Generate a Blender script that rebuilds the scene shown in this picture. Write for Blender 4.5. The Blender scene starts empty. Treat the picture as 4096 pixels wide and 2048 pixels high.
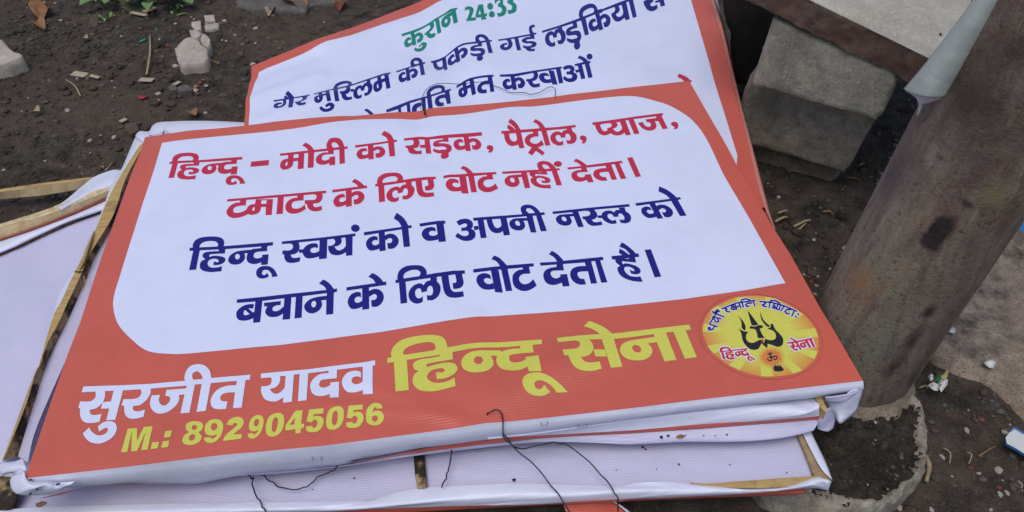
import bpy, bmesh, math, random
import numpy as np
from mathutils import Vector, Matrix, geometry
random.seed(4); RNG = np.random.default_rng(4)
sc = bpy.context.scene
COL = sc.collection
# ---------------------------------------------------------------- data measured for this place (millimetres on each board)
PRINT = [
('A','hindu_word','red',['-411.5 234.2,-398.9 233.2,-365.1 230.6,-296.3 228.2,-295.6 221.3,-303.8 221.1,-362.4 224.5,-411 228.3', '-406.1 229.6,-407.8 233.9,-408.8 240.5*,-407.1 248.4*,-400.2 253*,-389.4 253.2*,-379.1 251.5*,-371.3 247.1*,-367.1 239.9*,-366.1 233.2*,-366.8 230,-375.7 230,-374.6 233.8*,-375.6 238.1*,-380.2 242.4*,-387.5 244.2*,-395.1 243.1*,-399 238*,-398.9 233.2,-397.3 226.8,-395.2 190.8,-404.2 191.6', '-363.1 227.8,-372.5 228.6,-371.4 221.8,-380.1 222.7*,-389.7 222*,-391.8 217.6*,-390.8 213.4*,-386.9 208.8,-391 205.6*,-392.1 199.6*,-390.1 192.3*,-385.1 186.8*,-374.7 182.8*,-368 182.4*,-361.1 182,-361.9 191.7,-367.7 190.5*,-375.5 191.4*,-380.2 195.2*,-382.2 200.2*,-381.4 205.5*,-377.1 207.9*,-372.1 207.1*,-368.7 203.7*,-368.8 200.3*,-374.6 202.8,-374.1 195.7,-366.7 195*,-360.6 198.1*,-359.4 204.1*,-362.2 208.5*,-369.2 212.1*,-378.2 213.6*,-381.7 211.9,-382.3 216.7*,-377 217.1*,-362.2 216', '-312.9 224,-312.2 218.6,-319 218.6*,-323.9 218.6*,-326 217.1,-327.6 217.5,-338.3 217.9*,-346.9 217*,-353.7 211.8*,-355.6 202.7*,-352.6 196*,-347.1 192.2*,-339.3 191.9*,-334.3 196*,-332.6 203.5*,-334.9 212.1,-330.3 211,-330.6 204.7*,-329.5 198.3*,-326 192.2*,-319.6 188.5*,-313.8 188.1*,-308.1 190,-307.5 184.4,-298.3 184,-299.7 204.2,-308.9 204.6,-308.4 200.1,-312.7 198.5*,-317.7 199.4*,-320.4 202.2*,-321.1 206.2*,-319.6 210.7*,-313.9 211.7*,-302.7 210.7,-303.8 222.4|-343.6 212*,-341 208.9*,-340.5 203.3*,-343 201.3*,-346 204.2*,-347.2 209.1*,-346 212.1*', '-281 158.3,-289.1 158.6,-290.4 164.1*,-293.7 169.9*,-298.1 173.7*,-302.8 173.7*,-304.4 170.2*,-303.5 166.3*,-300.8 164.3*,-298.6 165.4*,-297.2 168.2,-293.4 160.8,-297.5 158.5*,-303.1 158.3*,-308.3 161.1*,-311.8 166.9*,-312.8 173.9*,-310.5 179.6*,-305.2 182.1*,-297.3 180.7*,-289.8 175.3*,-284.8 167.7*']),
('A','dash','red',['-280.2 213.1,-252.3 212.7,-251.1 199,-279.4 199.6']),
('A','modi_word','red',['-236.9 226.5,-191.7 226.8,-182.8 226.6,-162.7 226.7,-134 226.7,-129.4 227,-129.2 220.4,-133.4 220.4,-151.4 220.3,-160.6 219.8,-182.3 220.3,-236.2 220.4', '-223.3 223.3,-222.6 211.1,-228.1 209.9*,-231.9 205.5*,-233.1 197.7*,-231.5 189.6*,-227 184.1*,-221.2 183.5*,-215.8 186.9*,-212.9 193.5*,-213 202.2,-205.7 202.2,-204 181,-194.9 181,-197.8 222.2|-214.4 220.2,-206.8 220.1,-206 210.3,-213.9 210.7|-222 203,-221.6 195.8*,-222.2 192.7*,-224.1 193.8*,-225 197.9*,-224.2 201.8*', '-192.1 226.1,-188.6 181.2,-179.6 181,-182.4 224.4', '-203.5 241.7,-198.3 249.3,-191.1 241.7*,-185.9 233.3*,-182.6 226.4,-182.4 221.1,-191.3 222.7,-191.7 226.3,-196.5 235.1*', '-161 223.9,-159.6 215.8,-167.3 216.5*,-174.7 211.6*,-177.8 202.5*,-176 192.7*,-170.7 187*,-163.8 184.9*,-158.1 186.8*,-155.8 187.9,-154.9 181.8,-146.2 181.9,-147.8 203.7,-156.7 203.4,-156.4 198.8,-159.8 196.2*,-164.6 195.8*,-168.2 200.1*,-168.6 205.7*,-165.8 210.1*,-160 210.7*,-150.6 209.7,-151.3 223.9', '-162 224.1,-163.9 236*,-162.6 245.9*,-159.2 252.9*,-152.2 254.2*,-145 251.3*,-139.5 243.5*,-136.5 234.6*,-134.7 226.8,-131.2 183.4,-139.6 182.5,-142.5 220.7|-152.5 227.1,-155.5 234.6*,-155.2 239.9*,-152.3 241.4*,-148.2 238.6*,-145 233.1*,-143.3 227.1']),
('A','ko_word','red',['-117.8 228,-65.4 229.1,-55.5 230,-51.5 230.2,-50.9 224.9,-55.9 224.6,-65.3 224.1,-88.7 223.2,-117.5 221.3', '-97.5 226.1,-95 186.3,-86.6 186.5,-88.7 224.5', '-98.5 215.5,-103.5 217.7*,-110.3 215.1*,-114.1 207.6*,-113.4 198.6*,-108.7 190.6*,-102.3 189.5*,-95.4 191.5,-96.1 202,-98.9 199.8*,-102.8 199.5*,-105.5 202.9*,-105.3 207.7*,-101.7 209.5*,-97.7 207.7', '-88.4 216.2,-82.9 218.5*,-76 216.5*,-70.9 209.8*,-68.9 201.4*,-71.5 192.9*,-77.2 188.3*,-83.8 189.5,-84.8 200.6,-80.4 200.1*,-78 202.9*,-78.7 207.9*,-82.2 209.9*,-87.4 206.2', '-65.4 228.8,-62.2 188.6,-53.4 188.2,-55.9 229.6', '-76.3 248.5,-72.3 259.3,-64.8 250.7*,-59.6 241.2*,-55.7 230.1,-55.9 227.1,-65.2 228.7,-68.5 238.6*']),
('A','sadak_word','red',['-39.8 232,-28.4 233.8,-17.4 236.1,-11.4 235.6*,1.5 232.3*,23.4 230.9,84.6 227.7,85 218.3,63.7 218.7,31.1 222,22.1 221.9,0.4 226,-17.4 229.7,-30.4 227.4,-39.8 226.1', '-27.4 232.3,-25.9 226.7*,-24.6 221.7*,-26 215.3*,-31.4 213.3*,-37.5 213.2,-37.1 207.4,-34.3 206.6,-33.3 200.2*,-30.4 193.2*,-24.6 190.3*,-12.4 190.9,-12.5 200.1,-16.7 198.6*,-21.6 199.8*,-25 205.3,-19.6 207.3*,-16.6 212*,-15.4 220.1*,-16.5 227.8*,-17.4 233.1', '-15.1 214.7,-6.7 214.4,-6.4 206.1,-14.5 206.7', '-7.9 233.1,-5.6 191.3,2.6 190.4,0.5 231.6', '22.3 226,22.3 218.5,15.1 219.4*,9.1 218.3*,6.1 213.8*,7.4 206.2*,12.7 202.8*,21.4 200.1*,26.2 196.3*,26.5 192.2*,22.1 192.1*,14.4 194.3*,6.3 201.1,5.2 195.9,11.3 188.4*,19.9 183.2,17.9 181.6*,17.3 176.1*,20.4 170*,26.2 169.3*,30 174.7*,29 181.3,33.6 186.9*,35.3 193.1*,33.7 201.5*,27.5 206.7*,18.8 209.1*,14.9 211.9*,18.9 212.7*,31 211.1,30.7 225.4', '54.8 223.7,56.7 182.1,64.8 181.3,63.2 221', '53.6 212.8,48.9 215.7*,42.3 213.7*,38.6 206.4*,39.1 196.9*,43.6 188.1*,49.7 186.2*,56.4 187.5,55.9 198.5,53.1 196.5*,49.4 196.6*,46.7 200.5*,47.1 205.4*,50.5 206.9*,54.3 204.6', '63.3 212.4,68.7 214.1*,75.3 211.2*,80.1 203.7*,81.9 194.7*,79.3 186.3*,73.8 182.1*,67.5 184.1,66.6 195.7,70.9 194.7*,73.1 197.4*,72.6 202.7*,69.3 205*,64.2 201.9']),
('A','comma','red',['89.5 185.2*,91.3 189.8*,95.3 190.7*,99.3 186.8*,99.6 180.2*,96.8 172.7*,94.2 171.2,90 173.1,93.2 177.3*,92 179.6*,89.7 181.9*']),
('A','petrol_word','red',['115.7 224.7,147.6 222.8,186.3 220.6,207.1 219.1,234.7 220.5,234.8 214,218.4 212.3,187.6 212.7,146.8 215.2,115.7 217.4', '119.3 219,119.7 201.3*,122.5 189.2*,127.7 182.6*,133.5 182.1*,139.1 183.9,139.7 174,147.5 173.8,146.7 218.3|127.5 215.8,138.1 215.6,138.9 201.2*,137.7 196.4*,134.2 193.4*,130.9 195.1*,128.1 201.4*', '129 247.4,133.7 256.3,139.2 248.2*,143.2 237.9*,146.7 223.4,145.2 218.6,139.3 219.6,139.5 223.9,135.8 234.9*', '125.7 231.5,128.6 240.9,132.9 235.4*,139 224.5,139.3 219.6,130 221.3,129.3 224.5', '165.5 215,165.2 209.1,159 208.5*,152.1 200.5*,149.9 191*,152.8 179.8*,158.8 173.1,151.5 160,157.1 152.4,164.2 163.3,172.8 149.6,177.3 156.3,168.2 171.1,175.4 174.2*,178.6 177.7,176.2 189.6,171.2 183.1*,165.6 181.3*,160.2 185*,158.3 192*,160.6 197.3*,164.9 199.9*,173 199.8,173.8 214.3', '178.8 216,180.4 173.4,188.2 173.6,187.1 215.4', '168.7 240.3,173.6 247.8,179.8 240*,183.6 230.6*,186.3 220.6,187 214.5,178.6 216,177.5 222.2,174.9 233*']),
('A','petrol_letter','red',['218.8 214.9,219.1 208.9,213.8 208.1*,210.2 202,207.6 205.9*,202.8 207.5*,195.4 203.8*,190.6 193.8*,191.7 180.4*,197.8 172*,203.3 169.9*,208.7 171.7,208.7 181.5,203.7 179.1*,200 183.9*,198.9 192.3*,200.9 197*,204.5 198*,206.9 194.2*,206.9 189.2,214.3 189.6,214.9 195.3*,217.9 199*,220.6 196.8*,222 189*,220.7 181.8*,218.1 180.7*,213.9 182.2,214.2 172.9,221 171.2*,227.6 175.7*,231.2 184.9*,231.3 195.7*,227.3 204.9,227.5 215.9', '235.9 184.9*,238 188.7*,242.1 190*,245.9 186*,246 179.8*,243.1 172.2*,240.1 168.6,236 170.5,238.9 174.5*,238.2 177.9*,236.2 180.8*']),
('A','onion_word','red',['262 221.8,275.7 222.4,378 228.8,377.8 222.6,373.8 222.1,314.6 218.3,261.8 214.9', '265 216,265.5 202.3*,268.3 190*,274.2 184.8*,279.7 185.5*,285.4 188.6,289.6 183.2*,296 180.9*,302.2 182.3*,307 186.4,307.6 178.8,315.6 179.1,315.1 220.9|273.4 214.5,288 215.7*,291.2 212.7*,291.1 208.8*,287.8 204.2*,282.5 202.6,282.3 197.6,278.1 195.3*,275 197.2*,273.7 203.4*|298.9 215.1,305.7 216.5,306.1 199.2,303.1 193.9*,297 190.7*,293.2 193.9*,291.4 200.2,296.2 201.9*,299.6 206.4*,300.9 210.4*', '319.8 219.1,321 179.8,329.6 180.3,328.5 220.2', '346.5 215.2,365.1 217,365.5 223.1,374.3 224.1,375.7 185.6,367.4 185.2,366 208.2,360 208.4,360.8 203.1*,360 195.5*,355.7 187.8*,348 184.7*,341.6 187*,335.7 195.6*,333 208.6,341.1 208.9,342.5 199.5*,346.4 195.1*,350 195.6*,352.4 200.3*,351.8 205.6*,347.5 208.4', '383.6 197.3*,386.2 201.1*,390 202.1*,394 198.3*,394 192*,391.5 184.8*,388.2 181.7,384.1 183.1,387 187.3*,385.4 190.1*,383.8 193.3*']),
('A','tomato_word','red',['-302.3 124.6,-155.3 120.8,-155 115,-161 114.9,-301.7 119.2', '-282.7 119,-281.8 114.1,-288.7 113.9*,-295.9 107.7*,-298.7 97*,-295.1 86.9*,-287.9 80.9*,-279.6 79.6*,-271.9 82*,-264.5 86.3,-268 97.6,-274.8 92.1*,-281.4 90.5*,-287.1 92.4*,-289.4 97.6*,-288 103.6*,-282.1 106.4*,-272.4 105.7,-273.4 119.6', '-259.4 117.5,-258.7 106.9,-264.3 106.5*,-268.2 103*,-269.5 96.4*,-267.8 89.3*,-263.3 84.1*,-257.4 83*,-251.9 85.5*,-248.9 90.9*,-249 98.4,-241.6 97.7,-239.9 79.3,-230.7 78.4,-233.5 114.1|-250.4 114,-242.6 113.2,-241.9 104.7,-249.9 105.8|-258.1 99.9,-257.8 93.6*,-258.4 91.1*,-260.3 92.2*,-261.2 95.8*,-260.4 99.1*', '-226.7 116.9,-224.2 78.8,-214.8 78.2,-217.9 116.8', '-197.6 116.3,-197.4 111,-204.2 111*,-210.9 105*,-213 94.1*,-210.3 84*,-204.2 77.6*,-196.8 75.7*,-189 77.8*,-181.9 83.5,-184.6 93.4,-190 87.6*,-197 86.4*,-201.8 88.8*,-203.9 95.4*,-202.4 102.2*,-197.1 103.9*,-187.4 103.3,-188.3 116.2', '-174.7 119,-173.4 114.8,-170.1 113.2*,-168.6 107.2*,-170.5 102.6*,-176.9 102.5*,-185.5 103.6,-184.8 95.4,-182 94.7,-178.8 84.4*,-172.8 77.9*,-165.5 76*,-158.2 77.2,-159.2 86.7,-168.1 85.4*,-171.5 88.7*,-172.4 93.8,-164.3 94.5*,-160.3 100.9*,-159.6 109.3*,-161.6 116.8']),
('A','ke_word','red',['-146.4 121.1,-94.8 123.1,-94.4 116.9,-146 115', '-126.2 118.6,-123.4 78.1,-115 79.1,-117.4 117.9', '-127.2 107.7,-132.2 109.4*,-139 106*,-142.7 97.9*,-141.9 88.8*,-137.1 81.1*,-130.8 80.6*,-123.8 83.3,-124.6 94.1,-127.4 91.5*,-131.3 90.8*,-134.1 94*,-133.9 98.9*,-130.3 101.2*,-126.3 99.7', '-117.1 109.4,-111.5 112.4*,-104.5 111*,-99.4 104.7*,-97.4 96.2*,-99.9 87.3*,-105.5 82*,-112.2 82.5,-113.3 93.7,-108.9 93.7*,-106.5 96.9*,-107.2 101.9*,-110.7 103.5*,-116 99.3', '-118.3 135.2,-114 142.2,-108.1 136.5*,-102.7 129.6*,-98.7 123.1,-99 119.5,-107.8 120.2,-108.2 122.7,-111.5 128.9*']),
('A','lie_word','red',['-77.9 119.1,-75.4 80.8,-66.8 81.5,-69.1 120.5', '-79.6 122.3,-79.9 131.2*,-76.9 141.1*,-68.6 147.3*,-58.2 147.5*,-48.7 145.4*,-43 139.2*,-40.8 132*,-41.5 126.2,-51.1 125.6,-49.5 129*,-49.5 133.5*,-52.4 137.3*,-59 138.9*,-67.4 136.5*,-71.5 131.3*,-71.3 123.8', '-82.6 124,-71.3 125,-51.1 126,-41.5 127.4,-25.2 129.1,-6.5 130.4,8 128.7,8.2 122.7,-5.6 123.4,-25.2 121.7,-69 118.8,-82.3 118', '-36.7 122.1,-36.4 116.5,-41.7 115.1*,-45.3 109,-48 112.2*,-52.7 113.2*,-60.1 108.8*,-64.9 98.8*,-63.8 86.5*,-57.7 79.4*,-52.2 78.1*,-46.9 80.5,-46.8 89.6,-51.8 86.8*,-55.5 90.7*,-56.6 98.5*,-54.7 103.1*,-51.1 104.5*,-48.6 101.3*,-48.6 96.6,-41.3 97.9,-40.6 103.3*,-37.6 107.1*,-34.9 105.4*,-33.5 98.3*,-34.8 91.4*,-37.4 90*,-41.6 90.9,-41.3 82.2,-34.5 81.5*,-27.9 86.6*,-24.3 95.6*,-24.2 105.8*,-28.2 113.8,-28 124.1', '-22.4 124.5,-21.1 106.7*,-19.4 93.4*,-15.8 86.2*,-10.4 83.1*,-3.6 82.3*,4.8 83.4,4.1 92.4,-1.6 92.2*,-7.1 92.8*,-10.5 96.9*,-11.9 105.1*,-13.3 125.2', '-4.7 125.9,-3.3 112.4,-3.8 109.1*,-5.9 108.2*,-8.5 108.2,-8.1 98,-2.4 97.8*,2.7 100.1*,5.4 106.6*,4.9 115.4,4.2 125.2']),
('A','vote_word','red',['19.7 128.1,56.2 125.8,64.6 125.4,99.2 122.1,99.2 116.6,19.5 121.8', '43.1 123.5,45.1 82.3,55.1 79.4,53.5 118.7', '41.6 113.2,35.6 117.2*,27.5 117.1*,22.8 110.8*,23.3 101.4*,28.8 91.6*,36.3 88.2*,44.7 87.6,44.2 98.6,40.7 97.3*,36.1 98.5*,32.9 102.9*,33.3 107.7*,37.6 108.3*,42.3 104.9', '56.8 120.8,59.1 81.2,67.5 80.4,65.3 121.6', '45.9 140.3,50.2 145.8,56.1 141.3*,60.4 134.4*,65 125.3,64.3 121,56.8 120.8,56 125.8,52 135.1*', '84.8 119.7,84.6 114.1,78.8 114.1*,71.9 108.6*,69.7 100.2*,70.6 88.5*,75.5 81.2*,81.7 77.8*,89 78*,99 83.7,95.9 95.3,90.4 90.2*,84.3 88.7*,80 91.9*,78.2 98.7*,79.9 103.6*,83.8 106.3*,93.5 105.4,93 119.1']),
('A','nahi_word','red',['107.8 121.3,162.4 116.8,171.7 116.4,188.4 115.1,193.9 115.2,193.8 110.4,182.1 110.2,144.2 112.9,108 116', '135.6 115.8,135.9 110.1,126.2 110.6*,116.8 109.8*,111.2 104.4*,109.6 97.3*,112 88.9*,118.4 83.5*,125.8 83.7*,130.7 89.4*,131.4 96.6*,130.2 104.1,135.9 103.9,137.6 77,145.5 76.6,144.4 115.1|120.5 105*,123.6 103*,124.7 97.7*,123.5 93.5*,120.8 94*,118.4 97.3*,118.4 102.4*', '173.2 114.3,164.8 116.5,166 109.8,158.2 112*,149.6 112.7*,147.8 108.9*,148.8 104.8*,152.3 99.8,148.6 97.4*,147.7 91.8*,149.7 84.5*,154.2 78.6*,163.4 73.2*,169.4 71.8*,175.6 70.4,174.8 79.7,169.6 79.5*,162.6 81.5*,158.4 85.8*,156.6 90.9*,157.2 95.8*,161.1 97.5*,165.5 95.9*,168.6 92.2*,168.5 88.9*,163.4 92.2,163.9 85.4,170.4 83.6*,175.8 85.6*,176.8 91.2*,174.2 95.8*,168 100.3*,159.9 103.1*,156.8 101.9,156.3 106.6*,161 106.2*,174.1 102.9', '162.9 117.2,171.3 117,174.1 109.3,174.1 102.9,165.6 104.8,165.6 112.2', '163.7 112.5,161.7 126.5*,163.2 132.7*,167.1 136*,174.2 135.8*,181.2 131.3*,185.9 123.9*,188.9 115,192 75.5,184 75.9,181.2 114.1|171.8 116.9,169.4 123.7*,170.3 127.3*,173.6 127.5*,177.4 124.1*,180.2 116.5', '199 124.5*,197.7 121.3*,195.2 119.2*,192.1 118.9*,189.2 120.3*,187.3 123.1*,187 126.6*,188.3 129.8*,190.8 131.9*,194 132.3*,196.8 130.9*,198.7 128*']),
('A','deta_word','red',['205.3 114.9,226.3 114.4,235.3 114.9,288.7 117.2,288.8 111.5,275 110.9,262.5 109.5,234.4 109.5,225.6 109.8,205.9 109.9', '225.7 112.5,225.2 105.8,218.8 105.4*,211.7 102.1*,208.6 95.3*,210 85.5*,214.7 80.1*,221.8 78.9*,229.6 81,230.1 75.3,238.4 74.9,237.2 93.4,228.5 93.7,228.8 90.4,224.3 88.2*,219.9 89.7*,217.5 94.5*,218.2 98.8*,221.6 100.2*,234.1 99.4,233.5 112.7', '217.1 127.7,221.7 133.7,227.2 128.3*,231.7 121.4*,235.3 114.6,233.4 108.9,225.4 110.3,226.8 114.3,223.3 122*', '262.4 111.5,262.5 103.6,253.1 104.1*,245.1 100.9*,241.5 94.9*,241.5 86*,245.7 78.8*,251.5 75.3*,258.8 74.8,257.8 83.3,253.2 84.3*,250.3 88.9*,251.1 94*,254.3 95.2*,264.2 94.7,265 75.1,273.1 74.6,271 112.3', '276.5 111.4,278.5 74.7,286.7 74.5,283.8 112.4']),
('A','danda','red',['297.6 122.6,306.1 123.1,308.5 75.4,300.5 75.3']),
('A','hindu_word','navy',['-337.3 25.6,-323.9 24.5,-288.8 21.8,-221.3 19.5,-220.6 12.7,-228.4 12.4,-286.1 15.5,-336.7 19.4', '-331.5 20.7,-333.4 25.3,-334.5 32.3*,-332.7 40.5*,-325.4 45.2*,-314 45.4*,-303.4 43.4*,-295.3 38.9*,-291 31.3*,-289.9 24.5*,-290.5 21.3,-299.7 21.2,-298.5 25.1*,-299.7 29.5*,-304.5 34.1*,-312 35.9*,-320 34.8*,-324 29.6*,-323.9 24.5,-322.2 17.8,-319.7 -19.7,-329.2 -19.1', '-286.8 19,-296.4 19.8,-295.2 12.8,-304.2 13.6*,-314.1 12.8*,-316.4 8.2*,-315.2 3.9*,-311.1 -0.8,-315.4 -4.2*,-316.5 -10.5*,-314.3 -18*,-309.1 -23.6*,-298.3 -27.5*,-291.4 -27.7*,-284.4 -27.9,-285.3 -18.1,-291.2 -19.4*,-299.2 -18.7*,-304 -14.8*,-306.2 -9.6*,-305.4 -4.1*,-300.9 -1.6*,-295.8 -2.4*,-292.3 -5.8*,-292.3 -9.4*,-298.3 -6.8,-297.7 -14.1,-290.2 -14.8*,-284.1 -11.4*,-282.9 -5.2*,-285.8 -0.8*,-292.9 2.8*,-302.2 4.3*,-305.8 2.4,-306.4 7.4*,-300.9 7.9*,-285.8 6.8', '-237.1 15.2,-236.4 9.8,-243 9.8*,-247.7 9.8*,-249.8 8.3,-251.3 8.7,-261.9 9*,-270.4 8*,-277.2 2.7*,-279 -6.6*,-275.9 -13.5*,-270.4 -17.1*,-262.7 -17.4*,-257.8 -13.1*,-256.2 -5.5*,-258.4 3.1,-253.9 2.1,-254.2 -4.2*,-253.1 -10.7*,-249.6 -16.7*,-243.4 -20.3*,-237.8 -20.5*,-232.3 -18.6,-231.7 -24.1,-222.9 -24.3,-224.3 -4.4,-233.2 -4,-232.6 -8.5,-236.8 -10.2*,-241.6 -9.4*,-244.2 -6.6*,-244.9 -2.6*,-243.5 1.9*,-238.1 2.9*,-227.3 2.1,-228.4 13.7|-267 3*,-264.5 -0.2*,-263.9 -5.8*,-266.4 -7.8*,-269.4 -5*,-270.6 0*,-269.5 3*', '-206.5 -49.1,-214.1 -49.1,-215.3 -43.8*,-218.5 -38.1*,-222.7 -34.5*,-227.2 -34.6*,-228.7 -38.1*,-227.7 -42*,-225.2 -43.9*,-223.1 -42.7*,-221.8 -39.9,-218.1 -47.1,-222 -49.5*,-227.3 -49.9*,-232.3 -47.4*,-235.7 -41.7*,-236.7 -34.7*,-234.5 -29*,-229.4 -26.4*,-222 -27.5*,-214.9 -32.6*,-210.1 -40*']),
('A','swayam_word','navy',['-208.9 18.8,-153.9 18.3,-106.7 19,-106.4 13.6,-110.4 13.1,-147.2 12.9,-185.3 13.2,-208.5 13.2', '-202.1 17.7,-200.7 12.9,-195.9 12.3*,-192.7 8.1*,-192.6 1.9*,-196.2 -0.8*,-205.9 0.3,-205.5 -7,-203 -7.6,-201.4 -15.6*,-197.9 -22.7*,-192.1 -26*,-185.4 -26.4*,-179.5 -25,-180.1 -16.5,-187.2 -17.4*,-191.4 -15.3*,-193.7 -9.5,-188.4 -9.4*,-184.6 -6.1*,-182.9 -1.4*,-182.9 4.7*,-184.6 11.2,-185.6 16.4', '-183.1 -1.4,-175.7 -1.7,-175 -8.8,-182.7 -8', '-156.5 16.9,-153.9 -25,-143.4 -25.1,-145.6 14.9', '-158 5.7,-164.2 8.2*,-172.7 5.7*,-177.5 -2.1*,-176.8 -11.5*,-170.9 -20.1*,-163 -21.4*,-154.3 -19.6,-155 -8.5,-158.6 -10.8*,-163.5 -11*,-166.9 -7.3*,-166.5 -2.3*,-162 -0.5*,-157.1 -2.5', '-137.2 15.1,-136.9 12.5,-134.4 8.3*,-134.7 2.7*,-137.9 -0.1*,-143.6 -0.6,-142.1 -9.1*,-138.4 -16.7*,-133.1 -20.2*,-127.1 -21.1*,-121.7 -19.5*,-117.9 -16.6,-117.3 -24.3,-108.7 -24.2,-110.5 15.9|-126.4 12.8,-120.2 12.7,-118.7 -4.3,-122 -9.6*,-127.4 -11.9*,-131.8 -8.7*,-134.4 -2.8,-129.7 -2.3*,-125.7 2.1*,-125.2 8.2*', '-101.3 28.9*,-101.9 25.2*,-104 22.7*,-107 22.1*,-110.1 23.6*,-112.5 26.9*,-113.6 30.9*,-113 34.7*,-110.9 37.2*,-107.8 37.8*,-104.7 36.2*,-102.3 33*']),
('A','ko_word','navy',['-94.9 19.7,-42.7 22.7,-32.7 24,-28.7 24.2,-28.1 18.8,-33.1 18.3,-42.5 17.5,-65.9 15.8,-94.5 12.9', '-74.7 18.5,-71.9 -22.1,-63.6 -21.7,-66 17.2', '-75.7 7.6,-80.7 9.7*,-87.3 6.8*,-91 -0.9*,-90.2 -10.1*,-85.5 -18.1*,-79.2 -19*,-72.3 -16.8,-73.1 -6.1,-75.9 -8.5*,-79.7 -8.9*,-82.5 -5.5*,-82.3 -0.6*,-78.8 1.4*,-74.8 -0.4', '-65.7 8.6,-60.2 11.2*,-53.2 9.3*,-48.1 2.7*,-46.1 -6*,-48.6 -14.7*,-54.2 -19.5*,-60.8 -18.5,-61.9 -7.3,-57.5 -7.6*,-55.2 -4.6*,-55.9 0.5*,-59.3 2.3*,-64.6 -1.6', '-42.6 22.3,-39.2 -18.9,-30.5 -19,-33.2 23.5', '-53.7 42.3,-49.8 53.7,-42.2 45.1*,-36.9 35.4*,-32.9 24,-33.1 20.9,-42.4 22.3,-45.9 32.4*']),
('A','va_word','navy',['-17.3 25.7,7.3 28.3,18.7 27.5,19.1 21.1,5.4 21.4,-16.5 19.3', '6 24.9,8.5 -15.3,18.5 -15.5,16.4 23', '4.6 14.3,-1.4 16.7*,-9.5 14.4*,-14.1 7*,-13.4 -2.2*,-7.8 -10.4*,-0.3 -11.8*,8.1 -10.1,7.4 0.6,4 -1.6*,-0.7 -1.7*,-4 1.8*,-3.6 6.7*,0.7 8.4*,5.4 6.4']),
('A','apni_word','navy',['34.4 22.1,39.8 25.8*,47.7 25.9*,54.5 21.5*,57.4 13.9*,56.4 6.3*,54.4 4.3,58.7 -1.8*,59.8 -9.5*,57 -16.6*,50.4 -19.6*,42.8 -18.1*,36.3 -12.7*,31.6 -7.6,35.1 -0.3,40 -6.4*,45 -9.3*,49.4 -7.9*,50.3 -3*,47.7 1*,40.8 1.4,40.6 8.4,45.9 8.2*,48.7 10.7*,48.7 14.6*,45.9 16.4*,37.9 13.4', '58.1 7.9,64.6 7.9,64.9 0.4,58.4 -0.2', '64.1 20.6,66.3 -18,74.4 -18.1,72.6 23.2', '58.3 25.5,127.4 21.6,153.2 20.7,158.8 20.8,159.1 15.1,141.7 15.9,105 17.3,72.7 18.6,58.8 19.2', '76.8 20.5,77.9 6.7*,80.6 -4*,85.3 -9.8*,92 -11.5*,97.4 -8.6,98.1 -17.7,106.7 -17.8,104.9 20.6|84.5 18,96.1 17.4,96.6 6.3*,95.9 1.9*,92.9 -0.9*,89.1 -0.6*,86.1 5.4*,85.1 12*', '133 18.1,133.3 12.8,123.8 14*,114.6 14.1*,109.1 9.6*,107.6 3.2*,110 -4.7*,116.3 -10.2*,123.5 -10.6*,128.3 -5.8*,129 0.7*,127.7 7.8,133.3 7.1,135.1 -17.7,142.9 -18.8,141.6 16.7|118.2 9.4*,121.2 7.3*,122.4 2.3*,121.3 -1.4*,118.6 -0.8*,116.2 2.5*,116.2 7.2*', '129.6 17.9,127.8 21.5,126.4 31.1*,127.7 36.9*,131.6 40.3*,138.3 40.3*,145 36.5*,149.9 29.5*,153.2 20.7,157.4 -17.8,149 -17.7,146.3 17.8|137.1 21.6,134.1 27.8*,134.7 31.7*,137.9 32.8*,141.6 30.3*,144.5 24.8*,145.5 21']),
('A','nasl_word','navy',['170 20,278.7 18.7,279.1 13.3,229.2 14.1,205.9 13.9,170.3 14.9', '197.2 15.8,197.7 10.8,188.3 11.7*,179.2 11.5*,173.9 7.2*,172.6 1.2*,175.3 -6.1*,181.7 -11.1*,188.9 -11.3*,193.4 -6.7*,193.9 -0.6*,192.4 6,198 5.5,200.6 -17.6,208.4 -18.5,205.8 14.7|183 7.2*,186 5.4*,187.3 0.8*,186.3 -2.8*,183.7 -2.2*,181.2 0.7*,181 5.1*', '215.4 15.9,215.9 13.6,220.1 12.5*,221.9 8.3*,220.5 4.5*,217.6 2.7*,209.5 2.7,210 -3.3,212.5 -3.9,214.3 -11.3*,218.5 -17.1*,224.2 -18.9*,234.5 -18.4,233.8 -11.2,228 -12*,223.9 -10.9*,221.2 -5.7,224.9 -5.3*,229 -2.1*,230.8 2.2*,230.4 8.2*,228.5 13.8,228.7 16.4', '230 1.3,237.8 0.8,238 -4.8,231.1 -3.9', '262.9 13.1,263.3 8.5,258.3 8.6*,254.9 4.5,252.3 7.7*,247.7 9.5*,240.6 7.6*,236.2 0.7*,237.6 -9.5*,243.7 -16.6*,249.1 -18.9*,254.2 -18.1,254.1 -10.8,249.3 -12*,245.5 -7.9*,244.3 -1.4*,246 1.8*,249.5 2.2*,251.9 -1*,252.1 -4.7,259.2 -5.3,259.6 -1.1*,262.5 1.2*,265 -0.7*,266.7 -6.7*,265.6 -12*,263.1 -12.5*,259.1 -10.9,259.5 -17.9,266.2 -20*,272.4 -17.4*,275.6 -10.9*,275.4 -2.8*,271.3 4.5,271.2 12.8']),
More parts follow.
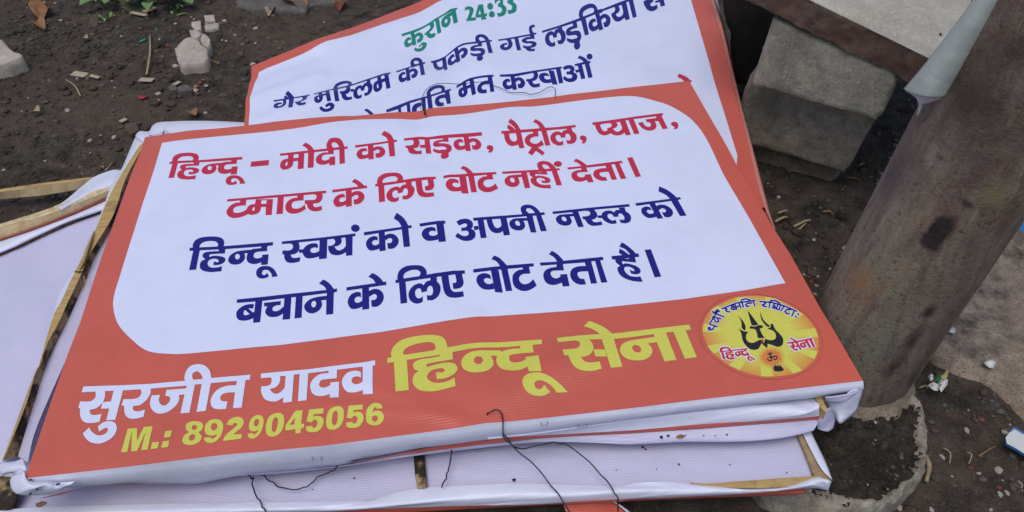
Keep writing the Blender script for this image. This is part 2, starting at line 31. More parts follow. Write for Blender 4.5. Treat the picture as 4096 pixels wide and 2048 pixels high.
('A','ko_word','navy',['287.6 18.9,337.4 19.7,347.6 20.6,351.8 20.8,352.5 15.7,347.4 15.4,337.7 15,314.7 14.4,288.3 13', '306.2 17.1,310.8 -18.1,318.6 -18.4,314.6 15.6', '305.9 7.6,301.1 9.6*,295.2 7.4*,292.3 1*,293.5 -6.8*,298.2 -13.8*,303.9 -15*,310.2 -13.6,309 -4.4,306.5 -6.3*,302.9 -6.4*,300.2 -3.4*,300.2 0.8*,303.3 2.3*,307.1 0.6', '315.3 8,320.5 10.1*,327.4 8.1*,332.7 1.9*,335 -5.9*,332.8 -13.4*,327.5 -17.3*,321.1 -15.9,319.6 -6.1,323.8 -6.6*,326 -4.2*,325.1 0.4*,321.7 2.2*,316.8 -1', '337.4 19.4,342.2 -17.8,351.1 -18.6,347.1 20.2', '325.5 38.1,329 48.7,337.1 40.6*,342.8 31.4*,347.4 20.7,347.2 17.8,337.6 19.4,333.8 28.8*']),
('A','bachane_word','navy',['-254.6 -83.3,-139.1 -83.7,-129.5 -83.5,-125.5 -83.3,-125.3 -89.4,-169.4 -90.1,-221.2 -90.7,-254 -89.6', '-231 -94.9,-237.5 -93.9*,-245.1 -96*,-251.1 -103.1*,-251.3 -110.4*,-247.9 -118.1*,-241.1 -121.4*,-234.2 -121.2*,-228.4 -118.9,-227.7 -126.9,-218.7 -127,-221.3 -87.2,-230.4 -87.5,-228.8 -107.9,-230.3 -109.3,-237.6 -101.1,-231.1 -102.3|-241.2 -103.3,-234.2 -111.3,-237.8 -112.4*,-241 -111.9*,-242.3 -108.6*,-242.4 -105.4*', '-218.3 -94.3,-196.8 -94.6,-196.4 -101.4,-202.7 -101.6*,-205.9 -104.5*,-205.3 -109.3*,-201.5 -111.5*,-197.3 -110.5*,-191.9 -104.7,-193 -88.2,-184 -88.4,-181.4 -127.4,-190.8 -127.2,-191.5 -116.6,-196.1 -120.1*,-202.3 -121*,-208.7 -119.2*,-213.8 -113.3*,-214.8 -107.4*,-213.1 -101.1,-217.6 -100.8', '-178.2 -89.3,-175.8 -127.4,-166.9 -127.4,-169.6 -87.3', '-138.4 -87.6,-138.1 -94.2,-150.7 -94.5*,-159.2 -97*,-164.6 -103.2*,-165.6 -109.4*,-162.9 -116.1*,-157.8 -121*,-151.5 -121.8*,-145.5 -117.6*,-142.8 -110.7*,-143.7 -104.2*,-144.9 -101.6,-138 -101.3,-136.3 -127,-127.4 -127.1,-129.3 -86.8|-154.5 -100.9*,-151.6 -102.4*,-150.6 -106.3*,-151.3 -110.5*,-153.5 -112*,-155.8 -109.8*,-156.8 -105.9*,-156.3 -102.3*', '-150 -70.7,-145.1 -64.1,-139 -69.2*,-134.1 -75.6*,-129.5 -83.7,-129.6 -87.9,-138.8 -87.6,-139.1 -83.7,-143.3 -76.4*']),
('A','ke_word','navy',['-113.4 -82.9,-75.6 -81.1,-65.4 -80.6,-61.8 -80.4,-61.3 -86.6,-83.8 -87.6,-112.9 -89', '-93 -84.3,-90.8 -125.4,-82.3 -124.9,-84 -85.4', '-94.1 -95.3,-99.2 -93.3*,-106.1 -96.3*,-110 -104.3*,-109.4 -113.6*,-104.6 -121.7*,-98.2 -122.5*,-91.1 -120.1,-91.7 -109.2,-94.6 -111.7*,-98.6 -112.2*,-101.4 -108.8*,-101 -103.8*,-97.4 -101.7*,-93.4 -103.4', '-83.8 -94.1,-78.2 -91.4*,-71.1 -93.1*,-66 -99.8*,-64.2 -108.5*,-66.8 -117.4*,-72.7 -122.5*,-79.4 -121.6,-80.3 -110.2,-75.8 -110.4*,-73.4 -107.3*,-74 -102.2*,-77.5 -100.4*,-82.9 -104.4', '-85.5 -68.3,-80.7 -61.9,-74.8 -66.6*,-69.7 -73*,-65.4 -80.6,-65.8 -84.3,-75.1 -84,-75.6 -81.1,-79.4 -73.8*']),
('A','lie_word','navy',['-45.2 -84.5,-42.6 -122.3,-34.2 -121.7,-36.6 -83', '-46.9 -81.3,-47.2 -72.5*,-44.3 -62.6*,-36.2 -56.4*,-25.9 -56*,-16.5 -58*,-10.8 -64.1*,-8.6 -71.3*,-9.3 -77.1,-18.9 -77.8,-17.3 -74.3*,-17.3 -69.9*,-20.2 -66.1*,-26.7 -64.6*,-35 -67.1*,-39 -72.3*,-38.8 -79.7', '-49.8 -79.6,-38.8 -78.5,-18.9 -77.3,-9.3 -75.9,7.1 -74.1,26.2 -72.6,41.1 -74.2,41.2 -80.3,27 -79.7,7.1 -81.5,-36.5 -84.7,-49.4 -85.5', '-4.4 -81.2,-4.1 -86.8,-9.4 -88.2*,-13.1 -94.4,-15.7 -91.1*,-20.4 -90.2*,-27.7 -94.6*,-32.4 -104.5*,-31.3 -116.7*,-25.2 -123.8*,-19.7 -125.2*,-14.5 -122.9,-14.4 -113.7,-19.4 -116.5*,-23.1 -112.6*,-24.2 -104.8*,-22.3 -100.3*,-18.7 -98.9*,-16.3 -102.1*,-16.3 -106.7,-9 -105.5,-8.3 -100.1*,-5.3 -96.3*,-2.6 -97.9*,-1.2 -105*,-2.4 -112*,-5.1 -113.4*,-9.3 -112.4,-9 -121.1,-2.1 -121.9*,4.5 -116.9*,8.1 -107.8*,8.2 -97.6*,4.1 -89.5,4.3 -79.1', '9.9 -78.7,11.3 -96.7*,13.1 -110*,16.7 -117.4*,22.2 -120.5*,29.2 -121.4*,37.8 -120.3,37.1 -111.2,31.3 -111.4*,25.6 -110.7*,22.1 -106.5*,20.6 -98.2*,19.2 -78', '28 -77.1,29.4 -90.8,28.9 -94.1*,26.8 -95.1*,24.2 -95.1,24.6 -105.5,30.4 -105.7*,35.7 -103.3*,38.5 -96.7*,37.9 -87.7,37.1 -77.8']),
('A','vote_word','navy',['52.2 -74.3,87.9 -74.9,96.3 -74.9,131.8 -76.7,131.8 -82.6,52.2 -80.6', '75 -77.9,77.5 -119.8,87.3 -122.4,85.3 -82.3', '73.7 -88.6,67.8 -84.6*,59.9 -85.1*,55.5 -91.7*,56.2 -101.1*,61.7 -110.9*,69 -114.1*,77.1 -114.4,76.4 -103.3,73.1 -104.7*,68.6 -103.7*,65.4 -99.3*,65.7 -94.5*,69.9 -93.7*,74.5 -96.9', '88.6 -80.1,91.3 -120.5,99.5 -121.2,97 -78.9', '77.5 -60.3,81.7 -54.2,87.6 -58.7*,92 -65.6*,96.8 -74.9,96.1 -79.5,88.6 -80.1,87.7 -74.9,83.6 -65.4*', '116.9 -79.9,116.6 -85.8,110.7 -86.1*,103.8 -92.1*,101.6 -100.9*,102.5 -112.9*,107.5 -120.2*,113.7 -123.6*,121.1 -123.2*,131.4 -117.1,128.2 -105.1,122.6 -110.6*,116.4 -112.2*,112 -109.1*,110.1 -102.1*,111.9 -97*,115.8 -94.1*,125.7 -94.7,125.3 -80.2']),
('A','deta_word','navy',['140.2 -76.9,162.4 -78.8,171.8 -78.6,223.4 -79,223.4 -84.9,210.5 -85,198.6 -85.8,170.5 -84.5,161.3 -83.8,140.4 -82.7', '161.7 -80.8,160.7 -88.2,153.9 -88.4*,146 -91.8*,142 -99.6*,142.7 -111.1*,147.4 -117.6*,155.1 -119.1*,163.6 -116.7,163.8 -123.4,172.6 -124,172.4 -102.7,163.3 -102.1,163.4 -105.9,158.5 -108.2*,153.9 -106.4*,151.6 -100.8*,152.7 -95.8*,156.5 -94.4*,169.5 -95.8,169.8 -81', '153.9 -63.6,159 -57.5,164.3 -63.7*,168.5 -71.4*,171.7 -78.9,169.4 -85.1,161.2 -83.2,162.9 -78.9,159.9 -70.2*', '198.5 -83.7,198.4 -92.2,189.1 -91.4*,180.9 -94.5*,176.9 -101.1*,176.4 -111.2*,180.4 -119.6*,186.2 -123.6*,193.5 -124.3,192.9 -114.6,188.3 -113.3*,185.6 -108.1*,186.6 -102.4*,189.9 -101.2*,199.7 -102,199.8 -124,207.8 -124.7,206.8 -83.3', '212 -84.5,213 -124.6,220.9 -124.9,218.8 -83.8']),
('A','hai_word','navy',['234.6 -79.4,249.1 -79.6,267.2 -80.1,270.4 -79.7,270.4 -86.3,264.3 -86.1,256 -86.4,234.7 -86', '263.5 -83.8,255.2 -81.1,256.2 -88.3,248.5 -85.7*,240 -84.6*,238.1 -88.7*,239 -93.1*,242.4 -98.6,238.7 -101.1*,237.7 -107*,239.4 -114.9*,243.8 -121.3*,252.9 -127.4*,258.7 -129.1*,264.8 -130.8,264.2 -120.9,259.1 -120.9*,252.2 -118.6*,248.2 -113.8*,246.4 -108.3*,247.2 -103*,251 -101.4*,255.4 -103.3*,258.4 -107.4*,258.3 -110.8*,253.2 -107.1,253.5 -114.4,260 -116.6*,265.3 -114.6*,266.5 -108.7*,264.1 -103.7*,258 -98.7*,250 -95.3*,246.9 -96.5,246.5 -91.4*,251.2 -92.1*,264.1 -96.1', '256.6 -83.4,264.6 -84.6,264.1 -96.1,256 -90.2', '248.5 -63.2,253.5 -55.9,258.8 -63*,263.7 -71.5*,267.3 -79.8,264.5 -85.2,258.6 -83.7,259.5 -79.4,254.9 -69.6*', '245.4 -74.8,248.3 -67.3,252.7 -72.2*,257.4 -79.6,255.4 -83.2,249.4 -82.2,249.4 -79.7']),
('A','danda','navy',['279.9 -74.9,288.3 -74.9,290.1 -125,281.6 -125.1']),
('A','surjit_word','white',['-416.2 -197.8,-367.4 -202.5,-335.1 -205.1,-296.4 -206,-265.1 -206.3,-219.2 -207.9,-218.5 -215,-223.3 -214.8,-264.4 -213.8,-282.3 -213.3,-292.6 -213.6,-334.3 -212.1,-366.2 -210.2,-388.4 -208,-415.5 -206.1', '-400.8 -205.4,-398.1 -210.2*,-397.2 -216.3*,-400.9 -220.4*,-413.3 -219.1,-412.8 -228.1,-410.5 -228.9,-408.2 -236.6*,-404.2 -244.4*,-398.4 -249.3*,-390.1 -250.9*,-382.4 -250.6,-382.9 -240.2,-390.6 -240.5*,-395.4 -238.8*,-398.9 -232.6,-392.4 -231.4*,-388.1 -227.7*,-386 -222.7*,-385.9 -216.2*,-388.5 -207.1', '-386.2 -223.7,-375.4 -224.1,-374.5 -233.8,-385.8 -232.8', '-377.9 -206.4,-375 -249.7,-364.6 -250.4,-366.7 -207.9', '-382.4 -256.5,-377.6 -252.1*,-371.8 -251.3*,-365 -253.8*,-360.6 -259.5*,-359.2 -265.7*,-360.7 -272.5*,-366.1 -277.7*,-374 -279.8*,-383.2 -277.3*,-390.9 -271.4*,-397 -263.8,-392.1 -256.7,-387.6 -262.4*,-381.9 -267.1*,-376.2 -269.2*,-371.4 -268.1*,-369.3 -264.8*,-370 -261.2*,-372.8 -260*,-375.8 -261.4*,-378.7 -264.1', '-346.8 -210.7,-343.8 -215.5*,-344.4 -221.9*,-349.1 -224.3*,-362.8 -223.2,-362.5 -231.4,-359.5 -232.2,-356.6 -241.5*,-352.7 -247.7*,-346.5 -251.7*,-339.4 -252.3*,-332.8 -250.9,-333.2 -241.5,-340.1 -242.7*,-345.7 -241.1*,-348.1 -237.9*,-348.4 -234.2,-341.3 -234.1*,-336.3 -229.5*,-333.3 -223.4*,-332.9 -217*,-334.8 -210.1', '-314.8 -216.8,-291.8 -217.4,-292.7 -211.6,-282.9 -211.3,-281 -252.3,-291.1 -252.1,-292 -225.9,-298.7 -226,-297 -230.6*,-297.4 -236.9*,-301.2 -243.8*,-308 -248.6*,-315.8 -249.1*,-322.8 -245*,-328 -238*,-330.3 -230.3*,-330.5 -222.2,-320.8 -222.8,-320.5 -229.5*,-317.7 -235.2*,-313.3 -238.8*,-309.7 -237.4*,-307.5 -233.4*,-307.7 -229.1*,-310 -226.1,-314 -225.2', '-293.7 -208.1,-297.3 -203.1,-297.5 -194.1*,-294.7 -185.9*,-288.7 -183.2*,-281.2 -184*,-273.8 -188.8*,-268.3 -196.5*,-265 -206.5,-264.2 -213.3,-262.7 -252.4,-272.9 -252.5,-274.9 -210.7|-285.7 -206.4,-287.8 -202.2*,-288.7 -197*,-286.5 -194.5*,-282.8 -194.4*,-278.9 -198.4*,-276.2 -202.7*,-275 -206.8', '-233.8 -214.2,-233.4 -220.9,-243.6 -220.4*,-252.2 -222.7*,-258.1 -229.5*,-259.7 -238.9*,-257.8 -245.5*,-253.9 -250.2*,-247.8 -252.3*,-239.6 -253,-240 -242.4,-244.8 -242*,-248.3 -239.4*,-249.1 -235*,-247.1 -231.5*,-241.9 -230.4*,-233.1 -231,-231.9 -253,-222 -253.5,-223.7 -212.3']),
('A','yadav_word','white',['-206.3 -208.1,-151 -209.7,-87 -209,-72.2 -207.6,-72 -215.1,-76.7 -215,-116.8 -215.6,-150.4 -215.7,-167 -215.1,-183.1 -214.9,-193.9 -215.4,-205.8 -214.9', '-195.2 -213,-192.9 -217.8*,-192.8 -224.5*,-196 -227.1*,-203.4 -226.8,-203.4 -230.6*,-201.2 -238.5*,-196.2 -246.1*,-188.6 -249.8*,-182.4 -250.1*,-175.7 -245.8,-175.2 -253.5,-165.3 -253.5,-167.3 -212.5|-183.4 -215.2,-176.7 -215.6,-175.7 -232.3,-179.1 -237.3*,-183.7 -239.9*,-187.8 -238.7*,-191.5 -234.5*,-192.7 -231.6,-187.5 -230.9*,-183.9 -227.4*,-182.4 -220.9*', '-160.4 -213.4,-158.4 -253.6,-148.7 -253.7,-150.4 -213.1', '-126.4 -214.2,-126.3 -219,-134.7 -218.7*,-141.6 -222.7*,-145.9 -229.9*,-145.9 -236.4*,-142.8 -245*,-136.6 -249.5*,-129.5 -250.5*,-122.5 -249.1,-122.1 -254.2,-112.1 -254.8,-113.1 -233.1,-123.1 -232.7,-122.8 -236.4,-126.8 -238.5*,-132.2 -238.6*,-135.6 -235.7*,-135.9 -231.3*,-133.9 -228*,-128.6 -227.3*,-116.2 -227.7,-116.7 -213.3', '-86.6 -211.6,-84.4 -254.8,-73.3 -255.6,-75 -214.3', '-88.3 -222.9,-94.9 -220*,-104 -222*,-109.2 -229.7*,-108.5 -239.5*,-102.4 -248.7*,-94 -250.6*,-84.8 -249.2,-85.4 -237.8,-89.2 -239.9*,-94.4 -239.8*,-98 -235.8*,-97.5 -230.6*,-92.7 -229.1*,-87.5 -231.5']),
('A','phone_number','yellow',['-346.7 -264.9,-336.3 -265.2,-332 -282.2,-328.9 -264.9,-318.9 -265.3,-317.5 -295,-324.4 -294.8,-325.3 -272.2,-328.7 -295.2,-335.1 -295,-341.1 -269.1,-339.3 -295,-346.2 -294.6', '-314.6 -286.6,-307 -286.7,-306.7 -294.9,-314.1 -294.7', '-303 -273.7,-295.7 -273.7,-295.6 -282.1,-302.7 -282.2', '-302.9 -286.7,-295.7 -286.8,-295.4 -294.8,-302.8 -294.6', '-272.4 -264.9*,-265 -267.3*,-261.7 -272.2*,-262.1 -277.7*,-264.6 -280.3*,-260.8 -285.8*,-261.1 -291.6*,-266.3 -295.3*,-273.9 -295.2*,-279.7 -291.6*,-281.3 -286*,-279.4 -280.8*,-276.4 -278.8*,-280.1 -274.3*,-281.2 -268.1*,-277.9 -265.3*|-270.9 -270.3*,-268.6 -272.3*,-268.4 -275.4*,-270.4 -276.8*,-273.1 -275.2*,-273.9 -272.1*,-273 -270.4*|-270.6 -282.2*,-267.9 -284.3*,-267.6 -287.8*,-270.3 -290.2*,-273.4 -288.5*,-274.3 -285*,-273.1 -282.7*', '-250.7 -265.1*,-243.4 -267.6*,-239.3 -273.7*,-238.4 -283.8*,-240.9 -291.4*,-246 -295.6*,-252 -295.2*,-256.4 -291.7*,-257.8 -288.3,-251 -288.1,-249.5 -290.2*,-246.9 -290.6*,-244.4 -288*,-244 -285.6,-247.7 -286.6*,-253.9 -285.2*,-258 -280.7*,-259.2 -273.1*,-256.4 -266.9*|-248.9 -270.6*,-245.8 -273.4*,-245.6 -277.9*,-247.9 -280.4*,-251.3 -278.1*,-252.5 -274*,-251.4 -270.9*', '-235.2 -274.8,-234 -269.4*,-229.8 -266.1*,-223.8 -265.7*,-218.5 -269*,-216.3 -274.8*,-218 -280.6*,-222.4 -285*,-225.7 -288.5,-216 -289,-215.9 -294.9,-235.8 -295.2,-234.8 -289.7*,-230.2 -283.9*,-225.1 -278.7*,-223.4 -275.9*,-225.6 -273.4*,-227.6 -274.3*,-228.3 -276.2']),
('A','phone_number','yellow',['-202.8 -266.2*,-197.2 -268.2*,-194.4 -273.9*,-194.3 -283.8*,-196.6 -291.4*,-200.9 -295.9*,-205.5 -296*,-208.8 -292.9*,-209.6 -289.6,-204.3 -288.9,-203.3 -290.9*,-201.3 -291*,-199.2 -288.3*,-198.8 -285.9,-201.7 -287.1*,-206.4 -286.3*,-209.3 -282.2*,-209.8 -274.7*,-207.4 -268.4*|-201.7 -271.5*,-199.4 -274*,-199.5 -278.5*,-201.5 -281.1*,-204 -279.1*,-204.7 -275.1*,-203.7 -272*', '-180.8 -266.3*,-174 -269*,-171.3 -276*,-171.1 -286*,-174.4 -294*,-180.9 -296.8*,-187.1 -294.3*,-190.2 -287.5*,-190.7 -277.4*,-187.9 -269.1*|-181 -272.1*,-178.5 -274.5*,-177.9 -281.1*,-178.5 -289*,-180.7 -291.2*,-183.2 -288.4*,-184.1 -281.3*,-183.4 -273.8*', '-160 -266.3,-151.7 -266.6,-151.6 -284.7,-148.2 -284.6,-148.3 -290.3,-151.2 -290.4,-151.1 -296.3,-156.8 -296.2,-157 -290.7,-168.5 -290.7,-168.8 -284.4|-159.3 -275.6,-159.2 -284.3,-164.5 -284.2', '-144.3 -266.8,-128.1 -267.7,-128.2 -274.2,-138.4 -273.8,-138.7 -277.3,-135.2 -276.3*,-129.4 -278.6*,-126.8 -284*,-127.5 -290.9*,-131.8 -296.3*,-138.5 -297*,-144.2 -294.6*,-146.2 -288.9,-139.2 -288.6,-137.7 -291.3*,-135.2 -291.1*,-133.6 -287.6*,-133.9 -283.5*,-136.5 -281.2*,-139 -282.1*,-139.6 -284.3,-146 -282.4', '-114.2 -267.1*,-107.5 -269.2*,-105 -275.9*,-105 -285.7*,-108.4 -293.8*,-114.7 -296.9*,-120.8 -295*,-123.6 -288.5*,-123.9 -278.7*,-121.1 -270.4*|-114.4 -272.8*,-112.1 -274.9*,-111.5 -281.4*,-112.2 -289.2*,-114.5 -291.5*,-116.9 -288.9*,-117.6 -282*,-116.8 -274.7*', '-99.7 -268.3,-83.8 -268.7,-83.9 -275,-94 -274.9,-94.3 -278.3,-90.8 -277.2*,-85.2 -279.3*,-82.6 -284.5*,-83.4 -291.3*,-87.6 -296.6*,-94.2 -297.5*,-99.9 -295.3*,-101.8 -289.8,-94.9 -289.4,-93.5 -291.9*,-91 -291.6*,-89.4 -288.2*,-89.7 -284.3*,-92.2 -282*,-94.6 -283*,-95.3 -285.1,-101.5 -283.5', '-69.6 -268.2*,-63.8 -270.9*,-61.3 -276.8,-68 -276.9,-69.4 -274.3*,-71.5 -276.2*,-72.7 -280.7,-69.3 -279.1*,-63.1 -281*,-60.1 -287*,-61.1 -293.4*,-66.1 -297.2*,-73 -296.7*,-78.3 -292.5*,-79.8 -285.3*,-79.3 -277.2*,-75.6 -270.5*|-69.5 -284.9*,-66.7 -287.1*,-67 -291.1*,-69.7 -292.9*,-72.5 -290.8*,-73.1 -287.2*,-71.7 -285.2*']),
('A','hindu_word','yellow',['-57.8 -206.5,-52.7 -205.4,-38.9 -204.6,-2.8 -202.7,13.5 -200.6,33.5 -199,126.2 -204.9,126.2 -212.3,114.7 -211.8,37.7 -207.2,20.1 -208.3,5.3 -210.5,-34.7 -212.6,-57.4 -213.7', '-52.7 -205.2,-53.6 -199.2*,-50.6 -190.2*,-42.8 -182.4*,-31.5 -178.6*,-14.5 -177.7*,-1.3 -179.3*,8 -183.7*,12.4 -190.9*,13.7 -200.6,12.8 -205.2,-2 -205.4,-1.9 -202.9,-0.4 -199.8*,-1.2 -193.8*,-5.3 -190.2*,-12.8 -189.1*,-25 -190.3*,-34.3 -193.8*,-38.9 -199*,-38.9 -203.1,-36.1 -205.2,-34.7 -211.2,-32.3 -256.1,-47.3 -256.5,-49.9 -213.1', '4.4 -208.7,5.2 -212.2,-5.8 -213.6*,-18.7 -214*,-26.1 -217.6*,-27.3 -222.5*,-25.2 -227.9*,-20.7 -230.7,-25.2 -234*,-27.7 -240.3*,-27.1 -248*,-21.8 -256.3*,-13.9 -260*,-1.6 -261.4*,20.9 -257.9,20.5 -245.9,12.1 -249.7*,3.2 -250.8*,-4.8 -248.9*,-10.1 -243.8*,-10.9 -238.2*,-6.3 -232.2*,1 -230.4*,7.4 -230.8*,9.3 -233.8*,7.2 -236.3*,-0.7 -235.2,-0.1 -245.2,8.7 -245.4*,17.8 -242.2*,23.6 -236.4*,24.1 -230.9*,20.3 -225.3*,12.2 -223*,1.2 -223.7*,-10.7 -226.3,-11.8 -223.6*,-9.7 -221.6*,19.7 -219.1,19.7 -207.3,11.9 -205.1', '100.1 -209.5,99.8 -214.7,89.9 -213.9*,81.5 -215*,76.8 -216.4,76.5 -214.3,48.5 -212*,39.3 -213*,32.6 -217.3*,29.3 -224.8*,30.8 -234.1*,38.5 -241.3*,50 -244.3*,59.1 -243*,64.9 -237.7*,66.8 -231.3*,64.4 -221.2,71.7 -222.3,70.1 -228.3*,71.4 -236.4*,76.2 -243.2*,84.9 -247*,95.6 -248.2*,105.4 -244.8,105.9 -252.4,120.3 -254,119.5 -229.4,104.4 -229.2,104.7 -232.6,99.6 -235.3*,92.3 -235.8*,87.1 -233.6*,85.2 -228.2*,86.2 -224.3*,90.9 -222.4*,114.7 -223.8,114.7 -209.2|49.8 -220.7*,53.8 -223.2*,54.6 -227.8*,52.3 -231.5*,48.6 -232.3*,45.1 -229.3*,44.2 -224.7*,46.1 -221.5*', '146 -283.7,133.4 -283.2,130.4 -276.3*,124.2 -269.6*,117.6 -266.2*,112.2 -266.8*,110 -270.3*,110.8 -274.6*,114 -277.2*,117.7 -276.1*,120.8 -272.1,126.4 -281.7,119.5 -285.3*,110.8 -285.1*,103.4 -281.5*,98.1 -273.9*,97.2 -264.2*,100.8 -257.7*,108.3 -254.7*,118 -255.7*,128 -261.5*,138.1 -272*']),
('A','sena_word','yellow',['144.6 -205.4,195.9 -206.8,210.8 -207.4,304.2 -207.2,304.2 -215.1,297 -215.3,273 -215.4,211.4 -216,196.7 -215,145.2 -212.6', '165.5 -210.4,165.6 -213.9*,169.4 -216.1*,169.9 -220.4*,168.4 -224.4*,164.4 -226.6*,148.5 -225.7,149.3 -235.3,153.8 -235.6,155.2 -243.1*,157.6 -250.6*,162.5 -256.1*,169.9 -258.9*,178.4 -259.7*,189 -257.6,188.3 -247.8,179.6 -248.8*,174 -248*,170.1 -245.2*,167.9 -240.1,173.9 -239.8*,179.9 -236.6*,183.9 -230.8*,184.9 -223.5*,183.6 -217.7*,182 -214.2,181.8 -210.8', '184.2 -230.3,197.4 -230.9,198 -241.5,184.8 -240.8', '196.7 -213,199.7 -257.1,213 -257,211 -214.1', '179.4 -191.8,187.3 -184.2,195.3 -189.6*,203.7 -197.2*,210.8 -207.6,210.6 -215.9,196.5 -213.9,196 -206.7,189.9 -198.5*', '259.5 -212.5,259.1 -219.6,232 -220.7*,223.4 -222.5*,217.6 -227.3*,215.3 -232.5*,215.8 -239.9*,220.6 -246.5*,229.3 -250.2*,239.3 -250.7*,247.4 -247.1*,251.7 -240.4*,251.9 -234*,249 -228,260 -227.7,262.2 -256.6,276.3 -256.2,273.7 -212.6|235.2 -228.2*,238.7 -230.7*,239.7 -235.5*,237.6 -238.9*,233.9 -239.1*,230.5 -236*,229.8 -231.8*,231.7 -228.8*', '282.9 -213.5,286 -256.2,299.9 -255.9,297.4 -212.2']),
('A','logo_disc','disc',['316.5 -220.1*,321.2 -207.8*,335.2 -188.7*,346.6 -182.4*,370.2 -173.4*,385.1 -173.3*,396.1 -174.5*,406.6 -177.2*,419.6 -183.5*,433.9 -200.1*,442 -212.1*,447.4 -233.6*,445.9 -247.3*,437.6 -267.3*,429.9 -277.1*,411.1 -289.9*,399 -293.3*,376.5 -294*,362.6 -291.8*,342.2 -280.9*,332.1 -271.9*,320.1 -253.9*,316.3 -241.2*']),
('A','logo_ray','yellow',['382.2 -236.1,370.5 -173.9,384.6 -173.8', '382.2 -236.1,406.5 -178,419 -184.1', '382.2 -236.1,433.7 -200.7,441.6 -212.2', '382.2 -236.1,446.9 -233.7,445.5 -247.3', '382.2 -236.1,437.1 -267.2,429.6 -276.7', '382.2 -236.1,410.8 -289.5,399.2 -292.9', '382.2 -236.1,376.4 -293.5,362.9 -291.3', '382.2 -236.1,342.5 -280.4,332.7 -271.8', '382.2 -236.1,320.3 -253.6,316.7 -241.3', '382.2 -236.1,316.9 -220,321.5 -208.2', '382.2 -236.1,335.5 -189.3,346.2 -183', '416.3 -238.9*,412.3 -246.4*,406.4 -253.1*,399 -258.4*,390.6 -262.1*,381.7 -263.9*,372.9 -263.7*,364.8 -261.5*,357.8 -257.4*,352.5 -251.8*,349.2 -244.9*,348.1 -237.2*,349.4 -229.2*,353 -221.4*,358.8 -214.4*,366.3 -208.7*,375 -204.7*,384.3 -202.7*,393.5 -202.9*,402 -205.3*,409.1 -209.7*,414.3 -215.7*,417.4 -222.9*,418 -230.8*']),
('A','logo_ring','brown',['313.2 -218.8,318.4 -205,318.1 -205,312.9 -218.7', '318.2 -205.4,331 -189.2,330.8 -188.9,317.9 -205.1', '330.8 -189.4,345.6 -177.7,345.5 -177.3,330.6 -189.1', '345.3 -177.9,365.3 -170.3,365.3 -169.8,345.3 -177.4', '365 -170.3,383.1 -169.2,383.2 -168.8,365.1 -169.9', '382.8 -169.2,399.7 -172,399.8 -171.6,383 -168.8', '399.4 -171.9,418.5 -180.7,418.7 -180.3,399.7 -171.5', '418.3 -180.5,434.7 -195.7,435 -195.4,418.6 -180.2', '434.6 -195.5,446.1 -215.4,446.5 -215.1,434.9 -195.2', '446 -215.1,450.9 -233.5,451.2 -233.2,446.4 -214.9', '450.9 -233.1,448.8 -252.2,449.2 -252.1,451.2 -233', '448.9 -251.8,441.8 -267.5,442.1 -267.6,449.2 -251.9', '442 -267.2,432 -281.1,432.2 -281.3,442.2 -267.4', '432.2 -280.8,417 -290.6,417.1 -291,432.3 -281.1', '417.3 -290.5,401.4 -296.1,401.4 -296.5,417.3 -290.9', '401.7 -296.1,380.9 -298,380.8 -298.4,401.6 -296.4', '381.1 -298,362.1 -295.2,362 -295.5,381 -298.4', '362.3 -295.2,344.6 -288.1,344.4 -288.4,362.1 -295.6', '344.8 -288.2,330.7 -276.4,330.5 -276.7,344.6 -288.5', '330.9 -276.6,319.2 -260.8,319 -261.1,330.6 -276.8', '319.4 -261.1,312.2 -245.6,311.9 -245.8,319.1 -261.3', '312.3 -245.9,311 -229.8,310.6 -229.9,312 -246', '310.9 -230.1,313.3 -218.4,313 -218.4,310.6 -230.1']),
('A','logo_trident','black',['364.3 -201.9,366.6 -206.7*,368.6 -213.6*,368.4 -220.1*,366.9 -224.8,365 -225*,363.6 -221*,365.1 -215.3*,365.9 -208.8*', '378.7 -195.1,384.2 -219.2,379.2 -220.1*,376.2 -218.5', '393.3 -200.9,392.1 -209.4*,393.7 -217.3*,396.9 -222.7,394.6 -224.5*,391.8 -220.3*,390.3 -212.4*,391.5 -204.8*', '372.2 -222.3,375 -220,378.7 -221.6*,385.1 -220.2*,388.1 -221.4*,389 -223.7,383.7 -225.6,383.7 -234.1*,385.2 -239.6,377 -238.7,378.7 -229.2*,378.1 -225.9*,376.1 -224.5*,372.9 -224', '359.9 -221.3,361.8 -224.6*,364.4 -226.9,369.1 -228.3,365.8 -231.6*,363.4 -237.6*,364.6 -243*,369.4 -244.7*,376.5 -242.1,379.4 -240.9,381.4 -246.9,385.2 -240.7,388.9 -243.3*,393.7 -243.8*,397.4 -241.4*,399.2 -236.4*,398.2 -230.9*,394.5 -228.2,392.7 -226.4,396.8 -225.3,399 -220.2,401.1 -220.3,401.3 -229.2*,403.9 -236*,405.3 -242.6*,403.2 -249.6*,399.3 -253.7*,395 -254.1*,391.6 -252*,389 -250.1*,385.6 -248.1,383 -254.4,381.1 -251.6,378.7 -246.6,373.1 -253.5*,368.5 -254.9*,363.3 -253.1*,359.7 -246.4*,358.8 -239*,360.2 -230.7*,360.3 -226.5*', '381.4 -278.8,382.3 -280.9,384.2 -277.8,384.6 -281.3,386.9 -278.1,386.9 -281.6,388.9 -279.4,391.3 -286.6,387 -288*,380.9 -287.1*,379.5 -285.4']),
('A','logo_drop','red',['382.2 -243.4*,381.6 -244.7*,380.9 -245.7*,380.1 -245.9*,379.7 -245.5*,379.6 -244.4*,379.9 -243.1*,380.5 -241.7*,381.3 -240.8*,382 -240.5*,382.4 -241*,382.5 -242*']),
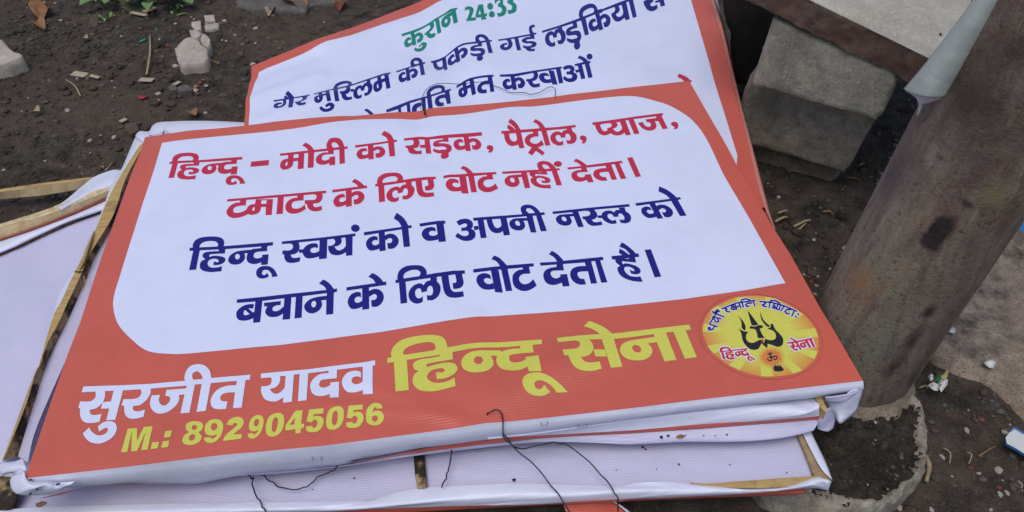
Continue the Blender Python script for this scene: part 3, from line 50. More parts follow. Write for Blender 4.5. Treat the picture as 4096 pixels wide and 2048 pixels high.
('A','logo_sun','orange',['392.4 -269,398.6 -271.4,391.7 -270.6,397 -274.2,390.6 -272.2,394.9 -276.8,389.4 -273.6,392.5 -279,387.9 -274.8,389.8 -280.9,386.2 -275.7,386.9 -282.3,384.5 -276.4,383.8 -283.3,382.7 -276.8,380.7 -283.7,381 -276.9,377.8 -283.5,379.3 -276.6,375 -282.9,377.8 -276.1,372.5 -281.7,376.4 -275.3,370.3 -280,375.3 -274.2,368.6 -277.9,374.4 -272.9,367.4 -275.5,373.9 -271.4,366.7 -272.8,373.7 -269.8,366.6 -269.9,373.7 -268.1,367 -266.9,374.2 -266.4,368 -263.9,374.9 -264.7,369.5 -261.1,375.9 -263.1,371.5 -258.4,377.2 -261.7,373.9 -256.1,378.7 -260.5,376.7 -254.1,380.3 -259.5,379.7 -252.6,382.1 -258.8,382.8 -251.6,383.9 -258.4,385.9 -251.2,385.7 -258.3,389 -251.3,387.4 -258.6,391.9 -252.1,388.9 -259.1,394.4 -253.3,390.3 -260,396.6 -255,391.4 -261.1,398.3 -257.2,392.3 -262.4,399.5 -259.7,392.8 -263.9,400.1 -262.5,393 -265.5,400.2 -265.4,392.9 -267.2,399.6 -268.4']),
('A','logo_om','black',['379.7 -263.9,383.7 -264.5,384.2 -262.9,380.2 -262.4', '382.8 -263.3,382.7 -266.9,384.1 -266.5,384.2 -262.9', '383.9 -265.3,380.1 -266.7,380.2 -268.2,383.9 -266.7', '379.8 -267.8,382.9 -269.5,383.8 -268.1,380.7 -266.4', '382.5 -268.1,381.4 -272.6,382.7 -272.5,383.8 -268.1', '382.8 -271.2,378.5 -271.6,378.3 -273.1,382.5 -272.7', '379.6 -272.4,378.4 -268,377.1 -268.9,378.3 -273.2', '382.8 -268.5,386.7 -267.8,386.9 -266.2,382.9 -267', '385.7 -267.9,389.5 -267.7,389.9 -266.2,386.1 -266.3', '388.6 -266.6,388.3 -270.7,389.6 -270.3,390 -266.3', '389.2 -269,385.7 -271.5,386.1 -272.7,389.6 -270.3', '387.1 -271.6,385.3 -269,384.1 -270.1,386 -272.7', '381.8 -261.1,383.4 -263.4,384.3 -262.5,382.6 -260.2', '383.3 -263.3,386.6 -262.5,386.7 -261.4,383.4 -262.2', '385.5 -260.9*,385.3 -261.2*,385 -261.4*,384.6 -261.5*,384.4 -261.3*,384.2 -261.1*,384.3 -260.7*,384.5 -260.4*,384.8 -260.2*,385.1 -260.1*,385.4 -260.3*,385.5 -260.5*']),
('A','logo_motto_outline','white2',['325.7 -211.4,335.3 -218,337.5 -214.3,327.9 -207.6', '332.2 -212.7,327.2 -218.9,329.3 -221.3,334.3 -215.2', '330.7 -216.9,324.2 -217,323.4 -221.1,329.9 -221', '326.9 -219.3,325.7 -214,322.4 -215.9,323.6 -221.2', '323.7 -218.7,327.9 -216,327 -212.5,322.8 -215.2', '324.4 -214.8,325.8 -219.7,329 -217.5,327.6 -212.7', '328.6 -212,338 -200.3,335.8 -197.8,326.5 -209.5', '335.9 -202.7,346.4 -191.4,344.5 -188.5,334 -199.9', '332.6 -201.5,343.2 -206.6,345.1 -202.7,334.4 -197.5', '333.4 -203,334.9 -210.6,338.2 -208.8,336.8 -201.2', '334.8 -210.5,340.6 -210.1,341.3 -206,335.4 -206.4', '341.6 -208.7,341 -202.5,337.6 -204.1,338.3 -210.2', '335.3 -195,347.7 -204.2,350 -200.5,337.6 -191.2', '334.8 -193,340 -197.3,342.4 -193.6,337.2 -189.2', '341.3 -196.7,344.2 -188.9,341.1 -188,338.2 -195.7', '339.8 -194.4,345.7 -190.9,344.9 -187.1,339 -190.7', '342.2 -189.5,343.7 -195.7,347 -193.5,345.5 -187.3']),
('A','logo_motto_outline','white2',['348.3 -191.3,370.7 -184,370.7 -179.9,348.3 -187.2', '367.9 -184.6,393.1 -183.8,394.1 -179.5,368.7 -180.2', '351.1 -189.9,355 -193,357.4 -189.2,353.4 -186.1', '355.8 -187.8,351.1 -191.5,352.4 -194.9,357.1 -191.2', '350.8 -193.2,354 -196.8,356.7 -193.3,353.4 -189.7', '352.6 -195.8,357.1 -197.5,358.9 -193.4,354.4 -191.7', '360.7 -188.3,365.5 -187.7,366 -183.4,361.2 -184.1', '363.2 -184.2,362 -189.6,365.3 -189.6,366.6 -184.2', '365.3 -185.6,359.7 -187.2,359.6 -191.4,365.1 -189.8', '359.5 -187.5,358.4 -192.5,361.8 -192.5,362.9 -187.4', '358.4 -192.5,362.7 -194.7,364.7 -190.7,360.4 -188.5', '361.4 -194.5,366.6 -193.3,367 -189.1,361.7 -190.4', '365.1 -183.5,364.9 -194.1,368.3 -193,368.6 -182.4', '370.5 -182.6,370.4 -192.9,373.9 -191.8,374 -181.4', '362.2 -191.7,372.4 -189.3,372.7 -185.1,362.5 -187.5', '374.7 -181.5,373.6 -191.8,377 -191.2,378.2 -180.9', '376.2 -184.6,379.3 -177.4,376.3 -176.3,373.2 -183.4', '375.7 -180.7,383.4 -179.2,383.9 -174.9,376.2 -176.4', '380.4 -178.8,386.5 -182.3,388.7 -178.2,382.6 -174.7', '384.9 -178.8,384.8 -184.5,388.3 -183.3,388.5 -177.7', '389.4 -183,381.7 -182.6,380.6 -186.9,388.3 -187.3', '383 -182.2,377.7 -185.8,378.7 -189.4,384 -185.8', '377.5 -186.3,378.2 -191.8,381.6 -190.1,381 -184.6', '378.1 -191.7,383.5 -191.6,384.5 -187.3,379 -187.5', '388.6 -180.8,387.7 -192.1,391.2 -191.3,392.2 -180']),
('A','logo_motto_outline','white2',['395.8 -185.9,411.9 -190.8,413.7 -186.6,397.6 -181.7', '409.7 -189.8,422.5 -197.5,424.8 -193.6,412 -185.8', '420.6 -196.1,434.4 -208.7,437.1 -205.1,423.3 -192.4', '399.5 -186.6,403.3 -190.2,405.9 -186.5,402.2 -182.9', '404.1 -185,399.8 -189.1,401.3 -192.2,405.7 -188.1', '403.4 -187.4,398.1 -187.6,397.1 -191.9,402.4 -191.7', '396.6 -190.1,399.2 -195.2,402.4 -192.2,399.8 -187.1', '398.2 -194.2,402.9 -196.3,404.9 -192.2,400.2 -190.1', '408.4 -185.6,403.2 -196.4,406.2 -197.5,411.3 -186.7', '408.3 -190.4,413 -185.4,411.2 -182.6,406.5 -187.6', '409.2 -187.1,416.2 -188,417.6 -183.7,410.6 -182.8', '413.6 -186.7,418.7 -192.1,421.5 -188.5,416.4 -183.1', '417.3 -189.4,418.8 -195.3,422.3 -193,420.8 -187.1', '413.7 -188.4,409.1 -192.9,410.8 -195.8,415.4 -191.3', '409 -194.7,413.1 -197.1,415.4 -193.1,411.2 -190.7', '413.1 -192.1,409 -197.5,411.2 -199.8,415.3 -194.5', '413.2 -196.3,409.4 -193.2,406.8 -197,410.6 -200', '409.1 -196.3,413.9 -203.2,416.9 -200,412.1 -193', '416.5 -190.5,410.7 -199.8,413.2 -201.6,419.1 -192.4', '419.3 -192.3,413.5 -200.9,416 -202.8,421.8 -194.2', '423.4 -193.9,415.6 -202.2,417.4 -204.9,425.2 -196.7', '431.5 -200.8,424.2 -199.6,422.7 -203.7,429.9 -205', '424.9 -199.3,419.7 -204.1,421.1 -207.1,426.4 -202.4', '419.5 -204.7,421.2 -210.3,424.6 -207.9,422.8 -202.2', '420.6 -209.7,425.8 -210.9,427.5 -206.8,422.3 -205.6', '432.2 -203.4,424.9 -212.6,427.1 -214.9,434.3 -205.7', '432.9 -210.9,434.8 -214,437.9 -210.9,436 -207.8', '428.8 -214.2,430.7 -217.3,433.8 -214.2,431.9 -211.1']),
('A','logo_name_outline','white2',['327.3 -249.8,331.7 -249.8,341.7 -250,360.7 -249.8,361 -253.8,358 -254.4,341.8 -254.4,327 -254', '327.8 -252.6,327.4 -251.7,327.3 -249.4*,328.6 -246.3*,331.5 -244.6*,335.1 -244.4*,338.3 -244.8*,340.8 -246*,342.1 -248.3*,342.3 -250.5*,340.9 -252.9,337.7 -253.1,337.5 -250.9*,337.5 -250.6*,336.6 -249.8*,334.8 -249.5*,333 -249.8*,332.4 -250.4*,332.5 -250.8,332.8 -252.6,332.4 -263.1,327.3 -263.5', '342.9 -251,338.8 -250.9,339 -252.7,337 -252.3*,333.7 -252.8*,332 -255.3*,332.3 -257.4*,333.2 -257.7,332.2 -257.9*,331.3 -260.6*,331.9 -263.2*,333.7 -265*,337.1 -266*,339.3 -265.9*,342.4 -265.3,342.5 -260.8,340 -261*,338 -260.9*,337.1 -260.2*,336.8 -259.5*,336.8 -259.2*,337.3 -259*,338.2 -259.1*,338.7 -259.5*,339.8 -258.3*,337.5 -258,337.1 -262.1,340.1 -262.4*,342.8 -260.9*,343.7 -257.9*,342.6 -256*,340.3 -255*,337.4 -254.8*,336.8 -255.4,336.6 -256.3*,337.3 -256.6*,342.4 -256.4', '355.7 -251.2,355.5 -252.7,354.5 -252.5*,352.9 -252.6*,352.2 -253,352.2 -252.9,349.1 -253*,346.3 -253.4*,343.5 -255.5*,342.5 -259.1*,343.5 -261.5*,345.5 -262.7*,348.3 -262.6*,350.6 -260.7*,351.5 -257.7*,350.8 -256,350 -257,349.7 -258.1*,350 -260.1*,351.2 -262.1*,353.3 -263.1*,355.3 -263.1*,356.3 -262.4,356.4 -263.8,360.6 -262.8,360.4 -256.3,356.6 -256.1,356.1 -257.8,355.9 -257.6*,355 -257.5*,354.7 -257.2*,354.7 -256.9*,354.4 -257*,355.3 -256.9*,359.2 -256.5,359.2 -251.6', '365.2 -269.3,361.3 -270.4,360.6 -268.5*,359.9 -267.2*,359 -266.6*,358.7 -266.5*,359 -266.1*,359.1 -266.4*,359.2 -266.5*,358.7 -266.7*,360.7 -265.5,362 -268.3,359.8 -270.6*,357.8 -270.9*,355.9 -270.1*,354.7 -268.2*,354.4 -265.7*,355.6 -263.1*,357.9 -261.8*,360.4 -262*,362.7 -263.5*,364.2 -265.6*']),
('A','logo_name_outline','white2',['407.4 -248.3,416.9 -247.8,419.7 -247.7,438.9 -245.9,439.2 -250.2,436.4 -251.2,431.4 -251.7,419.4 -252.8,416.6 -252.8,407.2 -252.9', '411.2 -249.3,410.3 -252.5*,411 -253.1*,411.1 -253.7*,411.1 -253.9*,411.8 -253.4*,408.2 -253.9,408.2 -258.1,409 -258.2,409.4 -259.7*,410.1 -261.6*,411.3 -263.1*,412.9 -263.8*,414.7 -263.9*,417.7 -262.3,417.3 -258.6,415.1 -258.7*,414.6 -258.6*,414.1 -258.2*,413.7 -258.2,413.7 -259.2*,415.4 -257.7*,416.3 -255.4*,416.3 -253.2*,415.8 -251.5*,415.4 -250.6,414.7 -249.1', '414.3 -254.8,418.4 -254.3,418.6 -258.8,414.6 -259.2', '415.7 -251.1,417.3 -262.7,422 -261.4,420.7 -250.1', '411.9 -246,414.4 -241.5,417 -243.1*,418.9 -245.2*,420.6 -248.3,420 -252.5,416 -252.3,415.5 -250,414.3 -248.1*', '428.6 -248.6,428.8 -250.4,423.9 -251*,421.7 -251.9*,420.1 -254*,419.5 -256.1*,419.8 -258.4*,421 -260.3*,422.9 -261.3*,425.3 -261.3*,427.6 -259.8*,428.8 -257.2*,428.8 -255*,427.7 -254.9,428 -254.8,428.5 -262.1,433.5 -260.9,433.1 -248.7', '432.6 -249.7,433 -261.7,438 -260.7,438.1 -248.2']),
('A','logo_motto','navy',['326.6 -210.8,335.4 -216.9,336.6 -214.9,327.8 -208.8', '332.2 -213.8,328.1 -218.9,329.2 -220.3,333.4 -215.1', '330 -217.9,324.6 -217.9,324.1 -220.1,329.6 -220.1', '326 -219.2,325.1 -215,323.3 -216,324.2 -220.2', '324 -217.6,327.2 -215.5,326.7 -213.6,323.5 -215.7', '325.3 -214.9,326.4 -218.6,328.1 -217.5,327 -213.7', '328.6 -210.9,337.1 -200.3,335.9 -198.9,327.4 -209.5', '335.9 -201.6,345.5 -191.3,344.5 -189.7,334.9 -200', '333.4 -200.8,343.2 -205.5,344.3 -203.4,334.5 -198.6', '334.3 -203.2,335.5 -209.6,337.3 -208.6,336.1 -202.2', '335.5 -209.6,340.3 -209.2,340.6 -206.9,335.8 -207.3', '340.8 -208.4,340.3 -203.5,338.4 -204.3,339 -209.3', '336.2 -194.4,347.8 -203.1,349.1 -201.1,337.5 -192.4', '335.7 -192.4,340.1 -196.2,341.4 -194.1,337.1 -190.4', '340.8 -195.8,343.3 -189.4,341.6 -188.9,339.2 -195.3', '340.1 -193.3,345 -190.3,344.6 -188.3,339.7 -191.2', '343.1 -189.6,344.3 -194.6,346.1 -193.4,344.9 -188.4']),
('A','logo_motto','navy',['348.9 -190.2,370.1 -183.3,370.2 -181,348.8 -188', '368.6 -183.6,392.8 -182.8,393.3 -180.5,369.1 -181.2', '352 -189.4,355.1 -191.8,356.4 -189.7,353.3 -187.3', '355.6 -189,351.9 -191.9,352.6 -193.7,356.3 -190.8', '351.7 -192.8,354.2 -195.6,355.7 -193.7,353.2 -190.9', '353.5 -195.1,357 -196.4,358 -194.2,354.5 -192.9', '361.4 -187.3,365 -186.8,365.4 -184.4,361.7 -185', '363.8 -184.9,362.9 -188.9,364.7 -188.9,365.6 -184.9', '364.7 -186.7,360.2 -188,360.2 -190.3,364.6 -189', '360.1 -188.1,359.3 -191.9,361.2 -191.8,362 -188.1', '359.3 -191.9,362.7 -193.5,363.8 -191.4,360.4 -189.7', '362 -193.5,366.2 -192.5,366.3 -190.2,362.1 -191.2', '365.8 -183.9,365.7 -193.2,367.6 -192.6,367.8 -183.3', '371.3 -183,371.2 -192,373.1 -191.4,373.2 -182.3', '362.9 -190.6,371.9 -188.5,372.1 -186.2,363 -188.4', '375.4 -182.1,374.4 -191,376.3 -190.7,377.3 -181.7', '375.8 -183.6,378.4 -177.8,376.7 -177.2,374.1 -183', '376.4 -179.6,383 -178.3,383.3 -176,376.6 -177.3', '381.3 -178.1,386.6 -181.1,387.8 -178.9,382.5 -175.9', '385.7 -179.2,385.6 -183.6,387.5 -182.9,387.6 -178.6', '388.6 -183.9,382 -183.6,381.3 -186,388 -186.3', '382.7 -183.4,378.5 -186.3,379 -188.2,383.2 -185.3', '378.3 -186.6,378.9 -190.8,380.8 -189.8,380.2 -185.6', '378.8 -190.8,383.2 -190.6,383.7 -188.3,379.3 -188.4', '389.4 -181.3,388.5 -191.3,390.4 -190.8,391.3 -180.9']),
('A','logo_motto','navy',['396.7 -185.1,411.8 -189.7,412.8 -187.4,397.7 -182.8', '410.6 -189.1,422.6 -196.4,423.9 -194.3,411.9 -187', '421.6 -195.6,434.7 -207.6,436.1 -205.6,423 -193.6', '400.5 -186.1,403.5 -189,405 -187,401.9 -184.1', '404 -186.2,400.6 -189.3,401.5 -191,404.8 -187.9', '402.6 -188.4,398.4 -188.6,397.8 -190.9,402.1 -190.7', '397.6 -189.9,399.7 -194,401.4 -192.4,399.3 -188.3', '399.1 -193.5,402.9 -195.2,404 -193,400.2 -191.3', '408.7 -186.5,404.2 -196,405.8 -196.6,410.3 -187.1', '408.3 -189.3,412.1 -185.3,411.1 -183.7,407.4 -187.7', '410 -186.2,416 -186.9,416.8 -184.6,410.8 -183.9', '414.6 -186.2,419 -190.9,420.6 -189,416.1 -184.3', '418.3 -189.5,419.5 -194.2,421.3 -192.9,420.1 -188.2', '413.6 -189.5,410 -193.1,410.9 -194.7,414.5 -191.1', '409.9 -194.1,413.2 -195.9,414.4 -193.8,411.2 -191.9', '413.2 -193.2,409.9 -197.5,411.1 -198.8,414.4 -194.5', '412.2 -196.8,409.2 -194.4,407.8 -196.5,410.8 -198.8', '410.1 -196,414.3 -202.1,416 -200.3,411.7 -194.2', '416.7 -191.6,411.7 -199.6,413.1 -200.5,418.1 -192.6', '419.4 -193.3,414.5 -200.7,415.9 -201.8,420.8 -194.3', '423.3 -195.1,416.5 -202.3,417.4 -203.8,424.3 -196.6', '430.7 -201.7,424.4 -200.6,423.5 -202.9,429.8 -204', '424.8 -200.5,420.5 -204.3,421.3 -206,425.6 -202.1', '420.4 -204.6,421.8 -209.2,423.7 -207.9,422.2 -203.3', '421.5 -208.9,425.7 -209.9,426.6 -207.7,422.4 -206.7', '432.2 -204.5,425.8 -212.6,427 -213.8,433.4 -205.7', '433.9 -210.6,435.2 -212.8,436.9 -211.2,435.6 -208.9', '429.8 -213.9,431.1 -216.2,432.8 -214.5,431.5 -212.3']),
('A','logo_name','red',['327.4 -251.1,331.3 -251.2,341.4 -251.4,360.3 -251.2,360.4 -252.9,358.3 -253,342.1 -253,327.4 -252.7', '329 -252.3,328.6 -251.1,328.5 -249.3*,329.3 -247.2*,331.5 -246*,334.8 -245.8*,337.8 -246.2*,339.9 -247.2*,341 -249.1*,341.2 -250.8*,340.9 -251.6,338.3 -251.7,338.7 -250.7*,338.5 -249.6*,337.2 -248.5*,335.1 -248.2*,332.8 -248.5*,331.5 -249.9*,331.3 -251.2,331.7 -252.9,331.3 -262.9,328.4 -262.9', '341.9 -252.1,339.2 -252,339.4 -253.8,336.8 -253.7*,333.9 -254.1*,333.1 -255.3*,333.3 -256.4*,334.4 -257.6,333 -258.6*,332.5 -260.3*,332.9 -262.3*,334.4 -263.8*,337.5 -264.7*,339.6 -264.6*,341.7 -264.5,341.6 -261.8,339.8 -262.3*,337.4 -262.3*,336.1 -261.3*,335.6 -259.9*,336 -258.4*,337.4 -257.7*,338.9 -257.8*,339.8 -258.7*,339.7 -259.6*,338 -259,338 -261,340.2 -261*,342.1 -260*,342.6 -258.4*,341.8 -257.2*,339.8 -256.4*,337.1 -256.1*,336 -256.7,336 -255.4*,337.6 -255.2*,342 -255.2', '355.9 -252.4,356 -253.8,354.2 -253.9*,352.9 -253.9*,352.3 -254.4,351.8 -254.3,348.8 -254.3*,346.4 -254.7*,344.4 -256.2*,343.7 -258.7*,344.4 -260.5*,346 -261.4*,348.2 -261.3*,349.7 -260.1*,350.3 -258*,349.8 -255.8,351 -256,350.9 -257.7*,351.1 -259.4*,352 -260.9*,353.8 -261.8*,355.4 -261.7*,357 -261.1,357.1 -262.6,359.6 -262.5,359.3 -257.3,356.8 -257.3,357 -258.5,355.8 -259*,354.4 -258.8*,353.7 -258.1*,353.5 -257.1*,354 -255.9*,355.5 -255.6*,358.5 -255.6,358.3 -252.7|347.3 -256*,348 -256.8*,348 -258.2*,347.3 -258.8*,346.5 -258.1*,346.2 -256.8*,346.6 -256*', '364.2 -269,362 -269.1,361.7 -267.6*,360.8 -266.1*,359.6 -265.2*,358.3 -265.3*,357.9 -266.3*,358.1 -267.4*,358.8 -267.9*,359.4 -267.5*,359.8 -266.7,360.9 -268.6,359.7 -269.4*,358.2 -269.6*,356.8 -269*,355.8 -267.4*,355.6 -265.6*,356.3 -263.9*,357.7 -263.2*,359.8 -263.3*,361.9 -264.6*,363.2 -266.5*']),
('A','logo_name','red',['407.3 -249.6,416.6 -249.2,419.4 -249.1,438.4 -247.3,438.3 -249.7,436.8 -249.8,431.8 -250.3,419.7 -251.4,417 -251.4,407.7 -251.5', '411.2 -250.6,411.3 -251.5*,412.1 -252.1*,412.3 -253.2*,412.2 -254.2*,411.6 -254.8*,408.8 -254.8,409.3 -257.1,410.1 -257.1,410.6 -258.9*,411.2 -260.6*,412.2 -261.9*,413.5 -262.4*,414.9 -262.6*,416.6 -262,416.3 -259.7,414.8 -260*,413.8 -259.9*,413.1 -259.3*,412.6 -258.1,413.6 -258*,414.5 -257.1*,415.1 -255.6*,415.1 -253.8*,414.6 -252.3*,414.3 -251.4,414.1 -250.5', '415.1 -255.5,417.5 -255.5,417.8 -258.1,415.5 -258.1', '416.9 -250.8,418.5 -261.8,420.8 -261.7,419.6 -250.9', '413.1 -245.3,414.3 -242.9,416 -244.3*,417.8 -246.3*,419.4 -249.1,419.6 -251.4,416.9 -251.1,416.6 -249.1,415.3 -247*', '429 -249.7,428.9 -251.7,423.7 -252.4*,422.1 -253*,421.1 -254.3*,420.7 -255.7*,421 -257.6*,421.9 -259.1*,423.5 -260*,425.4 -260*,426.8 -259*,427.6 -257.3*,427.6 -255.7*,427 -254.1,429.2 -253.9,429.6 -261.2,432.3 -261,431.9 -249.5|424.4 -254.3*,425.1 -255*,425.3 -256.2*,424.9 -257.1*,424.3 -257.2*,423.6 -256.4*,423.4 -255.3*,423.7 -254.5*', '433.8 -249.6,434.2 -261,436.9 -260.8,436.9 -248.9']),
('B','kuran_word','green',['-50.1 619.7,-1.7 649.6,20 667.5,38 677.1,51.2 689.3,65.3 690.4,65.3 683,52.6 678.1,26.2 663.5,3.3 645.9,-25.5 626.1,-49.1 611.2', '-32.4 624.4,-28.1 570.6,-21.2 576.5,-25 628.4', '-32.7 608.9,-37 608.5*,-42.4 600.3*,-45.1 587.3*,-44 575.2*,-39.7 567.3*,-34.4 570.1*,-28.8 577.6,-29.9 591.8,-32.1 586.7*,-35.3 583.7*,-37.8 586.5*,-37.8 593.4*,-35 598.4*,-31.6 598.5', '-24.4 616.9,-19.9 624*,-13.9 626*,-9.3 620.2*,-7.2 609.6*,-8.9 596*,-13.4 585.6*,-19 582.7,-20.5 597.5,-16.8 599.9*,-14.9 605.5*,-15.7 612.1*,-18.8 612.3*,-23 603.6', '-16.8 565.9,-12.5 576*,-7.5 583.5*,-1.6 578.6*,-1.5 566.5*,-6.2 553*,-14 545*,-21.1 546*,-26.2 553.4,-23.4 562.4,-18.6 557.9*,-12.6 559.1*,-9.6 565.7*,-9.5 571.7*,-15 563.1', '3.3 649.8,7.6 642.4*,5.5 632.5*,0.4 625.8*,-5.2 619.3,-4.5 611.6,-1 613.4,1.3 602.8*,6 596.4*,12.1 596.8*,17.2 603.3,16.8 614.8,11.3 613.4*,7.6 614.1*,5.9 622.1,11.6 628.6*,15.6 640.7*,14.7 654,13.6 662.2', '17.7 665.3,21.5 605.7,29.2 609.2,25.8 669.8', '52.9 683.5,53 676.7,42.9 670.7*,33.7 660.6*,30.2 648.2*,30.9 632.4*,36.2 623.5*,42.4 623.5*,48.5 636.5*,49.7 652*,47.5 659.1,53.3 663.2,55 628.6,63.8 631.2,61.4 688.5|40.4 654.5*,43.1 649.4*,42.1 641.7*,39 638.5*,37.5 644*,38.2 651.8*']),
('B','verse_number','green',['79.6 671,81 685.7,86.9 689.4*,94.4 686.1*,98.1 673.9*,96 660.8*,91.1 640.7,99.2 640.3,101 643.8,99.6 627.9,80.1 629.4,88.6 662.4*,88.6 674.5*,84.9 676.7*', '108.8 691.3,118.5 692.8,118.6 650.7,124 654.9,122.7 640.6,118.9 640.1,121.8 628.5,110.2 628,111.5 638.5,100.3 638.7,101 653.1|110.1 668.6,111.7 650.8,106.3 650.7', '138.4 678.9*,137 672*,134.5 667.3*,131.4 666*,128.6 668.5*,126.9 674.1*,126.6 681.4*,127.9 688.4*,130.5 693.3*,133.6 694.6*,136.4 692*,138.2 686.2*', '139.1 645.6*,137.8 639.3*,135.2 635*,132.1 633.9*,129.3 636.2*,127.5 641.4*,127.2 648.1*,128.5 654.5*,131.1 658.9*,134.2 660*,137 657.6*,138.8 652.3*', '142.6 686.3,143.9 713.9,152 717.8*,159.9 704.8*,159.2 682.7,163.9 670.7*,162.8 652.1*,156.4 637.5*,145.4 633.2,143.2 650.9,150 649.4*,154.4 656.5*,154.3 670.1*,148.4 675.4,148.8 687.7,153.7 692.2*,153.1 700.7*,147.6 696.3', '168.6 714.2,179.4 706.2*,181.5 694.6,180.3 689.2,185.5 677.1*,184.8 660.8*,179.8 645.8*,166.7 640.6,165.2 658.3,172.1 656.8*,176.1 665.4*,175.2 676.5*,168.5 686.2,168.9 697.3,174.8 698.8*,174.4 707.3*,166.5 706.2']),
('B','gair_word','navy',['-272.5 404.6,-253.5 408,-237.8 410.1,-210.4 414,-210.2 408.9,-212.9 407.4,-237.4 406,-250.2 403.4,-272.1 399.5', '-260.8 405.4,-255.8 399.5*,-254.7 392.4*,-256.2 384.9*,-260.3 382.7*,-263.3 385.2*,-262.1 388.9*,-256.8 389.8,-256.8 394.7,-264.1 396.1*,-269.1 393.1*,-270.3 385.5*,-267.3 378.2*,-260.4 375*,-253.2 377.5*,-249.3 385.5*,-249.5 397.3*,-252.9 407.9', '-246.2 406.6,-242.1 370.1,-234.7 370.8,-237.7 409.1', '-254.2 421.8,-250.3 430.2,-244.1 422.3*,-237.5 410,-237.3 405,-244.3 404.3,-249.8 414.3*', '-255.8 411.4,-254.1 418.1,-249.7 412.9*,-245 405.4,-251.9 403.7,-253.5 408', '-225.9 411.9,-222.5 405.2*,-221.3 398*,-225.5 390.9*,-234 391.5,-233.7 386.5,-230.6 386,-229.2 379.9*,-223.7 374*,-218.3 374*,-212.8 375.9,-213 382.7,-218 381.7*,-221.3 382.3*,-222.8 386.5,-216.8 391.3*,-213.7 398.6*,-214.3 410.7']),
('B','muslim_word','navy',['-203.2 415.7,-169.3 427.7,-136.9 435,-68.1 464.3,-68 456.7,-138.2 426.9,-161.1 421,-172.2 421,-202.2 410', '-195.1 415.6,-193.3 404.4,-197.2 401.8*,-199.5 396.6*,-199.5 389*,-197.4 381.9*,-193.6 378.2*,-189.3 379.2*,-185.7 383.9*,-184.3 390.9*,-185.3 399,-180 401.1,-176.4 381.8,-169.7 384.4,-176.4 421.9|-188.3 415.2,-182.7 417.4,-181.1 408.5,-186.9 406.6|-191.9 397.1,-190.9 390.5*,-191 387.5*,-192.5 388*,-193.6 391.6*,-193.5 395.3*', '-179.9 371.7,-175.5 377.7*,-170.3 379.7*,-164.5 374.7*,-163.7 365.9*,-167.5 357*,-175.8 353.3*,-183.5 356.1*,-189.3 364.8,-186.3 371,-182.1 365.4*,-176.5 362.4*,-171.4 365.3*,-170.5 369.1*,-172.8 370.4*,-176.8 366.3', '-169 422.5,-169.9 432.9*,-167.3 446*,-159.9 454.1*,-149.9 456.4*,-141.8 451.7*,-137.3 441.3*,-137.3 430.9,-144.6 432.3,-143.8 438.4*,-145.8 444*,-151.5 445.1*,-159.1 441.3*,-163.1 433.7*,-162.1 428.4,-155.8 382.9,-163.1 382.3', '-149.4 429.1,-145.6 421.1*,-146.3 414.1*,-150.5 410.8*,-156.5 410.4,-155.5 402.7,-153.5 402.3,-151.6 393*,-146.8 385.7*,-140.2 384.9*,-134 387.3,-134.7 395.2,-139.6 393.7*,-143.6 395.5*,-145 401.7,-140.3 404.9*,-137.9 412.5*,-138.7 420.9*,-141.3 433.7', '-138.6 414.7,-132 415.5,-131.6 407.3,-136.6 407.6', '-110.1 438.3,-109.8 432.3,-114 429.6*,-116.9 422.1,-119 424.9*,-122.9 424.8*,-128.8 418.3*,-132.4 406.4*,-131.3 393.4*,-126.2 387.3*,-121.7 387.2*,-117.4 391,-117.6 400.9,-121.6 396.6*,-124.7 400*,-125.7 408.1*,-124.2 413.5*,-121.4 415.9*,-119.4 413*,-119.2 408,-113.3 411.1,-112.9 417.1*,-110.5 421.9*,-108.4 420.8*,-107 413.5*,-107.9 405.8*,-110 403.6*,-113.4 403.6,-113 394.2,-107.4 395.1*,-102.2 402.2*,-99.5 412.8*,-99.7 423.7*,-103.1 431.4,-103.2 442.6', '-91.7 449.1,-90.4 435.6,-94.6 432*,-97.3 425.4*,-97.7 416.2*,-96 407.7*,-92.2 403.5*,-87.6 405.2*,-83.7 411.3*,-81.8 420*,-82.4 429.8,-76.8 432.9,-74.1 409.7,-67 413.5,-71.8 458.8|-84.6 449.4,-78.7 452.6,-77.5 441.9,-83.7 438.9|-89.4 426.8,-88.7 418.8*,-89 415.2*,-90.5 415.6*,-91.4 419.9*,-91.1 424.5*']),
('B','ki_word','navy',['-57.6 469.6,-30.7 485.3,-9.8 502.5,-5.1 505,-5 498.2,-9.9 494.6,-15.1 490.1,-34.2 478.2,-56.9 463.4', '-41.3 477.9,-37.5 428.6,-31.1 432.6,-34.5 480', '-41.6 463.9,-45.6 464.4*,-50.6 458*,-53.2 446.7*,-52.3 435.7*,-48.3 427.7*,-43.4 429.2*,-38.1 434.9,-39.1 448,-41.2 443.8*,-44.1 441.7*,-46.4 444.7*,-46.4 450.9*,-43.8 454.9*,-40.7 454.4', '-33.9 469.6,-29.7 475.1*,-24.2 475.8*,-19.9 469.7*,-18 459.8*,-19.6 447.8*,-23.9 439.3*,-29 437.7,-30.3 451.4,-26.9 452.8*,-25.2 457.5*,-25.9 463.6*,-28.7 464.4*,-32.6 457.3', '-30.7 485.3,-32.1 497.9*,-30.1 511.1*,-23.6 520.1*,-15.4 519.6*,-10.8 510.7*,-9.2 502.4,-5 448.6,-12.4 446.2,-15.9 492.5,-21.5 484.6,-29.6 479.5|-22.8 492.7,-25.7 498.9*,-24.9 506.6*,-20.2 508.4*,-17.3 505.1*,-15.9 498.1']),
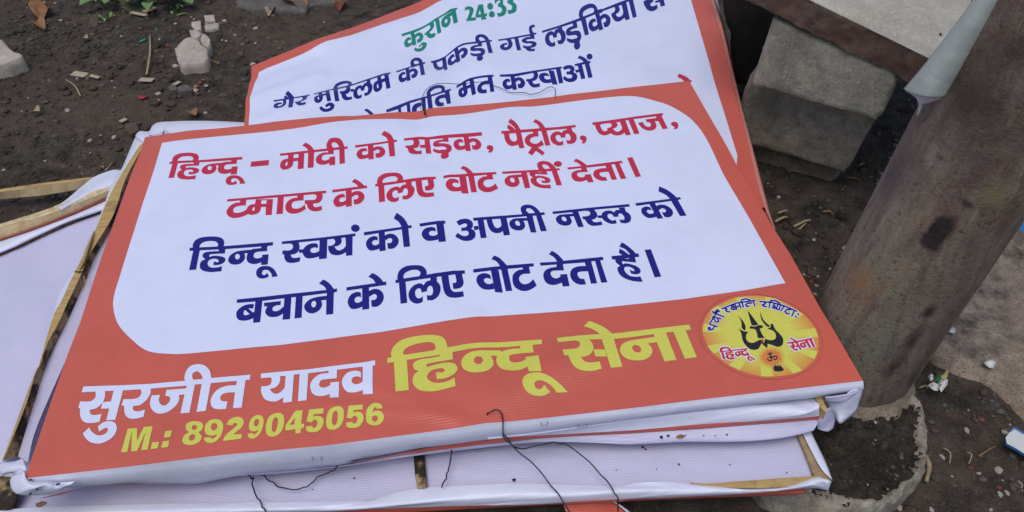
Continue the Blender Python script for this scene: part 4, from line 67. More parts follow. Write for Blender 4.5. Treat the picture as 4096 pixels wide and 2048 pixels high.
('B','pakdi_word','navy',['5.3 509.8,34 523.7,58.4 542.4,69.4 546.8,94.2 543.5,110.8 542.5,124.9 542.1,124.8 534.9,97.2 534.5,72.6 539.5,59.3 536.2,33.9 519.1,6.3 502.8', '9 507.9,10.3 489.5*,14 475.5*,20.7 469.7*,29 479.2,29.7 466.2,36.2 470,34 523.7|15.9 506.5,26.8 512.4,27.2 495.2*,25.8 487.6*,21.8 486.2*,17.9 493.7*', '51.3 534.3,54 483.6,61.4 486.9,59.1 535.6', '50.5 520.2,46 521.2*,40.1 515.3*,36.9 504.2*,37.5 492.8*,41.8 484.2*,47.4 485.1*,53.6 490.2,52.8 503.6,50.4 499.7*,46.9 497.9*,44.4 501.2*,44.6 507.6*,47.7 511.2*,51.3 510.3', '59.4 524.9,64.3 530*,70.6 529.9*,75.2 523.2*,77 512.8*,74.8 500.9*,69.8 492.8*,63.9 491.8,62.9 505.9,66.8 506.9*,68.8 511.5*,68.2 517.8*,65.1 519*,60.5 512.2', '97.4 539.3,97.3 528.7,90.6 529*,85 526.6*,82.1 519.9*,83.1 509.4*,88 505.4*,96 502.9*,100.4 498.2*,100.6 492.5*,96.5 491.9*,89.4 493.8*,82 502.2,80.9 494.8,86.4 485.2*,94.2 479.1,92.4 476.7*,91.6 469*,94.4 461*,99.7 460.8*,103.4 468.7*,102.7 477.7,107.1 486.1*,108.8 495*,107.5 506.6*,101.9 513*,93.8 515.1*,90.2 518.5*,94 520.2*,105.1 519.6,105.3 539.5', '94.9 535,93.6 552*,95.6 565*,102 570.5*,110.3 568.8*,116.8 558.2*,120.3 541.8,122.7 485.9,114.7 486.5,113.3 536|104.2 541.5,100.9 550.5*,102.1 557.6*,106 558.5*,110.3 552.2*,112.6 542.2']),
('B','gai_word','navy',['136.7 540.9,198.7 548.8,211.5 552.8,211.3 545.5,199.1 541.5,176.1 538.9,137.3 534.1', '152.2 537.7,154.2 527.8*,154.3 516*,151.7 507.2*,147.9 504.5*,146 509.5*,147.6 513.8*,152.5 515.9,152.9 522.9,144.7 521.4*,138.7 513.3*,137.8 503*,142.3 494.1*,149.1 492*,157.3 499.1*,162.3 514.4*,161.9 527.4*,160.2 540.9', '168 541.7,167.8 487.2,175.7 487.4,175.3 542.7', '212.3 587,212.2 575.7,207.1 574.2*,205 566*,206.5 553.3,206.5 543.6,199.5 545,198.8 559.8*,199.9 574.5*,204.7 584.8*', '198.9 545.1,198.1 538,190.2 537.2*,181.6 529.4*,181.2 520*,187.5 512.8*,195.6 511.2*,197.9 506.1*,194.5 502.1*,187.5 501.9*,180.9 506,179.9 496.9,184.1 492.6,186.6 484.1*,191.9 479.6*,200.2 479.1,201 489.2,195.4 489.2*,194 492.9,202 495.9*,206.9 505.4*,205.5 515.1*,199 519.9*,190.9 521.6*,188.9 525.5*,190.9 527.5*,205.9 528.1,206.9 547.1']),
('B','ladkiyon_word','navy',['223.1 557.3,302.8 593.7,342.4 615.3,387.1 639.3,411 650.6,440.5 669.2,438.2 658.6,419.6 643.3,403.1 637.2,343.4 607.2,313.9 590.1,303.5 583.3,263.1 566.4,223 548.7', '255.3 570.5,255 560.5,249.6 557.4*,245.3 545.8,243.1 551.4*,238.5 552.6*,230.7 543.7*,225 525.4*,224.9 503.6*,230.2 491.7*,235.5 490.1*,240.9 494.9,241.9 511.1,236.7 505.4*,233.4 512.1*,233.2 525.8*,235.5 534.2*,239.2 537.1*,241.3 531.7*,240.8 523.4,248.2 526.5,249.4 536.2*,252.8 543.4*,255.2 540.7*,255.9 528.2*,253.9 515.8*,251.2 512.9*,247.2 514.1,246.5 498.6,253.1 498.1*,260.1 507.9*,264.7 524.5*,265.8 542.6*,262.7 556.6,264.1 575.3', '286.2 580.6,285.1 565.7,277.9 562.1*,271.6 555.4*,267.9 544.4*,268.1 530.5*,273 527.8*,281.4 529*,285.7 525.2*,285.5 517.4*,281 514.1*,273.5 512.7*,266.2 519.9,264.4 509.1,269.5 499*,277.4 495.2,275.2 490.8*,273.7 479.9*,276 470.5*,281.7 473.3*,286.4 486.3*,286.4 498.2,291.9 512.4*,294.6 525.6*,294.3 540.9*,288.7 546.5*,280.1 544.6*,276.6 547.3*,280.7 551.8*,292.9 557.6,294.8 585.7', '302.4 591.2,303.8 611.7*,311.8 633.8*,325.4 647.1*,338.1 647.6*,343.2 633.8*,342.4 615.3,334.8 607.7,333.1 610.7,335.9 620.7*,334.9 629.4*,327.5 629.9*,315.7 619.7*,311.4 608.7*,310.6 599.8,313.9 590.1,309.5 525.7,301.1 521.9,303.9 585.7', '334.8 603.8,331.1 536.3,339.9 541,343.7 606', '332 584.8,327.1 585.9*,319.7 577.7*,314.7 562.7*,314 547.6*,317.7 536.4*,324 537.9*,331.5 545,332.5 562.8,329.2 557.4*,325.1 554.8*,322.8 559.2*,323.8 567.6*,327.7 572.7*,331.6 571.7', '342.6 591.6,348.8 598.7*,355.8 599*,360.1 590.2*,360.7 576.4*,356.7 560.4*,350 549.3*,343.3 547.7,344 566.4,348.5 568*,351.4 574.2*,351.6 582.6*,348.2 584*,342.1 574.8', '376.6 630.7,377.7 617.1*,373.4 604.8*,366.1 597.2,365.3 585.7*,368.1 568.5*,374.6 564.6*,381.7 569.5*,388.2 577.1,388.5 565.5,397.5 570,405.1 643.6|386.3 626,393.4 629.8,390.4 598.6,385.2 586.7*,378.2 582.5*,374.9 587.6*,375 595.3,381.2 600.5*,386.2 612.7*', '410.5 645.2,403.8 572.5,412.6 576.3,420.1 648.6', '341.9 619.4,351.3 622.8,350.8 607,335.9 599.7']),
('B','se_word','navy',['438.6 635,451 642,461.2 645.2,457 629.7*,449.5 621.9,448.9 614*,451.9 610.6*,462 616.5,460.2 602.2,452.2 593.4*,444.4 591.9*,438.6 598.9*,437.3 612.4*,436.6 620.6', '460.9 630.3,470.8 634.9,468.9 624.5,460.6 623.6', '471.5 645.8,467.1 605.3,476.9 609.8,481.2 646.4']),
('B','vritti_word','navy',['-111.1 344.3,-107.4 351.3,-101.9 344.5*,-95 332,-91.6 323.9,-99 325.2,-105.9 339.6*', '-72.9 338.3,-32.5 360.6,-2.1 371,4.5 374.3,24.4 383.6,39.5 391.9,39.8 385.1,7.6 368.8,-31.4 352.6,-53.8 335.7,-71.7 329.6', '-38.4 355.8,-36.2 319.4,-30.4 318.3,-32.5 360.6', '-52.8 347,-51.5 322.2,-46.2 321.2,-48 349.9', '-12.1 351,-19.6 350.4*,-26.1 343.9*,-28.8 331.1*,-28.3 317.9,-19.9 316.4,-19.8 333.3*,-14.4 339.9,-11.7 339.4', '-12 362.6,-10.5 314.7,-4.2 313.5,-5.4 369.3', '-2.6 370.7,-2.4 384.6*,2.8 397.8*,12.9 406.1*,22.9 406.3*,28.7 399*,29.4 386.7,22.1 382,23.5 389.8*,21.4 395.3*,14.8 395.5*,7 388.9*,3.5 381.5*,5 374.2,7.9 311.3,0 312.8', '27.6 383,29.5 372.6,21.8 371.1*,14 363.7*,11 352.5*,12.3 338.8*,17.4 332.5*,26 333.4,25.8 344.9,21 344.8*,18.5 351.1*,20.3 357.6*,29 360.5,31.8 338,38.5 340.6,36.6 389.4']),
('B','mat_word','navy',['50.1 400.1,65.2 410.6,75.4 413.3,117.4 407.9,117.6 401.6,80.6 406.6,69.4 405.7,50.2 392.5', '60.6 406.1,61 392.2,56.5 389.5*,53.3 383.5*,52.2 374.3*,53.4 365.4*,57 360.2*,61.7 360.8*,66.1 366*,68.6 374.2*,68.7 384.3,74.6 386,75.7 362,83.1 364.1,81.4 410.9|67.7 404.6,74 406.4,74.4 395.2,68 393.8|61.3 383,61.5 374.8*,61 371.2*,59.5 372*,58.8 376.5*,59.5 381.1*', '106.7 406.8,106.6 393.4,97.4 393.7*,88.6 385.6*,85.8 376*,87.8 365.6*,93 361.1*,102 359,101.8 370,95.8 371.1*,94.2 378.5*,97.8 383.5*,108.2 382.9,107.8 359.3,115.2 358.5,114.5 407.4']),
('B','karvao_word','navy',['128.4 406.1,153.1 405.1,240.7 412.9,240 406.3,195.2 402.7,153.3 396.2,128.4 399.9', '146.7 401.6,147 356.8,154.4 357.2,154.3 400.1', '145.2 389.7,140.9 392*,134.9 388.9*,131.2 380.3*,131.4 370.2*,135.2 361.3*,140.7 360.2*,146.9 362.6,146.8 374.5,144.2 371.9*,140.8 371.5*,138.5 375.2*,139 380.7*,142.2 382.8*,145.6 380.8', '154.1 390.7,159.1 393.5*,165.1 391.3*,169.2 384*,170.5 374.4*,167.9 364.9*,162.7 359.5*,157 360.6,156.6 373.1,160.4 372.7*,162.6 376*,162.3 381.6*,159.3 383.7*,154.5 379.4', '185.3 403.6,188.5 397.7*,186.9 389.7*,181.9 384.5*,173.3 384.7,173.2 377.6,175.6 377.1,177.2 367.1*,182.1 358.2*,188.5 357*,194.8 358.1,195.2 368.7,188.6 367*,184.6 369.7*,183.4 376.5,190.1 378.9*,195.1 388.2*,195.8 398.4*,194.2 408.2', '215.6 405.1,216.4 359.7,225.4 357.4,224.9 400.7', '213.9 393.5,208.6 397.5*,201.1 396.6*,196.7 389.3*,196.9 379*,201.7 368.5*,208.5 365.4*,216.2 365.6,215.9 377.7,212.8 376*,208.6 376.8*,205.7 381.4*,206.2 386.8*,210.2 387.8*,214.4 384.5', '229.4 412,228.1 359.9,235.8 360.6,237.8 412.4', '241.8 408.5,249.5 415.1*,258.3 413.8*,261.9 404.6*,260.6 394.3*,258 390.6,262.6 381.4*,262.1 371.3*,256.8 362.1*,247.7 360.2*,240.9 365.1*,237 372.6,240.8 381.5,245.4 373.4*,250.6 371.8*,254 375.9*,253.4 382.2*,245.4 384.7,246.1 394,251.9 394.3*,254.2 399.7*,251.6 403.4*,244.3 399.5', '262.4 396.1,268.9 396.5,268.3 387.6,262 386.7', '264.3 416.5,281.4 421.1,291.2 422.5,294.1 422.5,293.4 415.5,288.7 414.3,278.2 412.1,264.3 409.4', '269.1 414.9,267.8 364.7,275.4 365.2,277.3 416.5', '282.7 418.7,280.4 365.7,288.2 366.3,290.9 420.4', '273.2 436.9,277.7 446.6,283.1 441.5*,287.4 433*,290.7 422.6,289.1 416.4,280.9 418,281.2 423.3,278 431.6*', '300.8 438.1*,299.1 432.6*,296.4 428.9*,293.5 427.9*,291.2 429.9*,289.9 434.4*,290.2 440.2*,291.9 445.7*,294.5 449.5*,297.4 450.5*,299.8 448.4*,301 443.9*']),
('B','red_mark','red',['433.1 345.6,439.2 357.3,444.5 351.5*,449.2 344.5*,452.8 333.7,455.4 331.2,450.3 324.2,442 325.8,438.9 338.4*']),
]
A_OUT = '-470.4 312.7,-401.3 317.1,-295.6 316.5*,-256.4 318.9,-194.2 318.6,-124.5 314.8,-14.2 313.2,146.5 308.8,376.6 312,443.6 312.7,451.5 124.7,452.5 55.7,458.8 -64,462.7 -109,464.9 -203.4,466.9 -231.3,470.4 -312.7,342.5 -312.5,232.2 -313.1,94.4 -312.9,52.9 -312.6,-14.8 -313.6,-126.6 -315.4,-230.8 -312.4,-337.3 -313.2,-443.6 -312.7,-448.2 -218.9,-452 -144.2,-452.5 -93,-457.2 -18.1,-461.4 54.5,-462.3 92,-467.5 209.8,-467.6 276.9'
A_WHITE = '-436.6 289.9,-355.4 292.3,-252.9 290.9,-210.4 293.3*,-166.8 299.1*,-112.1 300.1*,-46.8 291.5*,-5.3 288*,56 285.5*,102.8 289.5*,126 291.9*,147.6 290.5*,172.9 285.5*,216.6 286.7*,258.7 288.3*,300.4 288.9*,331.1 286.4*,350.8 280.2*,368.5 268.7*,392.5 248.7*,407.4 226.4*,419 200.3*,426.3 153.7*,426.6 60.1,433.1 -35.3,438.4 -159.8,391.4 -162.9,309.9 -166.3,179.1 -165.2,129.7 -162.8,70.2 -159.1*,31.9 -157.4*,-12.4 -160.6*,-67.6 -164.8,-134.7 -166.7,-188 -167.6,-225.7 -166.4,-280.3 -165.2,-298.4 -164.9*,-319.7 -162.7*,-351.8 -153.5*,-377.1 -131.7*,-400.8 -104.3*,-415.4 -74.2*,-420.5 -53.3*,-422.9 -15.4,-426.3 51.7,-430.3 135.3,-432.4 205.7'
B_OUT = '-331.6 536.1,-199.8 626.6,-62.4 717.7,169 867,587.7 771.1,569 611,534.5 390.4,502.8 204.1,478.2 66.4,467.9 -5.2,-280.2 78.1,-315.3 347.7'
B_WHITE = '-316.8 517.9,-304.7 528.1,-243.1 567.8,-194.1 603.5,-150.2 622.5,-61.9 672.8,22.9 728.7,217.9 804.9,546.1 731,531.3 619.2,495.4 346.4,465.8 114.3,430.3 17.3,-279.8 134.4,-307.6 347.8,-315.4 430.5'
CAM_LOC=(0.113298,-0.778740,0.808079)
CAM_R=((0.999990,-0.003198,-0.002972),(-0.000000,-0.680775,0.732492),(-0.004366,-0.732485,-0.680769))
FOCAL=3000.0/4096
PA=(0.000000,0.000000,0.125000)
NA=(-0.051750,-0.035424,0.998032)
BX=(0.993865,0.095986,0.054941)
BY=(-0.097744,0.994752,0.030239)

# ---------------------------------------------------------------- camera, sky, sun, exposure
cam = bpy.data.cameras.new('camera'); camo = bpy.data.objects.new('camera', cam); COL.objects.link(camo)
cam.sensor_fit = 'HORIZONTAL'; cam.sensor_width = 36.0; cam.lens = 36.0 * FOCAL
cam.clip_start = 0.02; cam.clip_end = 200
RW = np.array(CAM_R); C0 = np.array(CAM_LOC)
m = Matrix.Identity(4)
for r in range(3):
    m[r][0] = RW[r][0]; m[r][1] = -RW[r][1]; m[r][2] = -RW[r][2]; m[r][3] = C0[r]
camo.matrix_world = m
sc.camera = camo
world = bpy.data.worlds.new('World'); sc.world = world; world.use_nodes = True
wn = world.node_tree; wn.nodes.clear()
sky = wn.nodes.new('ShaderNodeTexSky'); sky.sky_type = 'NISHITA'; sky.sun_disc = False
SUN_EL = math.radians(72); SUN_AZ = math.radians(205)
sky.sun_elevation = SUN_EL; sky.sun_rotation = SUN_AZ; sky.dust_density = 3.0; sky.air_density = 1.0; sky.ozone_density = 1.0
bg = wn.nodes.new('ShaderNodeBackground'); bg.inputs[1].default_value = 0.13
wo = wn.nodes.new('ShaderNodeOutputWorld')
wn.links.new(sky.outputs[0], bg.inputs[0]); wn.links.new(bg.outputs[0], wo.inputs[0])
sl = bpy.data.lights.new('sun', 'SUN'); sl.energy = 1.35; sl.angle = math.radians(45); sl.color = (1.0, 0.965, 0.92)
so = bpy.data.objects.new('sun', sl); COL.objects.link(so)
sd = Vector((math.sin(SUN_AZ) * math.cos(SUN_EL), math.cos(SUN_AZ) * math.cos(SUN_EL), math.sin(SUN_EL)))
so.rotation_euler = sd.to_track_quat('Z', 'Y').to_euler(); so.location = (0, 0, 5)
sc.view_settings.view_transform = 'Standard'; sc.view_settings.look = 'None'
sc.view_settings.exposure = EXPO = -0.15; sc.view_settings.gamma = 1.0; sc.view_settings.use_curve_mapping = False
sc.cycles.max_bounces = 6

# ---------------------------------------------------------------- geometry helpers
V = lambda *a: np.array(a, float)
Z = V(0, 0, 1); PA_ = V(*PA); NA_ = V(*NA); BX_ = V(*BX); BY_ = V(*BY)
O0 = V(0, 0, 0)
def at(x, y, plane):
    "the point of a plane (point, normal) seen in that direction"
    p, n = plane
    r = RW @ V((x - 2048), (y - 1024), 3000.0)
    return C0 + r * (((p - C0) @ n) / (r @ n))
def lay(off): return (PA_ + NA_ * off, NA_)          # planes parallel to the stacked boards
def gz(z): return (V(0, 0, z), Z)
def P(s): return [tuple(map(float, t.split())) for t in s.split(',')]
def tag(o, label=None, cat=None, group=None, kind=None):
    if label: o['label'] = label
    if cat: o['category'] = cat
    if group: o['group'] = group
    if kind: o['kind'] = kind
    return o
def empty(name, loc=(0, 0, 0), mat=None):
    o = bpy.data.objects.new(name, None); COL.objects.link(o); o.empty_display_size = .05
    if mat is not None: o.matrix_world = mat
    else: o.location = loc
    return o
def mesh(name, verts, faces, mat, parent=None, smooth=True, world=True):
    "verts in world space when the parent has a frame and world is True"
    me = bpy.data.meshes.new(name)
    vv = [tuple(map(float, v)) for v in verts]
    if parent is not None and world:
        inv = PINV.setdefault(parent.name, parent.matrix_world.inverted() if parent.type != 'EMPTY' else parent.matrix_world.inverted())
        vv = [tuple(inv @ Vector(v)) for v in vv]
    me.from_pydata(vv, [], [tuple(f) for f in faces])
    me.validate(); me.update()
    if smooth: me.polygons.foreach_set('use_smooth', [True] * len(me.polygons))
    for mm in (mat if isinstance(mat, list) else [mat]): me.materials.append(mm)
    o = bpy.data.objects.new(name, me); COL.objects.link(o)
    if parent is not None: o.parent = parent
    return o
PINV = {}
def solidify(o, t, off=-1):
    md = o.modifiers.new('thickness', 'SOLIDIFY'); md.thickness = t; md.offset = off; return o
def bevel(o, w, seg=2):
    md = o.modifiers.new('bevel', 'BEVEL'); md.width = w; md.segments = seg; md.limit_method = 'ANGLE'; return o
def resample(pts, n):
    pts = np.array(pts, float); d = np.r_[0, np.cumsum(np.linalg.norm(np.diff(pts, axis=0), axis=1))]
    t = np.linspace(0, d[-1], n)
    return np.array([[np.interp(a, d, pts[:, k]) for k in range(pts.shape[1])] for a in t])
def cr(pts, n):
    "smooth curve through the points, n samples"
    pts = np.array(pts, float); k = len(pts)
    e = np.vstack([2 * pts[0] - pts[1], pts, 2 * pts[-1] - pts[-2]])
    out = []
    for t in np.linspace(0, k - 1 - 1e-6, n):
        i = int(t); f = t - i; p0, p1, p2, p3 = e[i:i + 4]
        out.append(.5 * ((2 * p1) + (-p0 + p2) * f + (2 * p0 - 5 * p1 + 4 * p2 - p3) * f * f + (-p0 + 3 * p1 - 3 * p2 + p3) * f ** 3))
    return np.array(out)
def hash2(ix, iy, s):
    h = (ix * 374761393 + iy * 668265263 + s * 982451653) & 0xFFFFFFFF
    h = ((h ^ (h >> 13)) * 1274126177) & 0xFFFFFFFF
    return ((h ^ (h >> 16)) & 0xFFFF) / 65535.0
def vnoise(x, y, s=0):
    x = np.asarray(x, float); y = np.asarray(y, float)
    ix = np.floor(x).astype(np.int64); iy = np.floor(y).astype(np.int64); fx = x - ix; fy = y - iy
    fx = fx * fx * (3 - 2 * fx); fy = fy * fy * (3 - 2 * fy)
    a = hash2(ix, iy, s); b = hash2(ix + 1, iy, s); c = hash2(ix, iy + 1, s); d = hash2(ix + 1, iy + 1, s)
    return (a * (1 - fx) + b * fx) * (1 - fy) + (c * (1 - fx) + d * fx) * fy
def fbm(x, y, o=4, s=0, g=.5):
    v = 0; am = 1; t = 0
    for k in range(o):
        v = v + am * vnoise(np.asarray(x) * 2 ** k, np.asarray(y) * 2 ** k, s + k); t += am; am *= g
    return v / t - .5
def loft(name, rows, mat, parent=None, n=60, noise=0, sub=0, seed=0, sm=True, thick=0):
    "cloth or timber face: each row is a list of world points; rows are joined in order"
    R = [cr(r, n) if sm else resample(r, n) for r in rows]
    if sub:
        R = list(np.array([cr([r[i] for r in R], (len(R) - 1) * sub + 1) for i in range(n)]).transpose(1, 0, 2))
    vs = np.array(R); k = len(R)
    if noise:
        q = vs.reshape(-1, 3)
        du = np.linalg.norm(vs[0, -1] - vs[0, 0])
        U, W_ = np.meshgrid(np.linspace(0, du, n), np.linspace(0, k * .012, k))
        h = fbm(U * 28, W_ * 60 + seed, 3, seed) * noise
        tdir = C0 - q.mean(axis=0); tdir /= np.linalg.norm(tdir)
        q += h.reshape(-1, 1) * tdir
        vs = q.reshape(vs.shape)
    f = [(i * n + j, i * n + j + 1, (i + 1) * n + j + 1, (i + 1) * n + j) for i in range(k - 1) for j in range(n - 1)]
    o = mesh(name, vs.reshape(-1, 3), f, mat, parent)
    if thick: solidify(o, thick, 0)
    return o
def px_rows(rows):
    "rows of ('x y,x y', plane) to world points"
    return [[at(x, y, pl) for x, y in P(s)] for s, pl in rows]
def tube(name, pts, r, mat, parent=None, n=40, sides=6, taper=None):
    c = cr(pts, n); vs = []; f = []
    for i in range(n):
        d = c[min(i + 1, n - 1)] - c[max(i - 1, 0)]; d /= np.linalg.norm(d) + 1e-12
        a = np.cross(d, Z if abs(d[2]) < .9 else V(1, 0, 0)); a /= np.linalg.norm(a); b = np.cross(d, a)
        rr = r * (taper(i / (n - 1)) if taper else 1)
        for k in range(sides):
            t = 2 * math.pi * k / sides; vs.append(c[i] + rr * (a * math.cos(t) + b * math.sin(t)))
    for i in range(n - 1):
        for k in range(sides):
            f.append((i * sides + k, i * sides + (k + 1) % sides, (i + 1) * sides + (k + 1) % sides, (i + 1) * sides + k))
    f.append(tuple(range(sides))[::-1]); f.append(tuple((n - 1) * sides + k for k in range(sides)))
    return mesh(name, vs, f, mat, parent)

# ---------------------------------------------------------------- materials
def lin(c): return tuple(c) + (1.0,)
class NT:
    def __init__(s, name):
        s.m = bpy.data.materials.new(name); s.m.use_nodes = True; s.t = s.m.node_tree; s.b = s.t.nodes['Principled BSDF']
        s.tc = s.t.nodes.new('ShaderNodeTexCoord')
    def n(s, typ, **kw):
        nd = s.t.nodes.new(typ)
        for k, v in kw.items():
            if k in nd.inputs: nd.inputs[k].default_value = v
            else: setattr(nd, k, v)
        return nd
    def l(s, a, b): s.t.links.new(a, b)
    def map(s, scale=(1, 1, 1), src='Object', rot=(0, 0, 0)):
        mp = s.n('ShaderNodeMapping'); mp.inputs['Scale'].default_value = scale; mp.inputs['Rotation'].default_value = rot
        s.l(s.tc.outputs[src], mp.inputs[0]); return mp.outputs[0]
    def noise(s, scale, detail=4, rough=.55, vec=None, dist=0):
        nd = s.n('ShaderNodeTexNoise'); nd.inputs['Scale'].default_value = scale; nd.inputs['Detail'].default_value = detail
        nd.inputs['Roughness'].default_value = rough; nd.inputs['Distortion'].default_value = dist
        s.l(vec if vec else s.tc.outputs['Object'], nd.inputs['Vector']); return nd.outputs['Fac']
    def ramp(s, fac, stops):
        r = s.n('ShaderNodeValToRGB'); e = r.color_ramp.elements
        while len(e) < len(stops): e.new(.5)
        for el, (p, c) in zip(e, stops): el.position = p; el.color = lin(c) if len(c) == 3 else c
        s.l(fac, r.inputs[0]); return r.outputs[0]
    def mix(s, fac, a, b, mode='MIX'):
        mx = s.n('ShaderNodeMix', data_type='RGBA', blend_type=mode)
        if isinstance(fac, (int, float)): mx.inputs[0].default_value = fac
        else: s.l(fac, mx.inputs[0])
        for i, c in ((6, a), (7, b)):
            if isinstance(c, tuple): mx.inputs[i].default_value = lin(c) if len(c) == 3 else c
            else: s.l(c, mx.inputs[i])
        return mx.outputs[2]
    def bump(s, h, strength=.3, dist=.001, prev=None):
        b = s.n('ShaderNodeBump'); b.inputs['Strength'].default_value = strength; b.inputs['Distance'].default_value = dist
        s.l(h, b.inputs['Height'])
        if prev: s.l(prev, b.inputs['Normal'])
        s.l(b.outputs[0], s.b.inputs['Normal']); return b.outputs[0]
    def col(s, c):
        if isinstance(c, tuple): s.b.inputs['Base Color'].default_value = lin(c)
        else: s.l(c, s.b.inputs['Base Color'])
    def rough(s, v, spec=.5): s.b.inputs['Roughness'].default_value = v; s.b.inputs['Specular IOR Level'].default_value = spec
def vinyl(name, c, rough=.42, spec=.45, dirt=.12, crease=.07, scuff=.0):
    k = NT(name)
    g = k.noise(9, 6, .7)
    dark = tuple(x * .80 for x in c)
    f = k.ramp(g, [(.42, (0, 0, 0)), (.75, (1, 1, 1))])
    mm = k.n('ShaderNodeMath', operation='MULTIPLY'); k.l(f, mm.inputs[0]); mm.inputs[1].default_value = dirt * 3
    base = k.mix(mm.outputs[0], c, dark)
    sp = k.noise(420, 2, .6); sf = k.ramp(sp, [(.70, (0, 0, 0)), (.78, (1, 1, 1))])
    mm2 = k.n('ShaderNodeMath', operation='MULTIPLY'); k.l(sf, mm2.inputs[0]); mm2.inputs[1].default_value = .10
    base = k.mix(mm2.outputs[0], base, tuple(min(1, x * .8 + .12) for x in c))
    if scuff:
        sn = k.ramp(k.noise(1, 4, .7, k.map((14, 70, 10)), .4), [(.66, (0, 0, 0)), (.74, (1, 1, 1))]); sm_ = k.ramp(k.noise(4, 3), [(.5, (0, 0, 0)), (.65, (1, 1, 1))])
        q1 = k.n('ShaderNodeMath', operation='MULTIPLY'); k.l(sn, q1.inputs[0]); k.l(sm_, q1.inputs[1])
        q2 = k.n('ShaderNodeMath', operation='MULTIPLY'); k.l(q1.outputs[0], q2.inputs[0]); q2.inputs[1].default_value = scuff
        base = k.mix(q2.outputs[0], base, (.62, .42, .36))
    k.col(base); k.rough(rough, spec)
    w = k.n('ShaderNodeTexWave', bands_direction='Y'); w.inputs['Scale'].default_value = 95; w.inputs['Distortion'].default_value = .6; w.inputs['Detail'].default_value = 2
    k.l(k.tc.outputs['Object'], w.inputs['Vector'])
    b1 = k.bump(w.outputs['Fac'], .22, .0006)
    w2 = k.n('ShaderNodeTexWave', bands_direction='X'); w2.inputs['Scale'].default_value = 190; w2.inputs['Distortion'].default_value = .4
    k.l(k.tc.outputs['Object'], w2.inputs['Vector'])
    b2 = k.bump(w2.outputs['Fac'], .12, .0004, b1)
    b3 = k.bump(k.noise(26, 5, .6), .35, .0022, b2)
    rn = k.noise(7, 3, .5, k.map((1, .55, 1), rot=(0, 0, .5)), .9)
    a1 = k.n('ShaderNodeMath', operation='SUBTRACT'); k.l(rn, a1.inputs[0]); a1.inputs[1].default_value = .5
    a2 = k.n('ShaderNodeMath', operation='ABSOLUTE'); k.l(a1.outputs[0], a2.inputs[0])
    a3 = k.n('ShaderNodeMath', operation='POWER'); k.l(a2.outputs[0], a3.inputs[0]); a3.inputs[1].default_value = .45
    k.bump(a3.outputs[0], crease, .010, b3)
    return k.m
M = {}
M['orange'] = vinyl('orange_print', (.58, .115, .080), .32, .5, .2, .09, .35)
M['white'] = vinyl('white_print', (.675, .725, .93), .42)
M['white2'] = vinyl('white_outline_print', (.67, .72, .92), .4)
M['red'] = vinyl('crimson_print', (.52, .022, .062), .36)
M['navy'] = vinyl('navy_print', (.010, .009, .20), .36, .4)
M['green'] = vinyl('green_print', (.004, .22, .155), .38)
M['yellow'] = vinyl('yellow_print', (.62, .62, .10), .36)
M['brown'] = vinyl('brown_print_and_shade', (.25, .05, .03), .4)  # emblem ring print, also the painted fold shadow on the far left board
M['black'] = vinyl('black_print', (.014, .012, .022), .38)
M['orange_sun'] = vinyl('light_orange_print', (.66, .22, .06), .38)
M['edge_white'] = vinyl('white_banner_edge', (.72, .745, .90), .40, .45, .2, .12)
M['lilac'] = vinyl('lilac_banner_back', (.55, .54, .73), .45, .4, .15, .08)
M['pinkedge'] = vinyl('pink_banner_edge', (.70, .28, .24), .42)
def disc_mat():
    k = NT('emblem_print')
    sx = k.n('ShaderNodeVectorMath', operation='SUBTRACT'); sx.inputs[1].default_value = DISC_C
    k.l(k.tc.outputs['Object'], sx.inputs[0])
    ln = k.n('ShaderNodeVectorMath', operation='LENGTH'); k.l(sx.outputs[0], ln.inputs[0])
    mr = k.n('ShaderNodeMapRange'); mr.inputs[1].default_value = .038; mr.inputs[2].default_value = .072
    k.l(ln.outputs['Value'], mr.inputs[0])
    k.col(k.mix(mr.outputs[0], (.62, .60, .10), (.62, .17, .05))); k.rough(.38)
    return k.m
def wood(name, c1, c2, dirt=0, scale=(14, 220, 220)):
    k = NT(name)
    v = k.map(scale)
    g = k.noise(1.0, 5, .6, v, .6)
    c = k.ramp(g, [(.3, c2), (.62, c1)])
    if dirt:
        d = k.ramp(k.noise(22, 5, .65), [(.46, (0, 0, 0)), (.56, (1, 1, 1))])
        c = k.mix(d, c, (.028, .020, .013)) if dirt > .5 else k.mix(k.ramp(k.noise(22, 5, .65), [(.55, (0, 0, 0)), (.7, (.6, .6, .6))]), c, (.05, .035, .02))
    k.col(c); k.rough(.75, .3); k.bump(g, .5, .0012)
    return k.m
M['pine'] = wood('pine_timber', (.50, .36, .15), (.36, .23, .09), .3)
M['pine_dirty'] = wood('muddy_pine_timber', (.46, .32, .18), (.28, .18, .09), 1)
M['pine_side'] = wood('rough_sawn_pine_side', (.52, .40, .24), (.36, .26, .14), 0, (60, 60, 9))
M['pine_pale'] = wood('pale_sawn_pine', (.66, .54, .33), (.44, .33, .17), .3, (90, 90, 14))
M['pine_dull'] = wood('weathered_pine_timber', (.38, .27, .15), (.26, .17, .09), .3)
